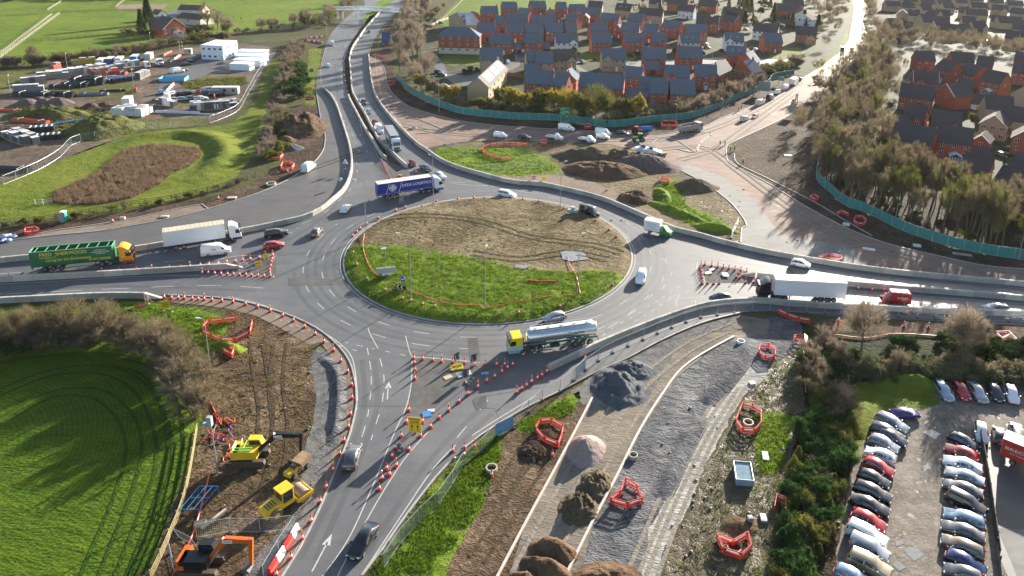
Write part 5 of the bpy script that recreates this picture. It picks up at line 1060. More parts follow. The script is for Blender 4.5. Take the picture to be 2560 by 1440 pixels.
# ---- signs
def sign(x, y, w, h, face, label, zb=1.2, rz=None, tilt=0., writing=(), posts=2, shape='rect',name='road_sign',border=None, z=.05, cat='road sign',backm=None, pm=None):
 p=G(x, y); az=rz if rz is not None else 0.
 t=thing(name, label, cat, None, p + Vector((0,0, z)), az); t.rotation_euler=(tilt, 0, az)
 mf=face if not isinstance(face, tuple) else M('sign_' + '_'.join(str(int(c * 100)) for c in face), face, rough=.35, var=.03)
 b=MB()
 if shape == 'rect': b.box((0,0, zb + h / 2),(w, .05, h))
 elif shape == 'round': b.tube((0,-.025, zb + h / 2),(0,.025, zb + h / 2), w / 2, w / 2,24)
 elif shape == 'diamond': b.add([(u * w / 2, yy, zb + h / 2 + v * h / 2) for yy in (-.025,.025) for u, v in ((0,-1),(1,0),(0,1),(-1,0))],[(0,1,2,3),(7,6,5,4),(0,4,5,1),(1,5,6,2),(2,6,7,3),(3,7,4,0)])
 else: b.add([(u * w / 2, yy, zb + v * h) for yy in (-.025,.025) for u, v in ((-1,0),(1,0),(0,1))],[(0,1,2),(5,4,3),(0,3,4,1),(1,4,5,2),(2,5,3,0)])
 o=b.build('sign_plate',[mf], t)
 q=MB()
 for s in ((-.35,.35) if posts == 2 else (0,)): q.tube((s * w, .07,0),(s * w, .07, zb + h * .9),.04 if w < 2 else .09, None, 6)
 if posts == 2 and zb < .8:
  for s in (-.35,.35): q.tube((s * w, .07, zb + h * .8),(s * w, .9,0),.03, None, 5)
 q.build('post',pm or m_steel, t)
 for txt, sz, dx, dz, c, wid in writing: write(txt, sz, M('ink_' + c, dict(black=(.01,.01,.01), white=(.75,.75,.75), red=(.5,.02,.02), yellow=(.65,.5,.02))[c], var=0), o, (dx, -.03, zb + h / 2 + dz), SIDE_R, wid)
 return t, o, zb + h / 2
def bars(o, quads, c):
 b=MB()
 for q in quads: b.quad(*[(u, -.031, v) for u, v in q])
 b.build('symbol',M('ink_' + c, dict(black=(.01,.01,.01), white=(.75,.75,.75), red=(.5,.02,.02), yellow=(.65,.5,.02))[c], var=0), o, fix=False)
SY=(.68,.48,.01)
t, o, zc=sign(1038,1092,1.75,2.35, SY,'yellow NARROW LANES sign with two arrows standing between cone rows',.7, rz=-.1, writing=[('NARROW',.42,0,.85,'black',1.45),('LANES',.42,0,.42,'black',1.15)])
bars(o, [[(-.85, zc + .13),(.85, zc + .13),(.85, zc + .16),(-.85, zc + .16)]] + [q for s in (-.4,.4) for q in ([(s - .05, zc - 1.),(s + .05, zc - 1.),(s + .05, zc - .2),(s - .05, zc - .2)],[(s - .2, zc - .35),(s, zc - .45 + .15),(s + .2, zc - .35),(s, zc + .02)])],'black')
t, o, zc=sign(864,428,1.7,1.5,(.75,.75,.75),'red bordered warning triangle on the concrete barrier bend',2.0, rz=.1, shape='tri',posts=1)
bars(o, [[(-.85,2.),(.85,2.),(.7,2.1),(-.7,2.1)],[(-.85,2.),(-.7,2.1),(0,3.3),(0,3.5)],[(.85,2.),(0,3.5),(0,3.3),(.7,2.1)]],'red'); bars(o, [[(-.06,2.2),(.06,2.2),(.06,2.9),(-.06,2.9)],[(-.25,2.5),(-.06,2.6),(-.06,2.7),(-.25,2.6)]],'black')
sign(864,436,1.3,.5,(.06,.16,.4),'small blue plate below the warning triangle',1.3, rz=.1, posts=2, writing=[('AHEAD',.3,0,0,'white',.9)])
t, o, zc=sign(852,466,.95,.95,(.75,.75,.75),'round speed limit sign on the concrete barrier',1.4, shape='round',posts=1, writing=[('40',.45,0,0,'black',.5)])
t, o, zc=sign(1008,722,1.0,1.0,(.01,.1,.5),'blue round arrow sign on the roundabout grass',.9, shape='round',posts=1, z=.6); bars(o, [[(-.35, zc),(-.1, zc + .22),(-.1, zc - .22)],[(-.12, zc - .07),(.35, zc - .07),(.35, zc + .07),(-.12, zc + .07)]],'white')
t, o, zc=sign(1003,735,2.2,.75,(.015,.015,.02),'black and white chevron board on the roundabout grass',.45, rz=-.3, z=.6); bars(o, [[(u, zc),(u + .35, zc + .35),(u + .6, zc + .35),(u + .25, zc),(u + .6, zc - .35),(u + .35, zc - .35)] for u in (-.95,-.1)],'white')
sign(416,778,1.25,1.35, SY,'yellow sign tilted on a frame at the end of the weedy verge',.5, rz=.5, tilt=-.1, writing=[('CHANGED',.2,0,.3,'black',.8),('PRIORITIES',.2,0,0,'black',.9),('AHEAD',.2,0,-.3,'black',.6)])
sign(366,760,.9,1.1,(.7,.66,.64),'white and red sign on a frame behind the weedy verge',.7, rz=-.3, tilt=-.1, writing=[('ROAD',.26,0,.2,'red',.6),('WORKS',.26,0,-.15,'red',.7)])
sign(352,772,1.5,.75,(.6,.08,.05),'red diversion board leaning in front of the weedy verge',.2, rz=.5, tilt=-.2, writing=[('DIVERSION',.3,0,0,'white',1.2)])
sign(666,651,1.05,.85, SY,'yellow board beside the red hatchback in the western triangle',.5, rz=.3, writing=[('KEEP',.22,0,.15,'black',.6),('LEFT',.22,0,-.15,'black',.5)]); sign(647,668,1.2,.8, SY,'lower yellow board in the western triangle',.4, rz=.3, writing=[('SLOW',.3,0,0,'black',.8)]); sign(608,668,1.6,.4,(.7,.7,.68),'white lettered board reading ROBOT at the tip of the western triangle',.5, rz=.2, writing=[('ROBOT',.36,0,0,'black',1.3)])
sign(1334,457,.95,.95,(.35,.03,.16),'magenta board on a frame behind the far barrier',.9, rz=.2, writing=[('SITE',.22,0,.15,'white',.5),('ACCESS',.22,0,-.15,'white',.7)]); sign(1360,460,1.3,1.05, SY,'yellow board on a frame behind the far barrier',.9, rz=.1, writing=[('LANE',.3,0,.2,'black',.8),('CLOSED',.3,0,-.2,'black',1.)])
for x, y, c, w_, l, tx in [(779,186,(.16,.04,.2),1.6,'upper purple board on the A road verge','SITE'),(771,234, SY, 2.6,'yellow board on the A road verge','SLOW'),(776,258,(.4,.02,.08),2.8,'crimson board on the A road verge','WORKS ACCESS'),(787,303,(.2,.03,.18),2.5,'purple board in front of the earth mound','WORKS EXIT'),(797,117,(.3,.04,.18),1.4,'small pink board at the compound gate','SITE')]: sign(x, y, w_, 1.4, c, l, 1., rz=.5, writing=[(tx, .35,0,0,'white' if c != SY else 'black',w_ * .75)])
t, o, zc=sign(1411,306,3.6,4., (.005,.22,.08),'large green direction sign in front of the teal hoarding',1.4, rz=.15, writing=[('A 46',.5,-.6,1.4,'white',1.3),('City centre',.4,.2,.5,'white',2.),('M 1',.5,-.4,-.4,'white',1.),('A 50',.4,.6,-1.3,'white',1.)]); bars(o, [[(-1.72, zc + .08),(1.72, zc + .08),(1.72, zc + .16),(-1.72, zc + .16)],[(-1.3, zc - 1.7),(-1.2, zc - 1.7),(-1.2, zc - .9),(-1.3, zc - .9)]],'white')
sg=M('sign_back',(.22,.25,.28), rough=.5, metal=.3, var=.06)
for x, y, w_, h_, zb, rz, l in [(1908,238,5.2,4., 1.8,-.5,'large grey backed sign at the end of the pale hedge'),(2129,206,5.5,6., 1.5,-.5,'tall grey backed sign beside the bright road'),(1981,292,3.4,2.6,1.6,-.5,'grey backed sign in front of the wood'),(1951,213,3., 1.8,2., -.5,'small grey backed sign behind the kerbside vehicles')]: sign(x, y, w_, h_, sg, l, zb, rz)
sign(966,113,4.4,6., (.03,.09,.25),'tall blue sign beside the A road',1., rz=.2); sign(904,66,2.6,2.2,(.35,.42,.5),'pale sign on the A road reservation below the footbridge',1.5, rz=.1)
for x, y, rz, l in [(1142,909,.8,'black framed sign seen from behind in the sign store'),(1185,912,.6,'second black framed sign seen from behind near the crossing cones'),(1163,950,.3,'grey sign leaning with its back to the camera in the sign store')]: sign(x, y, 1.1,1.3, M('sign_dark_back',(.07,.075,.08), rough=.5), l, .6, rz + 3.14)
sign(686,560,.9,.9,(.35,.42,.45),'grey A frame sign behind the concrete barrier',.5, rz=.4); sign(1004,512,1., 1., (.2,.22,.24),'grey square sign on the edge of the mud',.5, rz=.6, z=.3)
def flat_board(x, y, w_, d, c, label, rz, tilt=.15, z=.2, tx=None):
 t=thing('sign_board',label,'sign board',None, G(x, y) + Vector((0,0, z)), rz); t.rotation_euler=(tilt, 0, rz)
 b=MB().box((0,0,.03),(w_, d, .06)).build('board',M('board_' + '_'.join(str(int(k * 100)) for k in c), c, rough=.5, var=.08), t); f=MB()
 for s in (-1,1): f.box((s * w_ * .38,0,-.06),(.06, d * 1.05,.06))
 f.build('frame',m_steel, t)
 if tx: write(tx, d * .5, M('ink_black',(.01,.01,.01), var=0), b, (0,0,.066), Matrix.Identity(3), w_ * .7)
flat_board(1142,921,2.0,1.2, SY,'yellow board lying on the tarmac in the sign store',.4,.25,.3,'REDUCE'); flat_board(1160,939,2.2,.9,(.68,.66,.64),'white lettered board lying beside the yellow board',.5,.3,.3,'WORKS'); flat_board(1120,944,1.3,.9,(.45,.33,.2),'plain plywood sheet lying on the tarmac',.7,0., .07); flat_board(1212,936,1.1,.5,(.12,.35,.55),'blue board lying near the crossing cones',.2); flat_board(1067,1037,1.2,1.1,(.05,.2,.5),'blue arrow sign lying on the footway beside the yellow sign',.3,.1,.1); flat_board(1078,1028,1., .6,(.5,.55,.6),'grey board lying behind the blue arrow sign',.2,.1,.1); flat_board(1770,684,1.6,.9,(.6,.5,.2),'yellowish board lying in the eastern triangle',.4); flat_board(1813,690,1.2,1.6,(.55,.58,.6),'white traffic counter box lying in the eastern triangle',.1,.0,.3); flat_board(1780,676,1.4,.8,(.2,.25,.27),'dark teal board lying in the eastern triangle',.5)
def sandbag(x, y, l, z=.05):
 o=MB().ico((0,0,.12),.32,(1,.6,.4),2,.08).build('sandbag',M('sandbag_sack',(.3,.28,.2), var=.3, scale=6), smooth=60); o.location=G(x, y) + Vector((0,0, z)); o.rotation_euler=(0,0, rnd.uniform(0,3)); tag(o, l,'sandbag','sandbags holding down signs')
for x, y in [(1165,958),(1172,962),(1183,948),(1176,956)]: sandbag(x, y,'sandbag among the boards of the sign store')
for x, y in [(430,782),(408,780),(372,762)]: sandbag(x, y,'sandbag beside the yellow sign on the verge')
for x, y in [(1000,1112),(998,1130),(1010,1125),(1040,1082)]: sandbag(x, y,'sandbag below the yellow NARROW LANES sign')
for x, y in [(1135,1148),(1160,1137)]: sandbag(x, y,'sandbag by the blue banner cones')
# ============================================================ HEAPS, PLANT, PEOPLE, COMPOUND
def heap(x, y, rx, ry, h, m, label, rot=0., rough=.18, pw=1.25, name='earth_heap',z=.02, freq=.9, cat='heap'):
 c=G(x, y); mb=MB(); N, K=64,22; sd=rnd.uniform(0,99); ca, sa=math.cos(rot), math.sin(rot)
 for i in range(K + 1):
  r=i / K
  for k in range(N):
   a=2 * math.pi * k / N; e=1 + .18 * nz(math.cos(a) * 1.3 + sd, math.sin(a) * 1.3,1.)
   u, v=r * rx * e * math.cos(a), r * ry * e * math.sin(a)
   q_=max(0,1 - r ** pw); q_=q_ if pw > 2 else .45 * q_ + .55 * q_ * q_ * (3 - 2 * q_); zz=h * q_ * (1 + rough * nz(u + sd, v, freq * .6)) + (rough * h * .45 * nz(u + sd, v, freq * 1.7) + rough * h * .22 * nz(u, v + sd, freq * 4) + .12 * min(1, h) * nz(u, v, freq * 2.6)) * (1 - r ** 3)
   mb.v.append((u * ca - v * sa, u * sa + v * ca, max(zz, 0) if i < K else -.05))
 for i in range(K):
  for k in range(N): mb.f.append((i * N + k, (i + 1) * N + k, (i + 1) * N + (k + 1) % N, i * N + (k + 1) % N)); mb.m.append(0)
 o=mb.build(name, m, smooth=180, fix=False); o.location=c + Vector((0,0, z)); return tag(o, label, cat)
h_stone=GM('stone_heap',[(0,(.045,.05,.058)),(.5,(.09,.098,.108)),(1,(.15,.155,.16))], s=(.2,1., 6.), bump=.12, bs=7.)
h_pink=GM('pink_heap',[(0,(.16,.12,.11)),(.5,(.26,.2,.185)),(1,(.34,.28,.26))], s=(.2,1.2,7.), bump=.08, bs=8.)
h_brown=GM('brown_heap',[(0,(.05,.037,.024)),(.5,(.105,.082,.052)),(1,(.165,.13,.085))], s=(.2,1., 6.), bump=.12, bs=7.)
h_rust=GM('rust_heap',[(0,(.045,.028,.018)),(.5,(.11,.068,.042)),(1,(.18,.115,.072))], s=(.2,1., 6.), bump=.15, bs=6.)
h_red=GM('red_heap',[(0,(.075,.055,.05)),(.5,(.13,.098,.088)),(1,(.19,.15,.135))], s=(.2,1., 6.), bump=.12, bs=7.)
heap(1545,968,4.2,5.4,1.5, h_stone,'large blue grey heap of crushed stone beside the mesh fence',.3,.75, name='stone_heap'); heap(1580,927,3.6,2.8,1.3, h_stone,'smaller blue grey stone heap behind the large one',0,.45, name='stone_heap')
heap(1463,1128,2.5,3.3,2.0, h_pink,'smooth pale pink gravel mound beside the kerb edging',-.3,.1, name='gravel_heap'); heap(1487,1215,2.5,3.2,1.0, h_brown,'upper part of the churned brown sand heap',-.4,.9, name='sand_heap',freq=1.4); heap(1447,1272,2.7,2.9,1.2, h_brown,'lower part of the churned brown sand heap',-.4,.9, name='sand_heap',freq=1.4)
heap(1384,1382,2.9,2.1,1.9, h_rust,'rust brown soil heap between the two kerb edgings',-.3,.16, name='soil_heap'); heap(1362,1428,3.2,2.0,1.7, h_rust,'second rust brown soil heap below the first',-.3,.16, name='soil_heap'); heap(1310,1462,2.4,1.8,1.3, h_rust,'third rust brown soil heap cut by the bottom edge',-.3,.2, name='soil_heap')
heap(1515,1448,4.4,2.2,.8, h_rust,'low curved bank of soil at the bottom edge of the stone ground',.1,.5, name='soil_heap'); heap(1330,1130,2.2,2.4,.7, g_dirt2,'low dark soil heap by the red ring and pale mound',0,.4, name='soil_heap')
heap(1470,390,12,6,2.6, h_brown,'long brown soil heap beyond the works pool',0,.2, name='soil_heap'); heap(1548,392,8,5,2.4, h_brown,'grey brown soil heap in the middle of the heap row',0,.25, name='soil_heap'); heap(1618,412,10.5,6.5,3., h_red,'reddish stone heap beside the white loader',-.35,.15, name='stone_heap'); heap(1508,428,13,7,2.2, h_rust,'dark flat topped soil heap in front of the heap row',0,.3, pw=2.2, name='soil_heap')
heap(1738,467,6.5,4.2,2.3, h_brown,'small tan heap on the weedy works island',-.2,.12, name='soil_heap'); heap(1586,497,4.6,4.2,1.7, g_dirt,'square cut soil stack beside the closed path',.2,.3, pw=3., name='soil_heap'); heap(1690,530,11,2.2,1.1, g_weed,'weedy curved bank on the works island',-.75,.3, name='grass_mound'); heap(1655,490,2.6,6.5,1.4, g_weed,'weedy ridge under the red barrier box',.1,.3, name='grass_mound'); heap(1790,572,6,2,1.3, g_weed,'weedy end of the curved bank near the concrete lane',-.35,.3, name='grass_mound')
heap(752,322,9,13,4.6, g_dirt,'big dark earth mound beside the A road',.2,.3, name='earth_mound',pw=1.5); heap(714,352,3.6,3., 1.6, h_rust,'small orange soil heap at the foot of the earth mound',0,.15, name='soil_heap'); heap(722,372,4.5,3., 1.8, h_stone,'small grey stone heap at the foot of the earth mound',.2,.15, name='stone_heap')
for x, y, r in [(70,262,5.2),(98,254,4.),(115,259,4.2),(128,252,3.6),(148,259,5.2)]: tag(heap(x, y, r, r * .8, r * .42, h_red,'brown stone heap in the cluster of five in the compound',0,.1, name='stone_heap'), None, None,'five stone heaps in the compound')
heap(228,268,3.6,2.4,1.5, g_dirt,'small dark heap beside the cluster of stone heaps',0,.2, name='soil_heap'); heap(262,264,3.6,2., 1.3, g_dirt,'small dark heap beside the pale container',0,.2, name='soil_heap')
heap(258,325,11.5,11,4.2, g_rough,'tall overgrown soil mound in the compound',0,.2, name='grass_mound',pw=1.7); heap(125,288,14,7,2.6, g_rough,'long overgrown soil mound behind the orange pipes',0,.3, name='grass_mound',pw=1.7); heap(30,330,11,10,1.2, g_dirt2,'low brown spoil heap at the left edge of the compound',0,.4, name='soil_heap')
def bank(px, wd, h, m, label=None):
 P=smooth_poly(GL(px), step=1.2); mb=MB(); n=len(P); K=9
 for i, p in enumerate(P):
  d=(P[min(n - 1, i + 1)] - P[max(0, i - 1)]).normalized(); q=Vector((-d.y, d.x, 0)); f=min(1, i / (n * .2),(n - 1 - i) / (n * .2))
  for k in range(K):
   u=(k / (K - 1) - .5) * 2; s=p + q * u * wd
   mb.v.append((s.x, s.y, .012 + h * f * (.5 + .5 * math.cos(math.pi * u)) * (1 + .25 * nz(s.x, s.y, .4) + .35 * nz(s.x, s.y, 1.3))))
 for i in range(n - 1):
  for k in range(K - 1): mb.f.append((i * K + k, (i + 1) * K + k, (i + 1) * K + k + 1, i * K + k + 1)); mb.m.append(0)
 return tag(mb.build('grass_bank',m, smooth=180, fix=False), kind='structure')
bank([(290,375),(355,350),(420,338),(490,338),(545,352),(562,380),(550,406),(515,432),(465,458)],5.5,1.5, g_lawn)  # raised rim added to cast the shade of the sunken basin
bank([(2180,960),(2240,950),(2310,962),(2350,985)],2.6,1.2, g_lawn); bank([(2165,1000),(2160,1040),(2140,1095)],1.8,.8, g_lawn)
bank([(545,855),(580,875),(600,885)],1.6,.8, g_weed); bank([(800,890),(838,925),(848,985),(842,1050),(828,1120)],1.2,.5, g_grav2)
bank([(1890,850),(1850,900),(1800,960),(1760,1010)],2.2,1.1, g_grav2); bank([(1755,1040),(1715,1110),(1680,1180),(1650,1250)],1.6,.7, g_grav2); bank([(1800,1310),(1850,1312),(1895,1325)],1.5,.7, g_dirt)
# ---- excavators and rollers
def excavator(x, y, az, c1, c2, boomc, label, s=1., reach=5.4, lift=4.0, fold=.0, swing=0., cabc=None, text=None, guard=None):
 t=thing('excavator',label,'excavator',None, G(x, y) + Vector((0,0,.04)), az); t.scale=(s, s, s)
 p1, p2, pb=(M('plant_' + n, PAINT[n], rough=.4, var=.12) for n in (c1, c2, boomc))
 for q in (-1,1):
  tr=MB().side([(1.9,.35),(1.75,.8),(-1.75,.8),(-1.9,.35),(-1.6,0),(1.6,0)], q * .95 - .28, q * .95 + .28).build('track',M('track_mud',(.07,.05,.035), var=.35, scale=5), t)
 MB().tube((0,0,.7),(0,0,1.05),.7,.7,16).build('turntable',m_dark, t)
 b=MB(); b.box((-.35,-.35,1.55),(2.7,1.5,1.), m=0); b.loft([[(-1.5 + dx, yy, 1.05 + z) for yy, z in ((-1.15,0),(1.15,0),(1.05,1.),(-1.05,1.))] for dx in (-.5,.0,.25)], m=1); b.box((.2,.75,1.3),(2., .8,.5), m=1); b.build('engine_house',[p1, p2], t)
 cb=MB().side([(1.25,1.1),(1.3,1.9),(1.0,2.75),(-.35,2.8),(-.4,1.1)],.3,1.2).build('cab',M('plant_' + (cabc or 'black'), PAINT[cabc or 'black'], rough=.4), t)
 g=MB().quad((1.3,.38,1.85),(1.3,1.12,1.85),(1.03,1.12,2.65),(1.03,.38,2.65))
 for yy in (.288,1.212): g.quad((1.1, yy, 1.5),(-.25, yy, 1.5),(-.25, yy, 2.6),(.95, yy, 2.6))
 g.build('window_glass',m_glass, cb, fix=False)
 A, B_, C=(1.0,1.6),(reach * .5, lift),(reach, lift - .1)
 bm=MB(); w=.2
 def beam(mb, p, q, h0, h1):
  d=Vector((q[0] - p[0], q[1] - p[1])).normalized(); n=(-d.y, d.x)
  mb.loft([[(p[0] + n[0] * e * h0, yy - .1, p[1] + n[1] * e * h0) for e, yy in ((-1,-w),(-1, w),(1, w),(1,-w))],[(q[0] + n[0] * e * h1, yy - .1, q[1] + n[1] * e * h1) for e, yy in ((-1,-w),(-1, w),(1, w),(1,-w))]])
 beam(bm, A, B_, .22,.32); beam(bm, B_, C, .32,.2); bo=bm.build('boom',pb, t)
 cy=MB()
 for q in (-.38,.18): cy.tube((1.1, q, 1.3),(reach * .38, q, lift * .72),.08)
 cy.build('hydraulic_ram',m_steel, bo)
 D=(reach - .35 - fold, .75); am=MB(); w=.16; beam(am, (C[0] - .1, C[1] + .25), D, .2,.14); am.build('dipper_arm',pb, t)
 bk=MB().side([(D[0] + .1, D[1] + .2),(D[0] - .1, D[1] + .1),(D[0] - .75, D[1] - .1),(D[0] - .9, D[1] - .5),(D[0] - .5, D[1] - .75),(D[0], D[1] - .55),(D[0] - .3, D[1] - .2)],-.65,.45).build('bucket',M('bucket_steel',(.1,.085,.07), var=.3), t)
 if text: write(text, .3, M('ink_black',(.01,.01,.01), var=0), MB().box((reach * .55,-.33, lift - .1),(1.0,.03,.36)).build('name_plate',m_white, bo),(reach * .55,-.35, lift - .1), SIDE_R, .85)
 if guard:
  r=MB()
  for xa in (-1.7,-.4): r.path([(xa, -1.1,2.05),(xa, -1.1,2.75),(xa, .2,2.75)],.05,5)
  for z in (2.4,2.75): r.path([(-1.7,.2, z),(-1.7,-1.1, z),(.6,-1.1, z)],.05,5)
  r.build('handrail',guard, t)
 return t
lime=M('lime_rail',(.3,.75,.08), rough=.4, var=0)
excavator(507,1424,.05,'black','orange','orange','orange excavator with black cab digging inside the mesh panels',1.05,5.3,3.9, text='LYNCH')
excavator(630,1152,.1,'yellow','yellow','black','yellow excavator with lime green rails beside the tangled ducts',1.05,6.2,3.7,.0, cabc='yellow',text='LYNCH',guard=lime)
excavator(1985,262,1.0,'white','yellow','black','mini excavator with raised arm on the bare road',.75,4.6,5.2); excavator(2048,208,2.2,'yellow','yellow','yellow','yellow excavator at the end of the bare road',.8,4.2,3.6); excavator(650,1146,.1,'black','black','black','x') if False else None
def roller(x, y, az, s, label):
 t=thing('road_roller',label,'roller',None, G(x, y) + Vector((0,0,.04)), az); t.scale=(s, s, s); p=M('plant_yellow',PAINT['yellow'], rough=.4, var=.12)
 MB().side([(-.6,.8),(-.6,1.75),(-2.5,1.55),(-2.7,1.2),(-2.6,.7)],-.75,.75).build('bonnet',p, t)
 v=MB()
 for k in range(4): v.box((-1.2 - .3 * k, 0,1.72 - .02 * k),(.1,1., .03))
 v.build('vent',m_dark, t)
 cb=MB()
 for xx in (-.55,.75):
  for q in (-.72,.72): cb.tube((xx, q, 1.),(xx, q, 2.75),.06,.06,5)
 cb.box((.1,0,2.8),(1.6,1.6,.12)); cb.box((.1,0,1.1),(1.4,1.5,.5)); cb.build('cab',p, t)
 g=MB()
 for q in (-.73,.73): g.quad((-.5, q, 1.4),(.7, q, 1.4),(.7, q, 2.7),(-.5, q, 2.7))
 for xx in (-.56,.76): g.quad((xx, -.66,1.4),(xx, .66,1.4),(xx, .66,2.7),(xx, -.66,2.7))
 g.build('window_glass',m_glass, t, fix=False)
 f=MB()
 for q in (-1.05,1.05): f.box((2., q, .85),(2., .12,.42))
 f.box((2.95,0,.85),(.15,2.2,.42)); f.box((1.1,0,.85),(.2,2.2,.42)); f.build('drum_frame',p, t)
 MB().tube((2.05,-.95,.75),(2.05,.95,.75),.75,.75,24).build('drum',M('drum_steel',(.3,.2,.13), rough=.45, metal=.3, var=.2), t, smooth=40)
 for q in (-.85,.85):
  o=MB().tube((-1.5, q - .25,.72),(-1.5, q + .25,.72),.72,.72,18).build('wheel',M('muddy_tyre',(.13,.1,.075), var=.3, scale=5), t, smooth=40); MB().tube((-1.5, q - .27,.72),(-1.5, q + .27,.72),.34,.34,12).build('rim',p, o)
roller(712,1272,.95,1.05,'large yellow single drum roller on the stone track')
def dumper(x, y, az, s, label, c='yellow',seat=True):
 t=thing('site_dumper',label,'dumper',None, G(x, y) + Vector((0,0,.04)), az); t.scale=(s, s, s); p=M('plant_' + c, PAINT[c], rough=.4, var=.12)
 MB().side([(.2,.8),(.0,1.5),(2.0,1.6),(1.8,.9),(1.3,.7)],-.8,.8).build('skip',M('skip_mud',(.3,.2,.1), var=.35), t)
 b=MB(); b.box((-1., 0,.85),(1.6,1., .55)); b.build('bonnet',p, t); MB().box((-.5,0,1.3),(.45,.6,.4)).build('seat',m_dark, t)
 r=MB(); r.path([(-.8,-.5,1.),(-.8,-.5,2.3),(-.8,.5,2.3),(-.8,.5,1.)],.06,6); r.build('roll_bar',m_dark, t); wheels(t, [1.1,-1.2],.75,.42,.36)
dumper(742,1180,1.2,.95,'small yellow dumper parked behind the large roller'); dumper(2017,262,.9,.8,'small grey dumper on the bare road','grey'); dumper(1651,393,.3,.9,'small grey dumper beside the white loader','grey')
def tractor_v(x, y, az, c, label, s=1.):
 t=thing('tractor',label,'tractor',None, G(x, y) + Vector((0,0,.04)), az); t.scale=(s, s, s); p=M('plant_' + c, PAINT[c], rough=.4, var=.1)
 MB().side([(.3,.9),(.3,1.75),(2.2,1.6),(2.4,1.3),(2.3,.8)],-.4,.4).build('bonnet',p, t); MB().side([(.4,1.),(.5,2.6),(-.9,2.65),(-1.1,1.)],-.7,.7).build('cab',m_glass, t); MB().box((-.2,0,2.7),(1.6,1.5,.12)).build('roof',p, t)
 for q in (-.9,.9):
  for xx, r, w_ in ((-.8,.85,.5),(1.7,.55,.4)):
   o=MB().tube((xx, q - w_ / 2, r),(xx, q + w_ / 2, r), r, r, 16).build('wheel',m_tyre, t, smooth=40); MB().tube((xx, q - w_ / 2 - .02, r),(xx, q + w_ / 2 + .02, r), r * .5, r * .5,10).build('rim',p, o)
tractor_v(1592,336,.2,'red','red tractor coupled to a blue water bowser'); tractor_v(1598,354,3.3,'green','grey green tractor parked facing the small vans')
def bowser(x, y, az):
 t=thing('water_bowser','blue tank bowser behind the red tractor','trailer',None, G(x, y) + Vector((0,0,.04)), az)
 MB().tube((-2., 0,1.5),(2., 0,1.5),.8,.8,18).build('tank',M('bowser_blue',(.01,.16,.5), rough=.35, var=.05), t, smooth=40); MB().box((0,0,.65),(4.6,.9,.2)).build('chassis',m_chassis, t); wheels(t, [-1., .4],.8,.45,.35)
bowser(1614,332,.2)
def tipper(x, y, dx, dy, label):
 t=truck('tipper_lorry',x, y, dx, dy, label); gp=M('tipper_grey',(.3,.29,.27), rough=.6, var=.2); tractor(t, 4.6, gp, gp, 3, deflect=False)
 b=MB(); W=1.25; x0, x1, z0, z1=-4.8,2.1,1.15,2.75; b.box(((x0 + x1) / 2,0, z0),(x1 - x0,2 * W, .12))
 for s in (-1,1): b.box(((x0 + x1) / 2, s * W, (z0 + z1) / 2),(x1 - x0,.1, z1 - z0)); [b.box((x0 + .5 + k * 1.2, s * (W + .07),(z0 + z1) / 2),(.12,.06, z1 - z0 - .1)) for k in range(6)]
 for xx in (x0, x1): b.box((xx, 0,(z0 + z1) / 2),(.1,2 * W - .12, z1 - z0))
 b.build('tipper_body',gp, t); MB().box(((x0 + x1) / 2,0,2.2),(x1 - x0 - .2,2 * W - .2,.1)).build('load',g_dirt, t); MB().box((-1.2,0,.85),(7,1., .25)).build('chassis',m_chassis, t); wheels(t, [-2.4,-3.7],.98,.5,.5)
tipper(1726,330,48,-9,'grey eight wheel tipper lorry beside the long red barrier box')
def loader(x, y, az, label):
 t=thing('road_planer',label,'plant',None, G(x, y) + Vector((0,0,.04)), az); w_=M('plant_white',(.6,.6,.58), rough=.4, var=.1)
 MB().side([(-3,.9),(-3,1.9),(-1,2.2),(.5,2.),(2.6,1.4),(2.6,.9)],-1.1,1.1).build('body',w_, t); MB().box((2.8,0,.7),(1.2,2.6,.7)).build('hopper',M('hopper_grey',(.2,.2,.2), var=.2), t); r=MB()
 for xx in (-1.6,.6):
  for q in (-1,1): r.tube((xx, q, 2.),(xx, q, 3.),.05,.05,5)
 r.box((-.5,0,3.05),(2.6,2.3,.1)); r.build('canopy',m_dark, t); m2=MB().box((-.6,0,2.35),(1.2,1.6,.5)).build('control_deck',m_dark, t); wheels(t, [-2,1.2],1., .5,.45)
loader(1612,384,.1,'white road paving machine at the end of the heap row'); loader(1632,389,-.2,'grey topped paving machine beside the white one')
# ---- people
def skin_mesh(name, chains, m, sub=1):
 vs, es, rs=[],[],[]
 idx={}
 for ch in chains:
  prev=None
  for p, r in ch:
   k=tuple(round(c, 3) for c in p)
   if k not in idx: idx[k]=len(vs); vs.append(p); rs.append(r)
   if prev is not None and prev != idx[k]: es.append((prev, idx[k]))
   prev=idx[k]
 me=bpy.data.meshes.new(name); me.from_pydata(vs, es, []); o=bpy.data.objects.new(name, me); col.objects.link(o)
 o.modifiers.new('s','SKIN'); d=me.skin_vertices[0].data
 for i, r in enumerate(rs): d[i].radius=(r, r) if not isinstance(r, tuple) else r
 d[0].use_root=True
 sd=o.modifiers.new('d','SUBSURF'); sd.levels=sd.render_levels=sub
 bpy.context.view_layer.update(); n=bpy.data.meshes.new_from_object(o.evaluated_get(bpy.context.evaluated_depsgraph_get())); bpy.data.objects.remove(o)
 n.materials.clear(); n.materials.append(m); n.polygons.foreach_set('use_smooth',[True] * len(n.polygons)); return n
SKIN=M('skin',(.42,.25,.18), rough=.6, var=.05)
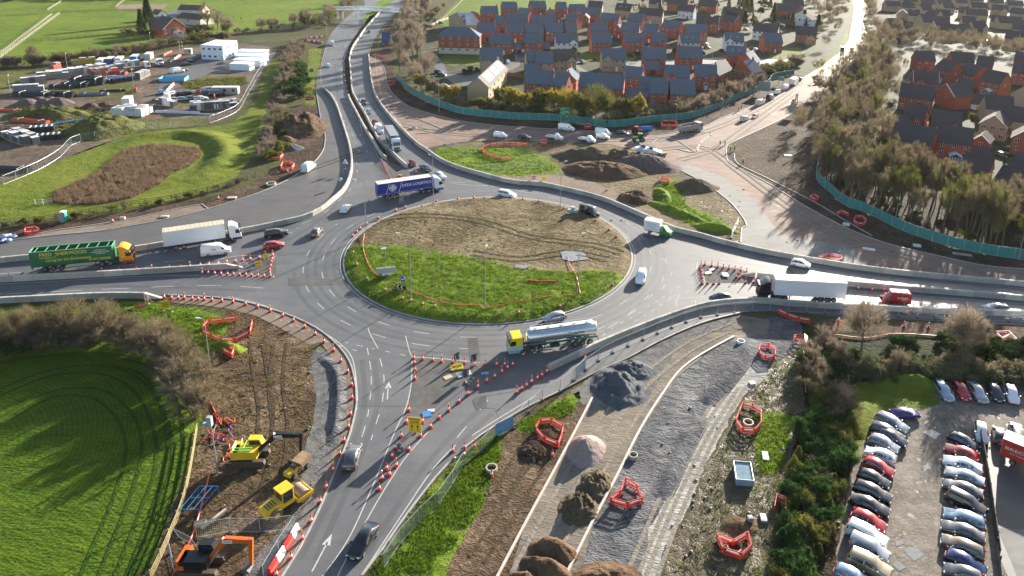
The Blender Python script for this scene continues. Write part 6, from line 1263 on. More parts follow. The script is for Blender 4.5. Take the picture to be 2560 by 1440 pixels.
def person_proto(c, walkp):
 k=.22 if walkp else .06; root=thing('person',None, None)
 hip, chest, neck=(0,0,.98),(0.02,0,1.32),(.02,0,1.5)
 legs=[[((0,0,.98),.14),((.02 + s * k * .3, s * .1,.88),.1),((.04 + s * k * .6, s * .11,.5),.075),((s * k * 1.4 - .03, s * .11,.1),.055)] for s in (-1,1)]
 foot=[[((s * k * 1.4 - .03, s * .11,.1),.05),((s * k * 1.4 + .12, s * .12,.045),.04)] for s in (-1,1)]
 arms=[[((.02,0,1.42),.1),((.02, s * .2,1.42),.07),((.02 - s * k * .5, s * .26,1.14),.055),((.1 - s * k * .8, s * .25,.92),.045)] for s in (-1,1)]
 hands=[[((.1 - s * k * .8, s * .25,.92),.04),((.13 - s * k * .9, s * .25,.83),.035)] for s in (-1,1)]
 body=[[(hip, .14),(chest, .17),(neck, .07),((.03,0,1.6),.085),((.04,0,1.7),.1)]] + legs + foot + arms + hands
 link('body',skin_mesh('body',body, SKIN), root)
 up=lambda ch, f: [[(p, r * f) for p, r in c_] for c_ in ch]
 link('jacket',skin_mesh('jacket',[[(hip, .17),((.01,0,1.15),.19),(chest, .2),((.02,0,1.42),.15)]] + up(arms, 1.25), M('hi_vis_' + c, (.75,.16,.015) if c == 'orange' else (.4,.72,.04), rough=.6, var=.05)), root)
 link('trousers',skin_mesh('trousers',up(legs, 1.15), M('work_trousers_' + c, (.6,.13,.02) if c == 'orange' else (.03,.035,.05), var=.1)), root)
 link('boots',skin_mesh('boots',up(foot[:1],1.3), m_dark), root); link('boots',skin_mesh('boots',up(foot[1:],1.3), m_dark), root)
 MB().ico((.04,0,1.74),.135,(1.1,.95,.75),2).build('helmet',m_white, root, smooth=60); return root
def person(x, y, az, c, label, walkp=True):
 put(('person',c, walkp), lambda: person_proto(c, walkp), G(x, y) + Vector((0,0,.05)), az, label,'person','road workers in high visibility clothing',1.08)
person(1800,364,4.,'lime','person in lime jacket on the bare road nearest the tipper'); person(1812,363,4.2,'lime','person in lime jacket walking beside another towards the kerb'); person(1826,379,2.,'lime','person in lime jacket standing at the kerb bend',False); person(1836,377,1.,'lime','person in lime jacket standing behind the kerb bend',False); person(1857,410,4.3,'lime','person in lime jacket further down the kerb'); person(1846,278,.3,'orange','person in orange working at the kerb under the hoarding',False); person(1853,274,2.,'orange','second person in orange working at the kerb',False); person(1890,270,2.2,'orange','person in orange behind the white works van',False)
person(500,252,1.,'lime','person in lime jacket among the compound cars'); person(537,248,3.,'orange','person in the compound near the dark van'); person(266,190,1.,'orange','person in orange between the pallet stacks',False); person(2070,175,2.,'orange','person in orange at the junction with the bright road'); person(2094,820,1.,'orange','person in orange on the verge strip behind the fence',False)
# ---- the site compound
def container(x, y, az, c, label, L=6.1, W=2.4, H=2.6, name='shipping_container',door=True, cat='container',z=.03, win=0):
 t=thing(name, label, cat, None, G(x, y) + Vector((0,0, z)), az); m=M('container_%d_%d_%d' % tuple(int(k * 100) for k in c), c, rough=.55, var=.1)
 b=MB(); b.box((0,0, H / 2),(L, W, H))
 for k in range(int(L / .5)):
  for s in (-1,1): b.box((-L / 2 + .3 + k * .5, s * (W / 2 + .02), H / 2),(.22,.04, H - .3))
 b.build('body',m, t)
 r=MB(); r.box((0,0, H + .025),(L + .04, W + .04,.05)); r.build('roof',M('container_roof',(.5,.5,.48), var=.2) if c[0] < .6 else m_white, t)
 if door: MB().box((L / 2 + .02,0, H / 2),(.05, W - .2, H - .3)).build('door',m, t)
 for k in range(win): MB().box((-L / 2 + (k + .5) * L / win, -W / 2 - .05, H * .6),(.9,.03,.9)).build('window',m_glass, t)
cr=(.5,.5,.4)
container(254,162,1.9, cr,'cream container at the end of the container row'); container(276,159,1.9,(.03,.08,.25),'dark blue container between two cream ones'); container(299,158,1.9, cr,'cream container right of the dark blue one'); container(338,153,1.9,(.02,.12,.42),'bright blue container in the compound'); container(373,147,1.9, cr,'cream container nearest the compound gate'); container(320,263,1.9,(.5,.55,.5),'pale green container beside the white bag pile',5,2.4,2.8)
container(471,135,.3,(.5,.5,.38),'small cream gatehouse beside the barrier poles',3., 2.4,2.5,'gatehouse',False,'hut',win=2); container(565,234,.2,(.35,.34,.3),'grey store cabin beside the compound cars',9,3,2.6,'site_cabin',False,'cabin',win=3)
for z, l in ((.03,'lower white cabin of the two storey office block'),(3.33,'upper white cabin of the two storey office block')):
 a, b2, c3=G(512,149), G(567,151), G(589,136); mid=(a + c3) / 2; az=heading(a, b2)
 t=thing('site_office',l,'cabin',None, mid + Vector((0,0, z)), az); L=(b2 - a).length; W=(c3 - b2).length
 MB().box((0,0,1.6),(L, W, 3.2)).build('wall',M('cabin_white',(.62,.68,.74), rough=.5, var=.04), t); MB().box((0,0,3.24),(L + .1, W + .1,.07)).build('roof',M('cabin_roof',(.66,.7,.72), var=.06), t)
 for k in range(4): MB().box((-L / 2 + (k + .5) * L / 4,-W / 2 - .02,1.6),(1., .04,.8)).build('window',m_glass, t); MB().box((L / 2 + .02,-W / 2 + (k + .5) * W / 4,1.5),(.04,.9,1.3)).build('window',m_glass, t)
st=thing('steel_stair','grey external stair on the front of the white office block','stair',None, G(552,152) + Vector((0,0,.03)), heading(G(512,149), G(567,151))); b=MB()
for k in range(12): b.box((-2 + k * .32,-.6,.2 + k * .23),(.3,.9,.04))
b.build('steps',m_steel, st); MB().path([(-2.1,-1.05,1.2),(1.6,-1.05,3.8),(2.8,-1.05,3.8)],.04).build('handrail',m_steel, st)
for k, (xa, ya, xb, yb, L2) in enumerate([(575,175,624,177,5),(583,165,652,168,6),(588,154,660,156,6),(594,143,664,144,6)]):
 a, b2=G(xa, ya), G(xb, yb); d=(b2 - a); az=heading(a, b2); L=d.length; n=Vector((-math.sin(az), math.cos(az),0)); t=thing('site_cabin',['short white cabin at the front of the cabin group','second long white cabin from the front','third long white cabin from the front','rearmost long white cabin of the group'][k],'cabin',None, (a + b2) / 2 + n * L2 / 2 + Vector((0,0,.03)), az)
 MB().box((0,0,1.35),(L, L2,2.7)).build('wall',M('cabin_white2',(.66,.7,.73), rough=.5, var=.05), t); r=MB(); r.box((0,0,2.74),(L + .1, L2 + .1,.08)); [r.box((-L / 2 + (j + .5) * L / 8,0,2.8),(.08, L2,.05)) for j in range(8)]; r.build('roof',M('cabin_roof',(.66,.7,.72)), t)
 for j in range(5): MB().box((L / 2 + .02,-L2 / 2 + (j + .5) * L2 / 5,1.5),(.04,.6,.9)).build('window',m_glass, t)
def pallet_proto(c, h):
 o=thing('pallet_stack'); MB().box((0,0,.08),(1.2,1.0,.14)).build('pallet',M('pallet_wood',(.3,.22,.13), var=.2), o); b=MB()
 for k in range(3): b.box((0,0,.16 + h * (k + .5) / 3),(1.14,.94, h / 3 - .03))
 b.build('packs',M('packs_' + c, dict(grey=(.2,.2,.2), white=(.62,.62,.62), red=(.4,.07,.04), yellow=(.5,.33,.03), dark=(.06,.065,.075))[c], var=.25, scale=3), o); MB().box((0,0,.18 + h),(1.18,.98,.04)).build('cover',m_white if c == 'grey' else M('cover_grey',(.4,.4,.4)), o); return o
def pallets(px0, px1, n, cs, label, rows=1):
 a, b_=G(*px0), G(*px1); d=(b_ - a).normalized(); q=Vector((-d.y, d.x, 0)); az=heading(a, b_)
 for r in range(rows):
  for k in range(n):
   c=rnd.choice(cs); h=rnd.choice((.9,1.3)); p=a.lerp(b_, (k + rnd.uniform(.2,.5)) / n) + q * r * 2.2
   put(('pal',c, h), lambda: pallet_proto(c, h), p + Vector((0,0,.04)), az + rnd.uniform(-.1,.1), c + ' ' + label,'pallet',c + ' ' + label, (1.9,1.9,1.9))
pallets((100,199),(170,193),9,['grey','grey','yellow'],'pallet pack in the front rows of the compound store',2); pallets((174,190),(228,183),7,['grey','white','grey'],'pallet pack in the middle rows of the compound store',2); pallets((232,181),(262,176),5,['grey','red'],'pallet pack beside the container row',2); pallets((296,172),(346,166),8,['white','grey'],'pallet pack behind the flatbed lorry',2); pallets((135,175),(150,172),2,['red'],'pallet pack at the back of the store'); pallets((183,163),(240,158),5,['yellow'],'pallet pack along the rear hedge'); pallets((40,232),(108,228),6,['grey'],'bulk bag in the corner group of the compound'); pallets((290,290),(358,292),7,['white'],'bag pallet in the pile by the pale container',3); pallets((60,213),(112,207),6,['grey','dark'],'pallet pack in the corner by the yard light'); pallets((238,190),(292,181),8,['grey','red','dark'],'pallet pack between the containers and the pipes',2); pallets((398,262),(440,268),5,['dark','white'],'pallet pack behind the white pipes'); pallets((345,200),(372,186),4,['dark','yellow'],'pallet pack at the edge of the compound lane'); pallets((15,345),(70,365),8,['dark','grey'],'pallet pack on the spoil at the compound edge',2); pallets((482,277),(590,270),12,['dark','dark','white','grey'],'bin pack near the compound corner',2)
def pipe_bundle(x, y, az, L, r, rows, m, label, z=.03):
 t=thing('pipe_bundle',label,'pipes',None, G(x, y) + Vector((0,0, z)), az); b=MB()
 for j in range(rows):
  for k in range(rows + 2 - j): b.tube((-L / 2 + rnd.uniform(-.2,.2),(k - (rows + 1 - j) / 2) * 2.05 * r, r + j * 1.75 * r),(L / 2,(k - (rows + 1 - j) / 2) * 2.05 * r, r + j * 1.75 * r), r, r, 8)
 b.build('pipes',m, t, smooth=40); s=MB()
 for xx in (-L * .3, L * .3): s.box((xx, 0, rows * r * .95),(.08,(rows + 2.2) * 2.1 * r, rows * 1.95 * r))
 s.build('strap',m_steel, t)
bp, op=M('pipe_black',(.012,.014,.02), rough=.35, var=.1), M('duct_orange',(.62,.09,.03), rough=.45, var=.12)
for x, y, az, L, r, n, m, l in [(160,219,.12,9,.3,2, bp,'black pipe stack at the left end of the long pipe row'),(190,216,.12,9,.45,2, bp,'black pipe stack second in the long pipe row'),(222,209,.12,12,.45,3, bp,'tall black pipe stack in the middle of the pipe row'),(262,205,.12,8,.35,2, bp,'black pipe stack beside the ring rows'),(310,195,.1,12,.25,2, M('pipe_pale',(.45,.5,.55), var=.1),'pale blue pipe stack near the lane'),(88,241,.02,14,.3,3, bp,'long black pipe stack on the grass strip'),(140,240,.02,13,.3,3, bp,'second long black pipe stack on the grass strip'),(235,238,.3,9,.25,2, M('pipe_grey',(.16,.18,.2), var=.1),'grey pipe bundle on the grass strip'),(283,229,.4,8,.2,2, bp,'thin dark pipe bundle on the grass strip'),(78,306,-.15,12,.2,3, op,'orange duct stack in front of the overgrown mound'),(150,310,.9,12,.15,2, M('pipe_blue',(.05,.2,.45), var=.1),'blue grey pipe bundle behind the black crates'),(445,283,.03,14,.2,2, M('pipe_white',(.6,.62,.64), var=.05),'white pipe stack near the compound fence'),(500,286,.0,9,.15,1, MC['pipe_white'] if 'pipe_white' in MC else bp,'single layer of white pipes near the compound fence'),(20,427,.02,11,.3,2, bp,'black pipe stack at the left edge below the fence'),(22,278,.0,8,.2,2, op,'orange duct stack at the left edge of the compound'),(290,185,.1,8,.3,2, M('pipe_red',(.4,.03,.03), var=.15),'red pipe bundle beside the lane corner')]: pipe_bundle(x, y, az, L, r, n, m, l)
for k in range(15):
 def mk_():
  b=MB(); b.tube((0,0,0),(0,0,1.3),.6,.6,14); b.tube((0,0,1.3),(0,0,1.4),.66,.66,14); return b.build('chamber_ring',M('ring_dark',(.03,.05,.08), rough=.4, var=.1), smooth=40)
 x=255 + 5.4 * k; put(('ring',), mk_, G(x, 206 - .55 * k + (k % 2) * 2.) + Vector((0,0,.03)),0,'dark plastic chamber ring in the row beside the pipe stacks','chamber ring','chamber rings in the compound')
def crate_rack(x, y, label, c):
 t=thing('crate_rack',label,'crates',None, G(x, y) + Vector((0,0,.03)),.5); b=MB()
 for k in range(5): b.box((k * 1.3 - 2.6,0,.8),(1.1,2.6,1.6))
 b.build('crates',c, t); f=MB(); [f.box((k * 1.3 - 2.6,0,1.66),(.3,2.4,.08)) for k in range(5)]; f.build('lid',M('crate_lid',(.55,.57,.6), var=.1), t)
crate_rack(122,348,'rack of black crates with pale lids below the overgrown mound',bp); crate_rack(105,328,'second rack of black crates behind the first',bp)
def blue_net():
 t=thing('netting_screen','bright blue netting square round parked vans in the compound','netting',None, G(435,200) + Vector((0,0,.03)),.25); m=M('netting_blue',(.1,.42,.62), rough=.6, var=.2, scale=3)
 for c, d in (((0,-3,.6),(9,.05,1.2)),((0,3,.6),(9,.05,1.2)),((-4.5,0,.6),(.05,5.9,1.2)),((4.5,0,.6),(.05,5.9,1.2))): MB().box(c, d).build('net_panel',m, t)
blue_net()
for k, (kd, c, x, y, dx, dy) in enumerate([('hatch','lightblue',494,141,10,-2),('hatch','silver',488,146,10,-2),('hatch','maroon',482,151,10,-2),('estate','navy',475,156,10,-2),('estate','black',466,164,11,-2),('hatch','silver',458,178,11,-1),('van','white',444,182,12,-2),('hatch','lightblue',405,234,14,-3),('suv','white',432,239,14,-4),('hatch','navy',453,239,14,-2),('hatch','black',470,237,14,-2),('van','silver',524,232,14,-2),('van','navy',541,240,16,-1),('hatch','silver',436,253,14,-1),('hatch','lightblue',457,252,14,-1),('hatch','grey',480,250,14,-1),('estate','white',503,250,14,-1),('van','white',418,248,6,-14)]):
 V(kd, c, x, y, dx, dy, c + ' ' + {'hatch': 'hatchback','estate': 'estate car','suv': 'four wheel drive','van': 'van'}[kd] + [' first',' second',' third',' fourth',' fifth',' sixth',' seventh','',' second',' third',' fourth',' first',' second',' first',' second',' third',' fourth',''][k] + (' in the slanting row beside the white office block' if k < 7 else ' in the upper row of the lower compound parking' if k < 13 else ' in the front row of the lower compound parking' if k < 17 else ' by the red and white barriers in the compound'),'vehicles parked in the site compound',False)
def flatbed(x, y, dx, dy, label):
 t=truck('flatbed_lorry',x, y, dx, dy, label); tractor(t, 4.5, m_white, None, 2, deflect=False); MB().box((-1.6,0,1.2),(7,2.5,.18)).build('flat_bed',M('bed_wood',(.2,.16,.11), var=.2), t); wheels(t, [-3.2],.98,.5,.5)
flatbed(345,174,48,-4,'white cabbed flatbed lorry in front of the pallet packs'); flatbed(386,163,22,4,'white cabbed lorry parked beside the cream container')
for x in (451,458):
 b=MB(); t=thing('barrier_pole','red and white upright pole at the gatehouse,' + ('nearer the containers' if x == 451 else 'nearer the gatehouse'),'barrier',None, G(x, 138) + Vector((0,0,.03)))
 for k in range(8): b.tube((0,0, k * .8),(0,0, k * .8 + .8),.12,.12,8, True, k % 2)
 b.build('pole',[M('barrier_red',(.62,.03,.02)), m_white], t)
# ---- small site things
def portaloo():
 t=thing('portable_toilet','green portable toilet beside the post and rail fence','toilet',None, G(160,554) + Vector((0,0,.03)),.25); m=M('loo_green',(.02,.28,.22), rough=.45, var=.05)
 MB().box((0,0,1.1),(1.15,1.15,2.2)).build('wall',m, t); MB().box((-.1,-.59,1.05),(.8,.04,1.9)).build('door',M('loo_grey',(.2,.26,.3), var=.1), t); MB().side([(-.62,2.2),(-.4,2.42),(.4,2.42),(.62,2.2)],-.6,.6).build('roof',M('loo_roof',(.5,.55,.55), var=.05), t)
portaloo()
def solar_trailer():
 t=thing('camera_trailer','solar powered camera trailer with tall mast on the roundabout grass','trailer',None, G(966,698) + Vector((0,0,.7)),.3); MB().box((0,0,.8),(1.6,1.2,.9)).build('cabinet',m_white, t); s=MB()
 for q in (-1,1): s.add([(-1.8, q * .15,1.55),(1.8, q * .15,1.55),(1.8, q * 1.2,1.25),(-1.8, q * 1.2,1.25),(-1.8, q * .15,1.6),(1.8, q * .15,1.6),(1.8, q * 1.2,1.3),(-1.8, q * 1.2,1.3)],[(0,1,2,3),(4,7,6,5),(0,4,5,1),(2,6,7,3),(1,5,6,2),(0,3,7,4)])
 s.build('solar_panel',M('solar_grey',(.16,.18,.2), rough=.25, var=.1), t); MB().tube((0,0,1.2),(0,0,5.6),.07,.05,8).build('mast',m_post, t); MB().box((-.3,0,5.7),(.9,.35,.35)).build('camera',M('camera_pale',(.5,.53,.56)), t); MB().path([(.8,0,.35),(2.2,0,.35)],.05).build('drawbar',m_steel, t); wheels(t, [0],.75,.3,.2)
 t=thing('arrow_trailer','grey trailer unit on the mud edge behind the black van','trailer',None, G(1432,540) + Vector((0,0,.5)),-.1); MB().box((0,0,.8),(2.4,1., .7)).build('cabinet',M('cabinet_steel',(.25,.33,.38), rough=.4, var=.1), t); MB().tube((0,0,1.1),(0,0,1.9),.5,.5,14).build('drum',M('drum_grey',(.4,.4,.38), var=.1), t); wheels(t, [0],.6,.3,.2)
solar_trailer()
def water_tank():
 t=thing('water_tank','open steel framed tank of pale blue water beside the stone track','tank',None, G(1857,1192) + Vector((0,0,.04)),-.06); b=MB()
 for c, d in (((0,-1.65,.45),(2.2,.06,.9)),((0,1.65,.45),(2.2,.06,.9)),((-1.1,0,.45),(.06,3.2,.9)),((1.1,0,.45),(.06,3.2,.9))): b.box(c, d)
 b.build('tank_wall',M('tank_steel',(.2,.28,.34), rough=.5, var=.15), t); MB().box((0,0,.8),(2.1,3.2,.04)).build('water',M('tank_water',(.15,.23,.27), rough=.2, var=.25, scale=1.5), t); f=MB(); f.path([(-1.1,-1.65,.93),(1.1,-1.65,.93),(1.1,1.65,.93),(-1.1,1.65,.93),(-1.1,-1.65,.93)],.05); f.build('rim',m_steel, t)
water_tank()
def blue_frame():
 t=thing('steel_trestle','blue tubular steel frame lying by the timber fence','frame',None, G(502,1262) + Vector((0,0,.04)),.05); b=MB()
 for xx in (-1.1,-.35,.4,1.1): b.tube((xx - .4,-1.7,.9),(xx + .3,1.7,1.1),.04)
 for yy, z in ((-1.7,.9),(0,1.),(1.7,1.1)): b.tube((-1.1 + yy * .2, yy, z),(1.1 + yy * .2, yy, z),.04)
 for xx in (-1.3,1.1):
  for yy in (-1.6,1.6): b.tube((xx + yy * .2, yy, 1.),(xx + yy * .2, yy, 0),.04)
 b.build('tube',M('frame_blue',(.02,.16,.42), rough=.4, var=.1), t)
blue_frame()
def ductline(px, label, r=.07, m=None, z=.12, wob=.0, hfn=None):
 P=smooth_poly(GL(px), step=.8); P=[p + Vector((nz(p.x, p.y, .7) * wob, nz(p.y, p.x, .7) * wob, (isl_h(p.x, p.y) + .3 if hfn else z) + abs(nz(p.x, p.y, .5)) * wob)) for p in P]
 tag(MB().path(P, r, 6).build('cable_duct',m or op, smooth=60, fix=False), label,'duct')
ductline([(912,592),(908,625),(915,655),(930,685),(945,700)],'orange duct running down the left side of the roundabout',.065, hfn=1); ductline([(975,720),(1030,740),(1090,762),(1150,775),(1200,775),(1211,784)],'orange duct along the near edge of the roundabout grass',.065, hfn=1); ductline([(1215,782),(1260,773),(1310,763),(1380,752),(1440,748)],'orange duct between two street lamps on the roundabout',.065, hfn=1); ductline([(1418,648),(1425,675),(1440,700),(1450,745)],'orange duct from the puddle to the street lamp',.065, hfn=1); ductline([(1320,712),(1350,716),(1390,714)],'red duct lying on the roundabout grass',.14, m=M('duct_red',(.6,.04,.02), rough=.45), hfn=1)
ductline([(500,905),(512,960),(528,1010),(545,1045)],'orange duct along the edge of the lower hedge',.08); ductline([(545,1045),(535,1080),(527,1110)],'short orange duct at the tangle',.08); ductline([(524,1185),(505,1260),(485,1330),(460,1385),(430,1445)],'long orange duct beside the timber fence',.1)
for k in range(14):
 x, y=535 + rnd.uniform(-25,75),1075 + rnd.uniform(-25,75); pts=[(x, y)]
 for j in range(4): x += rnd.uniform(-22,22); y += rnd.uniform(-18,18); pts.append((x, y))
 c=(op, M('duct_red',(.6,.04,.02), rough=.45), M('duct_black',(.03,.03,.03)), M('duct_purple',(.2,.06,.2)))[k % 4]
 tag(MB().path([p + Vector((0,0,.2 + .25 * abs(nz(p.x, p.y, .8)))) for p in smooth_poly(GL(pts), step=.5)],.07,5).build('cable_duct',c, smooth=60, fix=False),('orange','red','black','purple')[k % 4] + ' loop of duct in the tangle beside the yellow excavator','duct',('orange','red','black','purple')[k % 4] + ' ducts of the tangle')
ductline([(2075,838),(2160,848),(2230,838),(2300,840),(2390,848),(2480,862),(2580,880)],'long orange duct along the top of the dark bank',.12, z=.25); ductline([(2008,870),(2010,930),(2014,985)],'red duct running down into the thicket',.09, z=.3); tag(MB().path([G(2000,857) + Vector((1.1 * math.cos(a / 3),1.1 * math.sin(a / 3),.1 + .02 * a)) for a in range(60)],.07,5).build('duct_coil',op, smooth=60),'orange coil of duct at the end of the stone ground','duct')
def ring_(x, y, label, r=.7, m=None):
 b=MB(); n=18
 rg=[[(rr * math.cos(2 * math.pi * k / n), rr * math.sin(2 * math.pi * k / n), z) for k in range(n)] for rr, z in ((r, 0),(r, .5),(r * .8,.5),(r * .8,.05))]
 o=b.loft(rg, False).build('concrete_ring',m or M('ring_concrete',(.36,.32,.26), var=.2), smooth=40); o.location=G(x, y) + Vector((0,0,.04)); tag(o, label,'manhole ring')
ring_(1229,1176,'concrete manhole ring on the grass beside the mesh fence',.75); ring_(1583,1144,'concrete manhole ring on the dark stone ground',.6); ring_(1852,858,'white ring at the end of the kerb edging',.7, m_white); ring_(1870,1062,'manhole ring inside the barrier ring on the green patch',.75); ring_(1835,1374,'manhole ring with boards inside the barrier ring',.9, M('ring_brown',(.22,.12,.07), var=.2)); ring_(40,287,'concrete ring on the ground by the orange ducts',1.5); ring_(1034,322,'white manhole ring on the soil triangle',1.); ring_(678,462,'pale manhole ring on the soil by the closed road',1.2)
def slab(x, y, w_, d, h, az, c, label, name='concrete_slab',cat='slab'):
 o=MB().box((0,0, h / 2),(w_, d, h),0).box((0,0, h + .01),(w_ * .7, d * .7,.02)).build(name, M('slab_%d' % int(c[0] * 100), c, var=.2)); o.location=G(x, y) + Vector((0,0,.04)); o.rotation_euler=(0,0, az); tag(o, label, cat)
slab(1913,1142,.8,1.6,.2,-.1,(.5,.5,.5),'pale slab among the weeds near the steel tank'); slab(1908,1298,.7,1.1,.3,0,(.5,.5,.52),'pale slab beside the conifers'); slab(1874,1306,.6,.6,.8,.2,(.25,.25,.25),'grey stump block behind the manhole barriers'); slab(1880,960,.9,.8,.25,.4,(.5,.45,.36),'pale flat stone on the stone track'); slab(1177,788,.6,.5,.5,0,(.5,.5,.5),'small white box on the near edge of the roundabout','cable_box','box'); slab(1970,390,2.4,1.4,.2,.1,(.5,.48,.45),'pale board lying on the dark verge'); slab(2115,563,1.6,1., .4,-.4,(.6,.58,.52),'white block beside the kerb under the hoarding'); slab(2292,616,1.6,.9,.4,-.2,(.6,.58,.55),'white block below the hoarding corner'); slab(2172,624,2.6,1.2,.15,-.2,(.5,.47,.42),'pale sheet on the bare road by the hoarding'); slab(2405,637,4,1., .2,-.2,(.3,.26,.2),'stack of boards below the hoarding'); slab(580,496,2., 1.2,.3,.2,(.4,.34,.25),'tan slab on the soil verge'); slab(412,543,1.6,.8,.3,.2,(.45,.4,.34),'pale slab on the brown side path'); slab(307,548,1., .5,.5,.2,(.45,.48,.48),'grey box on the soil verge'); slab(535,1300,.3,3.2,.25,-.45,(.4,.25,.13),'timber baulk lying beside the orange excavator','timber_baulk','timber'); slab(500,1312,1.2,.8,.3,.3,(.35,.3,.2),'pale rock beside the blue frame','rock','rock')
b=MB()
for k in range(9): b.ico((rnd.uniform(-2.5,2.5), rnd.uniform(-2,2),.3), rnd.uniform(.5,1.),(1,1,.5),1,.2)
o=b.build('plastic_sheeting',M('sheet_blue',(.3,.36,.5), rough=.4, var=.3, scale=2), smooth=60); o.location=G(8,600); tag(o,'pale blue plastic sheeting heaped at the left edge','sheeting')
def litter():
 b=MB()
 for k in range(260):
  x, y=rnd.choice([(rnd.uniform(1640,1900), rnd.uniform(1000,1440)),(rnd.uniform(1940,2100), rnd.uniform(950,1440)),(rnd.uniform(1550,1900), rnd.uniform(460,580)),(rnd.uniform(540,780), rnd.uniform(800,1350)),(rnd.uniform(1950,2500), rnd.uniform(430,640)),(rnd.uniform(950,1560), rnd.uniform(510,640))])
  p=G(x, y); s=rnd.uniform(.1,.28); z=isl_h(p.x, p.y) if math.hypot(p.x - IC.x, p.y - IC.y) < IR else .06; b.ico((p.x, p.y, z + s * .2), s, (1,.8,.6),0,.2)
 tag(b.build('rubble',M('rubble_stone',(.15,.13,.105), var=.4, scale=.6), fix=False), kind='stuff')
litter()
def puddles():
 for p in [[(1400,640),(1425,633),(1460,640),(1470,655),(1430,662),(1405,655)],[(1290,672),(1330,675),(1310,682),(1285,680)],[(1380,382),(1410,378),(1425,385),(1395,390)]]:
  P=GL(p); c=sum(P, Vector()) / len(P); z=isl_h(c.x, c.y) + .12 if c.y < 175 else .08
  sheet('puddle',P, z - .004 * SHN.get('puddle',0), g_water, jit=.4, ground=True)
puddles()
def footbridge():
 A, Bq=G(832,47), G(1044,58); t=thing('footbridge','white steel truss footbridge over the A road','bridge',None, (A + Bq) / 2, heading(A, Bq)); L=(Bq - A).length; ws=M('bridge_white',(.72,.75,.77), rough=.45, var=.06); n=26
 zt=lambda u: 5.6 + 2.2 * (1 - (2 * u - 1) ** 2)
 d=MB()
 for k in range(n): d.box((-L / 2 + (k + .5) * L / n, 0,5.5 + 1. * (1 - (2 * (k + .5) / n - 1) ** 2)),(L / n + .1,2.2,.25))
 d.build('deck',M('bridge_deck',(.3,.31,.32), var=.1), t)
 for s in (-1.1,1.1):
  b=MB(); P=[(-L / 2 + k * L / n, s, 5.5 + 1. * (1 - (2 * k / n - 1) ** 2)) for k in range(n + 1)]; Q=[(x, y, z + 1.5 + .7 * (1 - (2 * k / n - 1) ** 2)) for k, (x, y, z) in enumerate(P)]
  b.path(P, .3,5).path(Q, .28,5)
  for k in range(n): b.tube(P[k], Q[k],.07, None, 4); b.tube(P[k] if k % 2 else Q[k], Q[k + 1] if k % 2 else P[k + 1],.06, None, 4)
  b.build('truss',ws, t)
 for u in (-.49,-.44,-.38,-.2,.48):
  for s in (-.9,.9): MB().tube((u * L, s, 0),(u * L, s, 5.6),.2,.2,8).build('pier',ws, t)
 r=MB(); r.box((-L / 2 - 3,-5,3.4),(2., 12,.2)); 
 for s in (-1,1): r.box((-L / 2 - 3 + s, -5,4.),(.08,12,1.1))
 r.build('ramp',ws, t)
footbridge()
# ============================================================ HOUSES
def brick(name, c1, c2):
 return GM(name, [(0, c1),(1, c2)], s=(.3,2., 9.), w=(.3,.3,.4), bump=0, sharp=1.2, rough=.85)
WALL=dict(r=brick('red_brick',(.27,.072,.038),(.4,.13,.072)), o=brick('orange_brick',(.3,.11,.05),(.42,.17,.085)), b=brick('buff_brick',(.33,.24,.15),(.46,.35,.23)), w=brick('white_render',(.62,.62,.6),(.72,.71,.68)), c=brick('cream_render',(.5,.46,.38),(.6,.56,.48)))
ROOF=dict(s=brick('slate_roof',(.09,.112,.145),(.14,.167,.2)), d=brick('dark_tile_roof',(.06,.052,.056),(.105,.088,.086)), n=brick('brown_tile_roof',(.085,.065,.055),(.14,.11,.095)), p=brick('sunlit_roof_tint',(.13,.125,.12),(.2,.19,.18)))  # p puts the sun on lit roof slopes into the tile colour
m_frame=M('window_frame_white',(.72,.72,.7), rough=.5, var=0); m_bargeboard=M('bargeboard_pale',(.6,.55,.48), var=.05)
def win(parent, x, y, z, w=1.25, h=1.3, az=0., name='window'):
 key=('win',w, h)
 if key not in MC:
  MC[key]=MB().box((0,0,0),(w, .1, h)).mesh('window',m_frame); mb=MB()
  n=2 if w < 1.8 else 3
  for k in range(n): mb.box((-w / 2 + w * (k + .5) / n, -.05,0),(w / n - .14,.03, h - .16))
  MC[key, 1]=mb.mesh('pane',m_glass)
 o=link(name, MC[key], parent); o.location=(x, y, z); o.rotation_euler=(0,0, az); p=link('pane',MC[key, 1], o)
def slab4(mb, q, t=.14):
 a, b, c, d=(Vector(k) for k in q); n=(b - a).cross(d - a).normalized() * t
 if n.z < 0: n=-n
 mb.add([a, b, c, d, a + n, b + n, c + n, d + n],[(0,1,2,3),(4,7,6,5),(0,4,5,1),(1,5,6,2),(2,6,7,3),(3,7,4,0)])
def gable_roof(mb, x0, x1, y0, y1, he, rh, ov=.35, along='x',trim=None):
 if along == 'x':
  ym=(y0 + y1) / 2; k=rh / (ym - y0); a, b=x0 - ov * .6, x1 + ov * .6
  slab4(mb, [(a, y0 - ov, he - ov * k),(b, y0 - ov, he - ov * k),(b, ym, he + rh),(a, ym, he + rh)]); slab4(mb, [(a, ym, he + rh),(b, ym, he + rh),(b, y1 + ov, he - ov * k),(a, y1 + ov, he - ov * k)])
 else:
  xm=(x0 + x1) / 2; k=rh / (xm - x0); a, b=y0 - ov * .6, y1 + ov * .6
  slab4(mb, [(x0 - ov, a, he - ov * k),(xm, a, he + rh),(xm, b, he + rh),(x0 - ov, b, he - ov * k)]); slab4(mb, [(xm, a, he + rh),(x1 + ov, a, he - ov * k),(x1 + ov, b, he - ov * k),(xm, b, he + rh)])
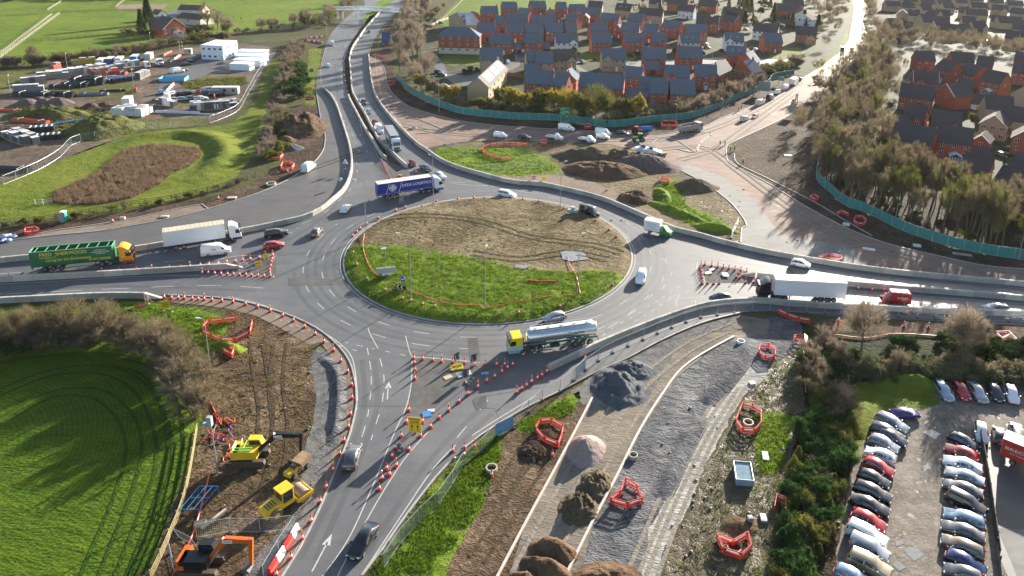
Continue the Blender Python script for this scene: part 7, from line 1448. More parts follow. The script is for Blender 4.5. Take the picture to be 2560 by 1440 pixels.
def pent(mb, x0, x1, y0, y1, he, rh, along='x'):
 if along == 'x':
  ym=(y0 + y1) / 2; mb.loft([[(x, y0,0),(x, y1,0),(x, y1, he),(x, ym, he + rh - .02),(x, y0, he)] for x in (x0, x1)])
 else:
  xm=(x0 + x1) / 2; mb.loft([[(x0, y, 0),(x1, y, 0),(x1, y, he),(xm, y, he + rh - .02),(x0, y, he)] for y in (y0, y1)])
HN=[0]
def house(xl, yl, xr, yr, label, wall='r',roof='s',D=8., he=5.8, rh=None, f='',group=None, cat='house',name=None):
 """eaves line from pixel (xl, yl) to (xr, yr) at height he; flags: G gable front, g/h cross gable right/left, C chimney, F french doors, S solar, N no windows, K skylights, P porch, H hipped, T pale bargeboards, V conservatory"""
 a, b=G(xl, yl, he), G(xr, yr, he); a.z=b.z=0; L=(b - a).length; az=heading(a, b); along='y' if 'G' in f else 'x'
 rh=min(4.7, rh or (D * .54 if along == 'x' else L * .42)); HN[0] += 1
 t=thing(name or ('garage' if he < 3.2 else 'house'), label,'garage' if he < 3.2 else cat, group, (a + b) / 2 + Vector((0,0,.02)), az); wm, rm=WALL[wall], ROOF[roof]; far='N' in f
 mb=MB()
 if 'H' in f: mb.box((0, D / 2, he / 2),(L, D, he))
 else: pent(mb, -L / 2, L / 2,0, D, he, rh, along)
 r=MB()
 if 'H' in f:
  e=.4; i=min(D, L) / 2; c=[(-L / 2 - e, -e, he),(L / 2 + e, -e, he),(L / 2 + e, D + e, he),(-L / 2 - e, D + e, he)]; p, q=(-L / 2 + i, D / 2, he + rh),(L / 2 - i, D / 2, he + rh)
  r.add(c + [p, q],[(0,1,5,4),(1,2,5),(2,3,4,5),(3,0,4),(3,2,1,0)])
 else: gable_roof(r, -L / 2, L / 2,0, D, he, rh, .35, along)
 for ch, s in (('g',1),('h',-1)):
  if ch in f:
   gw=min(4.2, L * .4); x=s * (L / 2 - gw / 2 - .4); pent(mb, x - gw / 2, x + gw / 2,-.9, D * .45, he - .05, gw * .42,'y'); gable_roof(r, x - gw / 2, x + gw / 2,-.9, D * .45, he - .05, gw * .42,.25,'y')
 if 'B' in f: mb.box((0, D / 2 - .02,1.45),(L + .06, D + .06,2.9), m=1)
 mb.build('wall',[wm, WALL['c']], t); ro=r.build('roof',rm, t)
 if 'T' in f:
  bb=MB()
  if along == 'y':
   for s in (-1,1): slab4(bb, [(s * (L / 2 + .35),-.25, he - .3),(0,-.25, he + rh + .02),(0,-.8, he + rh + .02),(s * (L / 2 + .35),-.8, he - .3)],.1)
  else:
   for x in (-L / 2 - .24, L / 2 + .24):
    for s in (-1,1): y0=D / 2 + s * (D / 2 + .3); slab4(bb, [(x - .1, y0, he - .1),(x + .1, y0, he - .1),(x + .1, D / 2, he + rh + .17),(x - .1, D / 2, he + rh + .17)],.08)
  bb.build('bargeboard',m_bargeboard, ro)
 if 'C' in f:
  for x in ((L / 2 - .5,) if along == 'x' else (0,)): MB().box((x, D / 2 if along == 'x' else D - .6, he + rh + .35),(.55,.8,1.3)).box((x, D / 2 if along == 'x' else D - .6, he + rh + 1.1),(.3,.55,.25)).build('chimney',WALL['r' if wall != 'b' else 'b'], ro)
 if 'S' in f:
  k=rh / (D / 2)
  for u, v, n in ((-.36,-.1,1),(-.02,.18,2),(.24,.44,2)):
   s=MB(); slab4(s, [(u * L, .8, he + .8 * k + .16),(v * L, .8, he + .8 * k + .16),(v * L, D / 2 - .5, he + (D / 2 - .5) * k + .16),(u * L, D / 2 - .5, he + (D / 2 - .5) * k + .16)],.06); s.build('solar_panel',M('solar_pale',(.3,.33,.37), rough=.15, var=.05), ro)
 if 'K' in f:
  k=rh / (D / 2)
  for x in (-.22,.12):
   s=MB(); slab4(s, [(x * L, 1.5, he + 1.5 * k + .15),(x * L + .8,1.5, he + 1.5 * k + .15),(x * L + .8,2.6, he + 2.6 * k + .15),(x * L, 2.6, he + 2.6 * k + .15)],.06); s.build('skylight',M('skylight_glass',(.2,.25,.3), rough=.1, var=0), ro)
 if he < 3.2:
  MB().box((0,-.03,1.05),(min(2.6, L * .7),.08,2.1)).build('door',m_white if 'W' in f else m_dark, t); return t
 n=1 if far else max(2, min(5, int(L / 2.5))); fy=-.05
 for j, z in enumerate([he - .95, he - 3.6] + ([he - 6.3] if he > 8 else [])):
  for k in range(n):
   x=-L / 2 + L * (k + .5) / n
   if far and j: continue
   y=-.95 if (('g' in f and x > L / 2 - 4.4) or ('h' in f and x < -L / 2 + 4.4)) else fy
   if j and k == n - 1 and 'F' in f: win(t, x, y, 1.1,2.2,2.1)
   elif j and k == n // 2 and not far and 'F' not in f and he < 8: MB().box((x, y, 1.05),(1., .1,2.1)).build('door',m_dark if HN[0] % 2 else m_white, t)
   else: win(t, x, y, z)
 if not far: win(t, L / 2 + .05, D * .5, he - 1., .8,1.2,1.57)
 if 'P' in f: pm=MB(); gable_roof(pm, -1., 1., -1.3,0,2.5,.7,.15,'y'); pm.box((-.8,-1.1,1.2),(.12,.12,2.4)); pm.box((.8,-1.1,1.2),(.12,.12,2.4)); pm.build('porch',m_frame, t)
 if 'V' in f:
  g=MB(); g.box((.5,-1.7,1.1),(3.4,3.2,2.1), m=1); gable_roof(g, -1.25,2.25,-3.4,0,2.2,.9,.1,'y')
  for k in range(5): g.box((-1.2 + k * .85,-3.33,1.1),(.1,.08,2.2), m=0)
  g.build('conservatory',[m_frame, M('conservatory_glass',(.12,.18,.24), rough=.1, var=0)], t)
 return t
H=house
H(1096,91,1199,94,'three storey apartment block with cream ground floor and hipped slate roof','r','s',11,8.6,4.2,'HB',cat='apartment block',name='apartment_block')
H(1225,108,1280,109,'red brick house directly beside the apartment block in the front street',f='CP'); H(1312,108,1357,109,'red house with front gable between the porch house and the white house',f='gC'); H(1390,106,1445,107,'white rendered front house with gables in the red brick row','w',f='gC'); H(1480,106.5,1529,107,'wide plain red house next to the white rendered house',f='C'); H(1562,105.5,1613,106.5,'red house with cross gable in the middle of the second street',f='gC'); H(1632,104,1668,105,'narrow red house with front gable beside the cream rendered house',f='gC'); H(1703,105.5,1750.5,106.5,'cream rendered house with two skylights','c',f='K'); H(1813,102.5,1860,104.5,'white rendered house with skylights and a side gable','w',f='Kh'); H(1912,106,1957,107,'red house with regular rows of windows near the bare hedge','r',f='C',D=9)
for k, (a, b, c, d, fl) in enumerate([(1197,78,1238,78,'C'),(1267.5,80,1310,80,'C'),(1314,80,1360,80,''),(1364,79,1409,79,'C'),(1414,78,1443,78,'C'),(1478,78,1520,78,''),(1552,75,1597,78,''),(1605,80,1642,84,'C'),(1652,68,1695,74,'g'),(1714,80,1769,82,'gC')]): H(a, b, c, d, ['first','second','third','fourth','fifth','sixth','seventh','eighth','ninth','tenth'][k] + ' slate roofed red house from the apartments in the third street',f=fl)
for k, (a, b, c, d, fl) in enumerate([(1206,34,1246,34,'C'),(1258,22,1294,22,''),(1291,37,1320,40,'C'),(1328,19,1366,19,''),(1240,60,1261,60,''),(1267,55,1318,55,'C'),(1330,58,1388,58,'h'),(1413,50,1440,53,'C'),(1455,36,1500,38,'g'),(1395,22,1418,22,''),(1428,28,1465,28,'h'),(1500,50,1545,54,'g'),(1568,50,1605,54,'')]): H(a, b, c, d,'red brick house with slate roof in the back rows behind the apartments',f=fl, group='back rows of red houses')
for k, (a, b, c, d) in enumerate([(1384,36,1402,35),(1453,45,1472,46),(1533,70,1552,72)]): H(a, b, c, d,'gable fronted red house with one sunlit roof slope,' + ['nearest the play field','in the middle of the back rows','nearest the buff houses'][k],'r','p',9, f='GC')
H(1122,42,1166,64,'tall buff house with ridged pale roof behind the apartments','b','s',9,6, f='GSN'); H(1168,42,1182,46,'small red house behind the buff gable',f='N',D=6)
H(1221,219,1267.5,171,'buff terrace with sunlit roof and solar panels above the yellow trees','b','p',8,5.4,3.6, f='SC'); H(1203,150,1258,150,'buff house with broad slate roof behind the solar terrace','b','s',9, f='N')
H(1317,152,1339,152,'narrow end house of the buff trio','b',f=''); H(1342,156,1382,157,'middle house of the buff trio','b'); H(1384,151.5,1441,150,'buff house with brown roof and cross gable','b','n',f='gF'); H(1311,177,1351,178,'small slate roofed garage in front of the buff trio','b',he=2.6, D=5); H(1392,196,1440,200,'gable fronted red house behind the long terrace','r',f='GC',he=4.8)
H(1310.5,206,1380,211,'long red terrace behind the yellow trees',f='C',D=8); H(1381,211,1414,215,'end house of the long red terrace',f='C',D=8); H(1446,214,1516,219.5,'red semi with slate roof and french doors behind the pale trees',f='F',D=8.5); H(1517,219.5,1557,222.5,'right half of the red semi with a chimney',f='FC',D=8.5)
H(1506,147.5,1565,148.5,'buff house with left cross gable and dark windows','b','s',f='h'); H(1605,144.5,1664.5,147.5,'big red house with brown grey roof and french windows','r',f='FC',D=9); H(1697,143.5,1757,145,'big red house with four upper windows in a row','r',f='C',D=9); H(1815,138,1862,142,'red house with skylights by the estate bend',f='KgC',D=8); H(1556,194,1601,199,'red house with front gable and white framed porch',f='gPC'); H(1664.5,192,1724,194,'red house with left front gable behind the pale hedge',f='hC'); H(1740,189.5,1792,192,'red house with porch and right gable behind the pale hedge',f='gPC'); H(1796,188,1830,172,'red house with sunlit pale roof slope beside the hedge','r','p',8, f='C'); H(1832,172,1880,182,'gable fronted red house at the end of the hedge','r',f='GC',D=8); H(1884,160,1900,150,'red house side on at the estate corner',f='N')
H(1599,223.5,1621,224.5,'narrow red link house beside the pale trees'); H(1623,230.5,1668.5,233,'red house with tall french window nearest the hoarding',f='C',D=8.5); H(1677,233,1738,235,'wide red house with french windows nearest the hoarding',f='FC',D=8.5); H(1558,240,1614,252,'low slate roofed garages behind the yellow tree',he=2.5, D=6); H(1614,172,1650,173,'slate roofed garage between the buff and red houses',he=2.6, D=5); H(1287,122,1305,122,'slate roofed carport between two red houses',he=2.7, D=5); H(1358,121,1375,121,'slate roofed carport beside the white rendered house',he=2.7, D=5)
H(1537.5,23.5,1576,27,'buff house with brown roof and three skylights','b','d',f='K'); H(1597,36,1656,40,'long buff house with dark roof','b','d'); H(1695,25.5,1734,29,'white house with brown roof and tall red chimney','w','d',f='C'); H(1804,31,1847,39,'red house with brown roof among evergreens','r','d'); H(1882,76,1943,82,'white house with dark brown roof beside the trees','w','d'); H(1470,18,1505,20,'buff house with dark roof at the top of the estate','b','d',f='N'); H(1622,8,1652,10,'buff house with timbered white gable','b','d',f='gN'); H(1668,8,1718,12,'orange brick house with dark roof','o','d',f='N'); H(1740,58,1795,62,'red gabled house with white bargeboards','r','d',f='gT'); H(1800,52,1835,58,'red house with white bargeboards and small gable','r','d',f='gT'); H(1745,12,1790,16,'red house partly hidden at the top of the estate','r','d',f='N')
H(1970,42,2030,50,'white house with pale roof among the trees by the bright road','w','n',f='G'); H(1990,84,2042,88,'white and brick house with dark roof behind the evergreens','r','d'); H(1935,22,1990,30,'dark brick house at the top among the trees','r','d',f='N'); H(1960,12,2010,14,'dark roofed house at the top edge','b','d',f='N')
# right hand estate
H(2248,238.5,2333,250,'long red house with dark roof in front of the bare thicket','r','d',8.5, f=''); H(2341,227,2388,241,'red house with big gable and sunlit cream verge','r','d',10,5.6, f='GTN'); H(2257,294,2307,303,'red house with small dormer gable and dark roof','r','d',8, f='g'); H(2206,305,2248,320,'red front gable with cream verges beside the dark roofed house','r','d',7,4.6, f='GT'); H(2232,346,2333,360.5,'red house with three white windows and glazed lean to','r','d',8, f=''); H(2344,352,2431,363,'red house with white conservatory nearest the wood','r','d',8, f='V'); H(2432,349,2474,357,'red cross wing with cream verge beside the conservatory house','r','d',7,4.6, f='GTN'); H(2331,311,2404,319,'red house with white aerial and right gable','r','d',8, f='g'); H(2450,307,2518,319,'large buff gabled house with cream verges','b','d',11,5.2, f='GT'); H(2530,342,2590,352,'red gabled house cut by the right edge','r','d',9, f='GT')
H(2285,205,2347,210,'red house with two cream gables','r','d',8, f='hT'); H(2397,225,2432,229,'red house with cream garage doors behind the gabled house','r','d',8, f='h'); H(2449,200,2500,211,'red house with white conservatory in the middle of the right estate','r','d',9, f='V'); H(2397,178,2433,191,'red house with blue conservatory roof','r','d',8, f='V'); H(2336,167,2370,180,'red house below the tree belt','r','d',8); H(2294,151,2339,153,'red house nearest the bright road below the tree belt','r','d',8); H(2381,153,2436,156,'red house with long dark roof below the tree belt','r','d',8); H(2440,163,2480,168,'red house partly hidden behind another roof','r','d',8, f='N'); H(2400,248,2418,251,'garage with white door left of a similar one','r','d',6,2.7, f='W'); H(2426,256,2446,260,'garage with white door right of a similar one','r','d',6,2.7, f='W'); H(2465,270,2535,276,'buff house with aerial on its dark roof','b','d',8, f='N'); H(2490,295,2560,305,'buff house with long dark roof behind the large gabled one','b','d',8, f='N'); H(2528,232,2600,245,'buff gabled house at the right edge','b','d',9, f='GN'); H(2530,180,2600,190,'red house at the right edge below the tree belt','r','d',8); H(2535,150,2600,158,'red brown house high on the right edge','r','d',8, f='N')
H(2400,425,2470,440,'red house with dark roof half hidden by the wood','r','d',8, f=''); H(2478,460,2570,490,'large dark roofed red house behind the wood at the right edge','r','d',9, f=''); H(2433,390,2475,396,'low dark roofed annex beside the conservatory house','r','d',5,2.9); H(2530,425,2600,440,'buff house at the right edge above the wood','b','d',8, f='N')
for a, b, c, d, fl in [(2226,63,2266,63,'N'),(2244,76,2269,81,'GNT'),(2330,56,2375,59,'N'),(2355,75,2388,79,'N'),(2406,79,2433,76,'N'),(2436,70,2470,70,'gN'),(2512,93,2546,97,'N'),(2476,52,2496,54,'N'),(2499,56,2559,58,'N'),(2416,36,2470,39,'N'),(2407,56,2440,58,'N'),(2346,38,2375,40,'N'),(2312,36,2339,41,'N'),(2271,38,2298,40,'N'),(2217,14,2253,15,'N'),(2256,18,2283,20,'N'),(2307,25,2332,24,'N'),(2362,20,2388,20,'N'),(2396,30,2420,32,'N'),(2305,12,2340,13,'gN'),(2345,8,2380,9,'N'),(2430,18,2470,20,'N'),(2480,24,2520,27,'gN'),(2525,32,2565,36,'N'),(2475,6,2510,8,'N'),(2520,12,2560,14,'N'),(2390,6,2420,7,'N'),(2260,4,2295,4,'N'),(2300,2,2330,2,'N'),(2530,72,2570,76,'N'),(2244,34,2270,36,'GN'),(2285,47,2310,55,'GN'),(2425,2,2460,2,'N'),(2550,92,2590,96,'N'),(2320,66,2345,74,'GNT')]:
 H(a, b, c, d,'buff house with dark roof in the hazy estate at the top of the right side','b','d',8,5., f=fl, group='buff houses in the hazy far estate')
# the farm and barns at the top
H(407,72,463,65,'red brick farmhouse gable with white conservatory','r','n',9,4.8, f='GVT',cat='farmhouse'); H(398,62,430,60,'dark roofed wing of the farmhouse','r','s',7,4.6, f='N'); H(372,60,398,64,'low brown outbuilding beside the conifers','r','n',6,3.3, f='N'); H(440,44,500,50,'long grey roofed barn behind the farmhouse','c','n',10,3.3,2.4, f='N',cat='barn',name='barn'); H(444,24,505,26,'second grey roofed barn behind the first','c','n',10,3.3,2.4, f='N',cat='barn',name='barn'); H(395,36,416,34,'small white gabled cottage beside the farm track','w','n',6,3.6, f='GN',cat='cottage')
S('riding_arena',[(298,12),(420,10),(410,22),(294,24)],.03, g_sub); S('farm_yard',[(400,40),(440,20),(520,25),(520,60),(470,70),(420,60)],.02, g_asp2)
for k, (c, x, y, dx, dy) in enumerate([('blue',1097,183,22,3),('navy',1104,190,22,2),('lightblue',1105,221,18,3),('silver',1113,219,18,3),('teal',1103,59,10,2),('silver',1457,158,12,6),('silver',1763,112,16,2),('red',1768,121,18,3),('silver',1888,126,18,3),('navy',1298,128,10,4),('white',1270,158,4,5),('silver',1865,75,12,3),('white',2394,256,2,6),('silver',2505,392,20,6),('grey',2525,378,20,6),('silver',2085,180,12,-8)]):
 V('hatch',c, x, y, dx, dy, c + ' car parked among the houses,' + ['first by the apartment lawn','second by the apartment lawn','first near the teal hoarding','second near the teal hoarding','behind the apartments','beside the buff trio','by the cream house','in front of the cream house','by the skylight house','under the carport','by the solar terrace','by the gabled houses','by the garages','below the gabled house at the edge','at the right edge','at the junction'][k],'cars parked among the houses',False)
# ============================================================ TREES, SHRUBS, REEDS
f_twig=FOL('bare_twigs',[(.09,.072,.042),(.165,.132,.08),(.25,.205,.13)], trans=.4); f_pink=FOL('bare_pink_twigs',[(.125,.098,.072),(.215,.17,.128),(.31,.25,.195)], trans=.4); f_gold=FOL('yellow_leaves',[(.16,.14,.025),(.3,.24,.03),(.42,.31,.035)], trans=.4); f_olive=FOL('olive_leaves',[(.06,.07,.016),(.12,.125,.026),(.19,.175,.04)], trans=.4)
f_ever=FOL('evergreen_leaves',[(.012,.028,.009),(.03,.065,.014),(.06,.11,.022)], trans=.3); f_con=FOL('conifer_needles',[(.015,.04,.011),(.035,.088,.018),(.08,.15,.03)], trans=.3); f_ivyl=FOL('ivy_leaves',[(.05,.058,.024),(.12,.125,.06),(.22,.215,.12)], trans=.3); f_reed=FOL('reed_stems',[(.14,.085,.055),(.27,.19,.12),(.42,.32,.22)], trans=.3); f_grass=FOL('tuft_grass',[(.06,.1,.01),(.13,.21,.016),(.2,.26,.03)], trans=.5); f_rust=FOL('rust_leaves',[(.15,.075,.02),(.26,.125,.03)], trans=.4)
m_bark=M('bark_grey',(.12,.1,.075), rough=.9, var=.3, scale=3); m_barkg=M('bark_green',(.11,.105,.06), rough=.9, var=.3, scale=3)
RG=np.random.default_rng(5)
def tri_cloud(P, D, wd, name, m):
 """one thin triangle per twig or leaf: roots P, directions D, half widths wd"""
 n=len(P); side=np.cross(D, RG.normal(size=(n, 3))); side /= np.linalg.norm(side, axis=1)[:, None] + 1e-9
 V_=np.empty((n, 3,3)); V_[:, 0]=P - side * wd[:, None]; V_[:, 1]=P + side * wd[:, None]; V_[:, 2]=P + D
 me=bpy.data.meshes.new(name); me.vertices.add(3 * n); me.loops.add(3 * n); me.polygons.add(n)
 me.vertices.foreach_set('co',V_.ravel()); me.loops.foreach_set('vertex_index',np.arange(3 * n)); me.polygons.foreach_set('loop_start',np.arange(0,3 * n, 3)); me.polygons.foreach_set('loop_total',np.full(n, 3)); me.update(); me.validate(); me.materials.append(m); return me
def plant_proto(kind, v):
 """bare / leafy trees, shrubs and conifers: a trunk with limbs, and a crown of twigs or leaves grown along the limbs"""
 tree=kind in ('bare','slim','leafy','pine','oak'); H_=dict(bare=9., slim=13., leafy=8., oak=11., shrub=3.4, scrub=3.4, ever=3.2, ivy=2.2, conifer=2.6, pine=9.)[kind]
 root=thing('tree' if tree else 'shrub'); tb=MB(); tips=[]
 rr=random.Random(hash((kind, v)) % 9999 if False else (len(kind) * 31 + ord(kind[0]) * 7 + v * 101))
 def grow(p, d, L, r, lev):
  q=p + d * L; tb.tube(p, q, r, r * .62,5 if lev < 2 else 3, False); tips.append((p, q, lev))
  if lev >= 3: return
  for k in range(rr.randint(3,4) if lev else rr.randint(5,7)):
   f=rr.uniform(.35,1.) if lev else rr.uniform(.3 if kind != 'slim' else .5,1.); a=rr.uniform(0,6.28); u=d.orthogonal().normalized(); w_=d.cross(u); sp=rr.uniform(.5,1.2) if kind != 'slim' else rr.uniform(.25,.6)
   grow(p + (q - p) * f, (d + (u * math.cos(a) + w_ * math.sin(a)) * sp + Vector((0,0,.15))).normalized(), L * rr.uniform(.42,.62) * (.75 if kind == 'slim' and not lev else 1), r * .5, lev + 1)
 if kind in ('bare','slim','leafy','oak'):
  grow(Vector((0,0,0)), Vector((rr.uniform(-.08,.08), rr.uniform(-.08,.08),1)).normalized(), H_ * (.6 if kind != 'slim' else .75), H_ * (.017 if kind != 'oak' else .03),0)
 elif kind in ('shrub','scrub','ever','ivy'):
  for k in range(9): a=rr.uniform(0,6.28); s=rr.uniform(.1,.8 if kind != 'ivy' else 1.2); grow(Vector((math.cos(a) * s * .7, math.sin(a) * s * .7,0)), Vector((math.cos(a) * s, math.sin(a) * s, 1)).normalized(), H_ * rr.uniform(.4,.62),.045,1)
 else:
  tb.tube((0,0,0),(0,0, H_), H_ * .02,.02,6)
 tb.build('trunk' if tree or kind == 'conifer' else 'stem',m_barkg if kind == 'slim' else m_bark, root, fix=False)
 if kind in ('conifer','pine'):
  n=2600; t=RG.uniform(.04,1, n) ** .8; a=RG.uniform(0,6.28, n); a=np.round(a / 6.28 * 9 + t * 7) / 9 * 6.28 + RG.normal(0,.16, n); rad=(1 - t) * (H_ * (.42 if kind == 'conifer' else .24)) * RG.uniform(.25,1, n) + .05
  P=np.stack([np.cos(a) * rad, np.sin(a) * rad, t * H_ - rad * .15],1); D=np.stack([np.cos(a + RG.normal(0,.5, n)), np.sin(a + RG.normal(0,.5, n)), RG.uniform(-.2,.5, n)],1) * (H_ * .075); wd=np.full(n, H_ * .016)
  link('crown',tri_cloud(P, D, wd,'crown',f_con if kind == 'conifer' else f_ever), root); return root
 seg=[s for s in tips if s[2] >= 2]; n=dict(bare=4800, slim=3200, leafy=3600, oak=5200, shrub=2300, scrub=2300, ever=3600, ivy=3400)[kind]
 i=RG.integers(0, len(seg), n); f=RG.uniform(.1,1, n)[:, None]; A=np.array([tuple(s[0]) for s in seg])[i]; B_=np.array([tuple(s[1]) for s in seg])[i]; dd=B_ - A; dd /= np.linalg.norm(dd, axis=1)[:, None]; P=A + (B_ - A) * f
 leafy=kind in ('leafy','ever','ivy')
 D=dd * (.5 if leafy else 1.) + RG.normal(size=(n, 3)) * (.8 if leafy else .45) + np.array([0,0,.0 if leafy else .25]); D /= np.linalg.norm(D, axis=1)[:, None]
 D *= RG.uniform(.6,1.3, n)[:, None] * dict(bare=.8, slim=.95, leafy=.42, oak=.95, shrub=.6, scrub=.6, ever=.3, ivy=.26)[kind]; wd=np.full(n, dict(bare=.026, slim=.022, leafy=.13, oak=.028, shrub=.015, scrub=.015, ever=.1, ivy=.085)[kind])
 if leafy: P=P + RG.normal(size=(n, 3)) * .25
 if tree and not leafy:
  k=n // 2; cz=H_ * (.62 if kind != 'slim' else .74); sz=H_ * (.33 if kind != 'slim' else .24); sx_=H_ * (.3 if kind != 'slim' else .13); u=RG.normal(size=(k, 3)); u /= np.linalg.norm(u, axis=1)[:, None]; u *= RG.uniform(.35,1, k)[:, None] ** .6
  P[:k]=u * np.array([sx_, sx_, sz]) * (1 + .25 * np.sin(u[:, :1] * 7 + v) * np.cos(u[:, 1:2] * 6)) + np.array([0,0, cz]); q=u * .9 + np.array([0,0,.7]) + RG.normal(size=(k, 3)) * .35; q /= np.linalg.norm(q, axis=1)[:, None]; D[:k]=q * RG.uniform(.5,1.1, k)[:, None]
 P[:, 2]=np.maximum(P[:, 2],.1); link('crown' if tree else 'foliage',tri_cloud(P, D, wd,'crown',f_twig), root); return root
def recol(root, m):
 for ch in root.children:
  if ch.name.startswith(('crown','foliage')):
   key=('rc',ch.data.name, m.name)
   if key not in MC: d=ch.data.copy(); d.materials.clear(); d.materials.append(m); MC[key]=d
   ch.data=MC[key]
def plant(kind, x, y, s, m, label, cat, group, name=None, p=None, nv=4):
 v=rnd.randrange(nv); key=('plant',kind, v, m.name)
 def mk():
  bk=('plantbase',kind, v)
  if bk not in PROTO: PROTO[bk]=plant_proto(kind, v); r=PROTO[bk]; recol(r, m); return r
  r=dup(PROTO[bk]); recol(r, m); return r
 p=p or G(x, y); k=s * rnd.uniform(.85,1.15)
 o=put(key, mk, (p.x, p.y, .02), rnd.uniform(0,6.28), label, cat, group, (k * rnd.uniform(.9,1.15), k * rnd.uniform(.9,1.15), k))
 if name: o.name=name
 return o
def inside(p, poly):
 c=False; n=len(poly)
 for i in range(n):
  a, b=poly[i], poly[i - 1]
  if (a.y > p.y) != (b.y > p.y) and p.x < (b.x - a.x) * (p.y - a.y) / (b.y - a.y) + a.x: c=not c
 return c
def fill(px, n, kinds, smin, smax, ms, label, cat, group, name=None, gap=0., stuff=False):
 """n plants scattered over the ground seen inside a pixel polygon"""
 poly=GL(px); xs=[p.x for p in poly]; ys=[p.y for p in poly]; got=[]; tries=0; made=[]
 while len(got) < n and tries < 20000:
  tries += 1; p=Vector((rnd.uniform(min(xs), max(xs)), rnd.uniform(min(ys), max(ys)),0))
  if inside(p, poly) and all((p - q).length > gap for q in got):
   got.append(p); made.append(plant(rnd.choice(kinds),0,0, rnd.uniform(smin, smax), rnd.choice(ms), label, cat, group, name, p))
 if stuff:
  bpy.context.view_layer.update(); vs=[]
  for o in made:
   for ch in o.children:
    a=np.empty(len(ch.data.vertices) * 3); ch.data.vertices.foreach_get('co',a); a=a.reshape(-1,3)
    if ch.name.startswith('crown'): mt=np.array(ch.matrix_world); vs.append(a.reshape(-1,9)[::2].reshape(-1,3) @ mt[:3, :3].T + mt[:3,3])
  A=np.concatenate(vs).reshape(-1,3,3); m_=(A[:, 0] + A[:, 1]) / 2; w_=np.linalg.norm(A[:, 1] - A[:, 0], axis=1)
  tag(link('treeline',tri_cloud(m_, A[:, 2] - m_, w_ * .75,'treeline',ms[0])), kind='stuff')
  for o in made:
   if o in PROTO.values(): continue
   for ch in list(o.children): bpy.data.objects.remove(ch)
   bpy.data.objects.remove(o)
def row(px, step, kinds, smin, smax, ms, label, cat, group, name=None, wob=.8):
 for p, a in walk(smooth_poly(GL(px), step=1.5), step): plant(rnd.choice(kinds),0,0, rnd.uniform(smin, smax), rnd.choice(ms), label, cat, group, name, p + Vector((rnd.uniform(-wob, wob), rnd.uniform(-wob, wob),0)))
# near left hedge
row([(-60,900),(60,878),(180,868),(290,866),(370,880),(430,915),(468,960),(488,1010),(492,1050)],1.5,['shrub'],1.2,1.65,[f_twig, f_pink],'bare thorn bush in the hedge round the dark green field','hedge bush','thorn hedge round the dark green field','hedge_bush'); row([(-60,870),(60,845),(180,838),(290,838),(370,850),(430,880),(470,930)],2.2,['shrub','scrub'],.9,1.3,[f_twig, f_olive],'bare thorn bush on the verge side of the hedge','hedge bush','verge side of the thorn hedge','hedge_bush'); row([(-60,895),(150,860),(260,862)],3., ['ever'],.8,1.1,[f_ever],'dark leafy bush at the foot of the thorn hedge','bush','dark bushes in the thorn hedge','leafy_bush')
for x, y, s in [(75,850,.75),(130,862,.7),(185,850,.8),(235,868,.75),(270,845,.8),(330,862,.75),(390,892,.75),(440,930,.7),(20,868,.75),(-30,870,.8),(-90,880,.9),(-160,890,.9)]: plant('bare',x, y, s, f_twig,'small bare tree rising from the thorn hedge','tree','small bare trees in the thorn hedge','bare_tree')
# right foreground
fill([(2040,985),(2122,1040),(2128,1110),(2108,1180),(2070,1290),(2050,1400),(2035,1460),(1930,1460),(1955,1330),(1985,1190),(2005,1080)],76,['conifer','ever','ever'],.5,.78,[f_con, f_con, f_olive],'dark green conifer in the plantation beside the car park','conifer','conifers beside the car park','conifer',1.15); fill([(2030,1120),(2080,1140),(2060,1300),(2030,1420),(1990,1420),(2010,1250)],24,['scrub'],.35,.5,[f_pink],'heap of grey cut branches between the conifers','brushwood','cut branches between the conifers','brushwood',1.)
fill([(2010,870),(2080,860),(2125,930),(2122,1050),(2100,1080),(2020,1010),(2000,920)],22,['shrub','scrub'],.75,1.15,[f_twig, f_pink],'bare grey bush in the thicket above the conifers','bush','bare thicket above the conifers','bare_bush',1.2); fill([(2010,870),(2100,870),(2130,950),(2050,1000)],8,['ever'],.7,1., [f_ever],'dark evergreen bush in the thicket above the conifers','bush','evergreen bushes in the thicket','evergreen_bush',1.2)
row([(2130,945),(2220,935),(2300,938),(2400,945),(2500,955),(2620,965)],1.5,['ivy'],.85,1.15,[f_ivyl],'pale sunlit ivy clad bush in the hedge above the car park','hedge bush','ivy hedge above the car park','hedge_bush',.9); row([(2130,935),(2250,925),(2400,930),(2620,948)],1.9,['ivy','shrub'],.9,1.2,[f_ivyl, f_twig],'tangled bush behind the ivy hedge','hedge bush','tangle behind the ivy hedge','hedge_bush',.9); fill([(2120,850),(2300,845),(2600,870),(2620,935),(2400,925),(2150,930)],40,['ever','ivy'],.45,.8,[f_ever],'low dark bush on the shaded bank','bush','dark bushes on the shaded bank','leafy_bush',.8)
for x, y, s, l in [(2152,884,1.25,'tall bare tree on the bank left of the twin trees'),(2398,896,1.15,'left trunk of the twin bare trees on the bank'),(2414,889,1.05,'right trunk of the twin bare trees on the bank'),(2244,930,.5,'small bare tree in the ivy hedge')]: plant('bare',x, y, s, f_pink, l,'tree',None,'bare_tree')
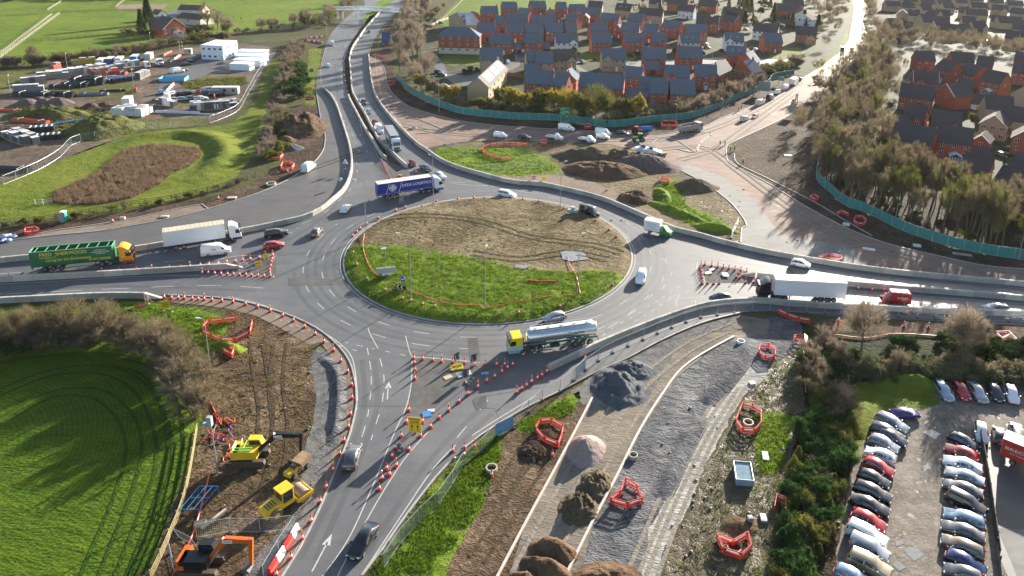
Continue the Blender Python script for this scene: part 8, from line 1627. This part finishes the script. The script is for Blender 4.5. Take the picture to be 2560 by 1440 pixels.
# the wood on the right
fill([(2062,470),(2110,500),(2215,545),(2340,592),(2470,622),(2620,640),(2620,560),(2450,530),(2330,490),(2230,450),(2130,410),(2075,400)],100,['slim'],.7,.95,[f_twig, f_twig, f_olive],'slender bare tree in the wood behind the teal hoarding','tree','slender trees of the wood','bare_tree',1.2); fill([(2070,430),(2215,530),(2450,600),(2600,620),(2600,560),(2330,480),(2130,400)],15,['leafy'],.5,.75,[f_gold, f_olive],'yellow leaved tree among the bare trees of the wood','tree','yellow trees of the wood','yellow_tree',4)
fill([(2010,400),(2060,330),(2070,260),(2110,190),(2170,120),(2230,180),(2200,260),(2180,330),(2200,390),(2120,400),(2050,400)],95,['bare','oak','slim'],.65,1., [f_twig, f_twig, f_pink, f_olive],'bare tree in the belt beside the bright road','tree','trees in the belt beside the bright road','bare_tree',2.8); fill([(2060,330),(2100,230),(2190,150),(2200,300)],6,['leafy'],.7,.95,[f_rust, f_gold],'rust brown leaved tree in the belt beside the bright road','tree','rust leaved trees in the belt','autumn_tree',6)
fill([(2200,120),(2560,150),(2700,160),(2700,100),(2560,118),(2400,110),(2280,92),(2180,60),(2190,20),(2165,-10),(2150,-12),(2190,110)],125,['bare','oak'],.7,1., [f_twig, f_pink, f_olive],'hazy bare tree in the belt between the two estates','tree','tree belt between the two estates','bare_tree',3.6, True)
fill([(1960,165),(2060,140),(2110,60),(2125,-10),(2060,-20),(2000,0),(2050,60),(2030,110),(1990,140)],62,['bare','oak'],.7,1., [f_twig, f_pink, f_olive],'bare tree on the estate side of the bright road','tree','trees on the estate side of the bright road','bare_tree',3., True); fill([(1760,60),(2040,120),(2060,20),(1980,-10),(1800,0)],34,['pine','leafy','ever'],.9,1.5,[f_ever, f_olive],'dark evergreen among the houses by the bright road','tree','evergreens among the houses by the bright road','evergreen_tree',6.)
row([(1700,292),(1760,272),(1820,248),(1870,224),(1900,205)],1.8,['shrub','scrub'],1.5,2.0,[f_pink, f_twig],'pale bare bush in the tall hedge behind the hoarding','hedge bush','tall pale hedge behind the hoarding','hedge_bush',1.6); row([(1910,190),(1960,172),(2000,160)],2.6,['shrub','ever'],1.2,1.7,[f_twig, f_olive],'bush in the hedge at the estate corner','hedge bush','hedge at the estate corner','hedge_bush',2)
row([(1245,275),(1300,285),(1370,292),(1450,300),(1530,306),(1600,300)],3.2,['leafy','leafy','bare'],1.15,1.5,[f_gold, f_olive, f_olive],'yellowing tree behind the teal hoarding','tree','yellowing trees behind the teal hoarding','yellow_tree',1.5); row([(1190,268),(1280,285),(1400,298),(1520,312),(1650,296)],2.4,['shrub','ever'],1., 1.4,[f_twig, f_ever, f_olive],'bush at the foot of the yellowing trees','bush','bushes behind the teal hoarding','leafy_bush',1.2); plant('leafy',1588,296,.9, f_gold,'bright yellow tree in front of the low garages','tree',None,'yellow_tree'); plant('leafy',1270,262,.95, f_gold,'big golden tree below the buff solar terrace','tree',None,'yellow_tree')
row([(1035,225),(1080,245),(1140,262),(1190,268)],2.2,['shrub','leafy'],.8,1.1,[f_gold, f_twig],'golden brown bush behind the curve of the hoarding','bush','golden bushes behind the curve of the hoarding','autumn_bush',1.5)
fill([(1000,190),(1045,225),(1075,200),(1060,130),(1040,60),(1075,30),(1060,-10),(1020,30),(1000,80),(995,130)],64,['bare','slim'],.85,1.2,[f_pink],'pale bare tree between the A road and the apartments','tree','pale trees between the A road and the apartments','bare_tree',1.8); fill([(1040,30),(1090,30),(1110,60),(1060,80)],10,['ever','shrub'],1.2,1.7,[f_ever, f_twig],'dark bush beside the play field path','bush','dark bushes beside the play field path','leafy_bush',2.5); plant('leafy',1108,22,.8, f_gold,'orange leaved tree at the play field path','tree',None,'autumn_tree')
fill([(1985,335),(2015,285),(2045,225),(2090,185),(2135,120),(2172,60),(2195,130),(2262,190),(2252,260),(2215,330),(2235,400),(2120,425),(2045,420)],95,['bare','oak','slim'],.65,1., [f_twig],'x','tree','x','bare_tree',2.4, True); fill([(2062,460),(2215,545),(2480,622),(2620,640),(2620,560),(2330,490),(2130,410),(2020,330),(2090,220),(2240,250),(2220,400),(2075,380)],90,['scrub','shrub','ever'],.45,.8,[f_twig, f_olive],'low brown scrub on the floor of the wood','scrub','scrub on the floor of the wood','scrub_bush',2.)
# A road west side
fill([(640,400),(668,400),(690,330),(715,240),(750,170),(770,110),(735,108),(715,160),(690,240),(660,320)],72,['shrub','scrub'],.9,1.4,[f_twig, f_pink],'bare shrub in the strip between basin and A road','shrub','shrub strip between basin and A road','bare_shrub',2.); fill([(700,230),(720,180),(760,165),(772,200),(755,250),(720,255)],15,['ever'],1.2,1.7,[f_ever],'dark evergreen bush on the slope beside the A road','bush','evergreen bushes on the slope','evergreen_bush',2.4); fill([(690,330),(720,280),(735,260),(700,400),(668,410)],12,['ever'],.7,1., [f_olive],'rough green bush at the foot of the slope','bush','green bushes at the foot of the slope','leafy_bush',2.)
row([(560,88),(640,82),(720,70),(800,70),(830,50)],3.4,['bare','shrub'],.7,1.2,[f_twig, f_pink, f_olive],'bare tree in the hedge beyond the compound gate','tree','hedge trees beyond the compound gate','bare_tree',2.5); plant('leafy',748,62,.9, f_rust,'round brown leaved tree by the A road','tree',None,'autumn_tree'); row([(830,50),(870,15),(900,-10)],4., ['bare','shrub'],.6,1., [f_twig],'bare shrub at the end of the footbridge','shrub','shrubs at the end of the footbridge','bare_shrub',2)
row([(-40,178),(60,165),(160,158),(240,150),(330,135),(420,118),(500,104),(560,100)],2.4,['shrub','ever','scrub'],1.2,1.7,[f_twig, f_olive, f_pink],'bush in the long hedge behind the compound','hedge bush','long hedge behind the compound','hedge_bush',1.6); plant('oak',87,165,.85, f_twig,'spreading bare oak at the edge of the paddock','tree',None,'oak_tree'); plant('oak',520,70,1.25, f_twig,'large bare tree beside the farmhouse','tree',None,'oak_tree'); plant('oak',545,76,.9, f_pink,'second bare tree right of the farmhouse','tree',None,'oak_tree'); plant('pine',355,78,1.2, f_ever,'dark conifer left of the farmhouse','conifer',None,'conifer'); plant('pine',372,62,1.4, f_ever,'taller dark conifer behind the first by the farmhouse','conifer',None,'conifer'); row([(325,90),(370,92),(400,90),(470,84),(540,80)],3., ['ever','shrub'],1.1,1.6,[f_ever, f_olive, f_twig],'bush in the farmhouse garden','bush','bushes of the farmhouse garden','leafy_bush',2); row([(-60,8),(60,2),(160,-3),(300,-6),(420,-8),(520,-10),(640,-14),(760,-14),(880,-20)],7., ['bare','ever','leafy'],.9,1.5,[f_ever, f_olive, f_twig],'dark tree in the boundary beyond the paddocks','tree','trees beyond the paddocks','boundary_tree',4)
fill([(1300,140),(1560,160),(1900,150),(1880,120),(1560,125),(1320,125)],40,['ever','shrub','leafy'],.4,.75,[f_olive, f_twig, f_ever],'small garden shrub in the front street','shrub','garden shrubs in the front street','garden_shrub',3.); fill([(1480,20),(1800,70),(1900,60),(1700,-10),(1480,-10)],40,['bare','ever','leafy','pine'],.6,1., [f_ever, f_olive, f_twig, f_twig],'garden tree among the far houses of the estate','tree','garden trees among the far houses','garden_tree',5.); fill([(2200,60),(2600,110),(2700,20),(2200,-15)],40,['bare','ever'],.5,.8,[f_olive, f_twig],'garden tree among the hazy far houses','tree','garden trees among the hazy houses','garden_tree',6.); fill([(2240,300),(2560,420),(2600,260),(2400,190),(2240,220)],48,['ever','shrub','leafy'],.55,.9,[f_olive, f_twig, f_gold],'garden shrub among the red houses of the right estate','shrub','garden shrubs of the right estate','garden_shrub',3.); fill([(1120,200),(1165,190),(1160,175),(1190,170),(1200,178)],6,['ever'],.5,.6,[f_ever],'clipped bush in front of the solar terrace','bush','clipped bushes by the solar terrace','clipped_bush',2)
row([(-40,575),(60,562),(200,543),(330,522),(440,502),(540,478),(620,452)],3.2,['scrub','ever'],.4,.6,[f_olive, f_twig],'sparse hedge plant along the dark rail fence','hedge plant','sparse hedge along the dark rail fence','hedge_plant',.5)
# reeds, tufts and weeds: nobody could count these
def scatter(name, px, n, hgt, wd, m, spread=.35, z=.02, zf=None, jit=.9, fn=None, per=5):
 poly=GL(px); xs=[p.x for p in poly]; ys=[p.y for p in poly]; B_=[]
 while len(B_) < n:
  p=Vector((rnd.uniform(min(xs), max(xs)), rnd.uniform(min(ys), max(ys)),0))
  if inside(p, poly) and nz(p.x, p.y, .35) > -jit * .5 and (fn is None or fn(p)): B_.append((p.x, p.y, zf(p.x, p.y) if zf else z))
 P=np.repeat(np.array(B_), per, 0); P[:, :2] += RG.normal(0,.12 + spread * .3,(len(P),2)); D=RG.normal(0, spread, (len(P),3)); D[:, 2]=RG.uniform(.6,1.2, len(P)); D *= hgt
 o=link(name, tri_cloud(P, D, np.full(len(P), wd), name, m)); tag(o, kind='stuff')
scatter('reeds',[(135,505),(140,480),(250,430),(280,400),(320,372),(380,362),(440,365),(497,370),(500,390),(475,415),(430,432),(400,460),(330,495),(250,510),(180,512)],5200,.95,.05, f_reed, .3, jit=1.1)
ig=lambda p: math.hypot(p.x - IC.x, p.y - IC.y) < IR - .6 and isl_grassy(p.x, p.y) < .3
scatter('grass_tufts',[(850,615),(1580,690),(1580,830),(850,830)],6000,.25,.055, f_grass, .5, zf=lambda x, y: isl_h(x, y) + .1, fn=ig)
scatter('grass_tufts',[(915,1450),(1065,1240),(1190,1115),(1245,1090),(1250,1140),(1200,1270),(1060,1460)],1900,.3,.06, f_grass, .5); scatter('grass_tufts',[(1290,1062),(1410,998),(1450,985),(1430,1030),(1330,1080)],350,.3,.06, f_grass, .5); scatter('grass_tufts',[(0,775),(370,760),(570,800),(520,900),(420,860),(200,820),(0,850)],1500,.35,.08, f_grass, .5); scatter('grass_tufts',[(1880,1040),(1985,1040),(1950,1180),(1895,1190)],350,.3,.06, f_grass, .5); scatter('weeds',[(1640,470),(1700,450),(1720,515),(1825,570),(1790,580),(1710,555),(1640,500)],600,.45,.1, f_grass, .5); scatter('weeds',[(1085,374),(1210,370),(1310,372),(1400,420),(1300,440),(1110,405)],700,.45,.1, f_grass, .5); scatter('weeds',[(900,520),(1560,560),(1560,690),(1200,655),(900,620)],700,.22,.06, f_olive, .6, zf=lambda x, y: isl_h(x, y), fn=lambda p: math.hypot(p.x - IC.x, p.y - IC.y) < IR - .5); scatter('weeds',[(1940,915),(2010,900),(2010,1000),(1950,1200),(1935,1440),(1700,1440),(1780,1170),(1870,990)],700,.25,.06, f_olive, .6); scatter('weeds',[(560,780),(780,880),(770,1100),(740,1300),(560,1440),(420,1440),(510,1050),(520,880)],500,.3,.06, f_olive, .6); scatter('weeds',[(445,205),(610,190),(620,208),(560,232),(470,222)],500,.6,.14, f_olive, .5); scatter('weeds',[(20,270),(215,268),(340,285),(345,330),(240,352),(150,345)],700,.7,.16, f_olive, .5)
# wheel ruts and tramlines
RZ=[0]
def rut(px, m, gap=1.8, wd=.4, z=.05, zf=None):
 P=smooth_poly(GL(px), step=1.); mb=MB(); n=len(P)
 for s in (-1,1):
  Q=[]
  for i in range(n):
   d=(P[min(n - 1, i + 1)] - P[max(0, i - 1)]).normalized(); q=P[i] + Vector((-d.y, d.x, 0)) * s * gap / 2; q.z=0; Q.append(q)
  o=len(mb.v); strip_mb(mb, Q, wd, z, z)
  if zf: mb.v[o:]=[(x, y, zf(x, y) + .05) for x, y, _ in mb.v[o:]]
 RZ[0] += .003; [mb.v.__setitem__(i, (v[0], v[1], v[2] + RZ[0])) for i, v in enumerate(mb.v)]; tag(mb.build('wheel_rut',m, fix=False), kind='structure')
r_field=GM('tramline_grass',[(0,(.012,.034,.003)),(1,(.04,.08,.006))], s=(.2,1., 4.), bump=.1); r_soil=GM('rut_soil',[(0,(.035,.024,.015)),(1,(.1,.068,.042))], s=(.3,1.5,5.), bump=.12); r_pale=GM('rut_pale',[(0,(.15,.13,.105)),(1,(.27,.235,.19))], s=(.3,1.5,5.), bump=.06)
for p in [[(-40,1000),(120,935),(260,925),(350,970),(400,1060),(410,1160),(370,1280),(310,1440)],[(-40,1080),(120,990),(240,985),(310,1040),(335,1120),(310,1230),(240,1400),(210,1480)],[(290,905),(370,930),(420,1000),(438,1090),(430,1180),(395,1290),(340,1440)]]: rut(p, r_field)
for p in [[(700,860),(690,960),(700,1060),(690,1160),(660,1250)],[(640,850),(650,930),(665,1020),(660,1100)],[(1260,1230),(1300,1150),(1370,1060),(1420,1010)],[(1190,1400),(1260,1300),(1320,1200),(1390,1110)],[(900,380),(760,430)]][:6]: rut(p, r_soil, 1.9,.45)
for p in [[(1300,1440),(1380,1290),(1480,1110),(1580,980),(1720,870),(1850,810)],[(1340,1440),(1430,1280),(1530,1110),(1620,985),(1740,885)],[(1620,1440),(1690,1260),(1770,1090),(1850,960)],[(1590,1440),(1670,1250),(1750,1090),(1830,965)]]: rut(p, r_pale, 2., .5)
for p in [[(930,560),(1050,545),(1200,560),(1330,600),(1480,620),(1555,640)],[(1180,640),(1300,655),(1420,640),(1520,655)]]: rut(p, r_soil, 2., .35, zf=isl_h)
for p in [[(1000,310),(1130,335),(1300,340),(1500,350),(1650,350),(1760,330),(1880,280),(2000,205)],[(1700,400),(1790,370),(1880,310),(1990,230)],[(1640,375),(1760,370),(1850,430),(1960,510),(2100,590),(2300,650)]]: rut(p, r_pale, 2.2,.7)
# grazing animals
def animal(x, y, az, c, label):
 def mk():
  t=thing('horse'); ch=[[((0,0,1.15),.3),((.7,0,1.2),.28),((1.0,0,1.45),.16),((1.35,0,1.1),.1),((1.6,0,.75),.09)],[((0,0,1.15),.3),((-.7,0,1.2),.29),((-1.0,0,.95),.05),((-1.05,0,.6),.03)]]
  for s in (-.2,.2): ch += [[((.7,0,1.2),.28),((.72, s, .85),.1),((.7, s, .5),.06),((.72, s, .05),.05)],[((-.7,0,1.2),.29),((-.62, s, .85),.13),((-.85, s, .52),.06),((-.75, s, .05),.05)]]
  link('body',skin_mesh('body',ch, M('coat_' + c, dict(dark=(.03,.02,.015), bay=(.1,.05,.025))[c])), t); return t
 put(('horse',c), mk, G(x, y), az, label,'horse',None)
animal(535,29,.5,'dark','dark horse grazing near the top hedge'); animal(585,46,2.,'dark','dark horse grazing left of another in the green paddock'); animal(603,49,2.3,'dark','dark horse grazing right of another in the green paddock'); animal(773,27,.4,'bay','bay horse grazing beside the A road paddock'); animal(811,17,.4,'dark','dark horse furthest up the A road paddock')
# hazy air
hz=MB().box((0,900,35),(3400,2700,76)).build('haze',None, fix=True); hz.data.materials.clear(); hm=bpy.data.materials.new('haze'); hm.use_nodes=True; ht=hm.node_tree; ht.nodes.remove(ht.nodes['Principled BSDF']); pv=ht.nodes.new('ShaderNodeVolumePrincipled'); pv.inputs['Color'].default_value=(.92,.92,.96,1); pv.inputs['Density'].default_value=.00003; pv.inputs['Anisotropy'].default_value=.2
ht.links.new(pv.outputs[0], ht.nodes['Material Output'].inputs['Volume']); hz.data.materials.append(hm); tag(hz, kind='stuff')
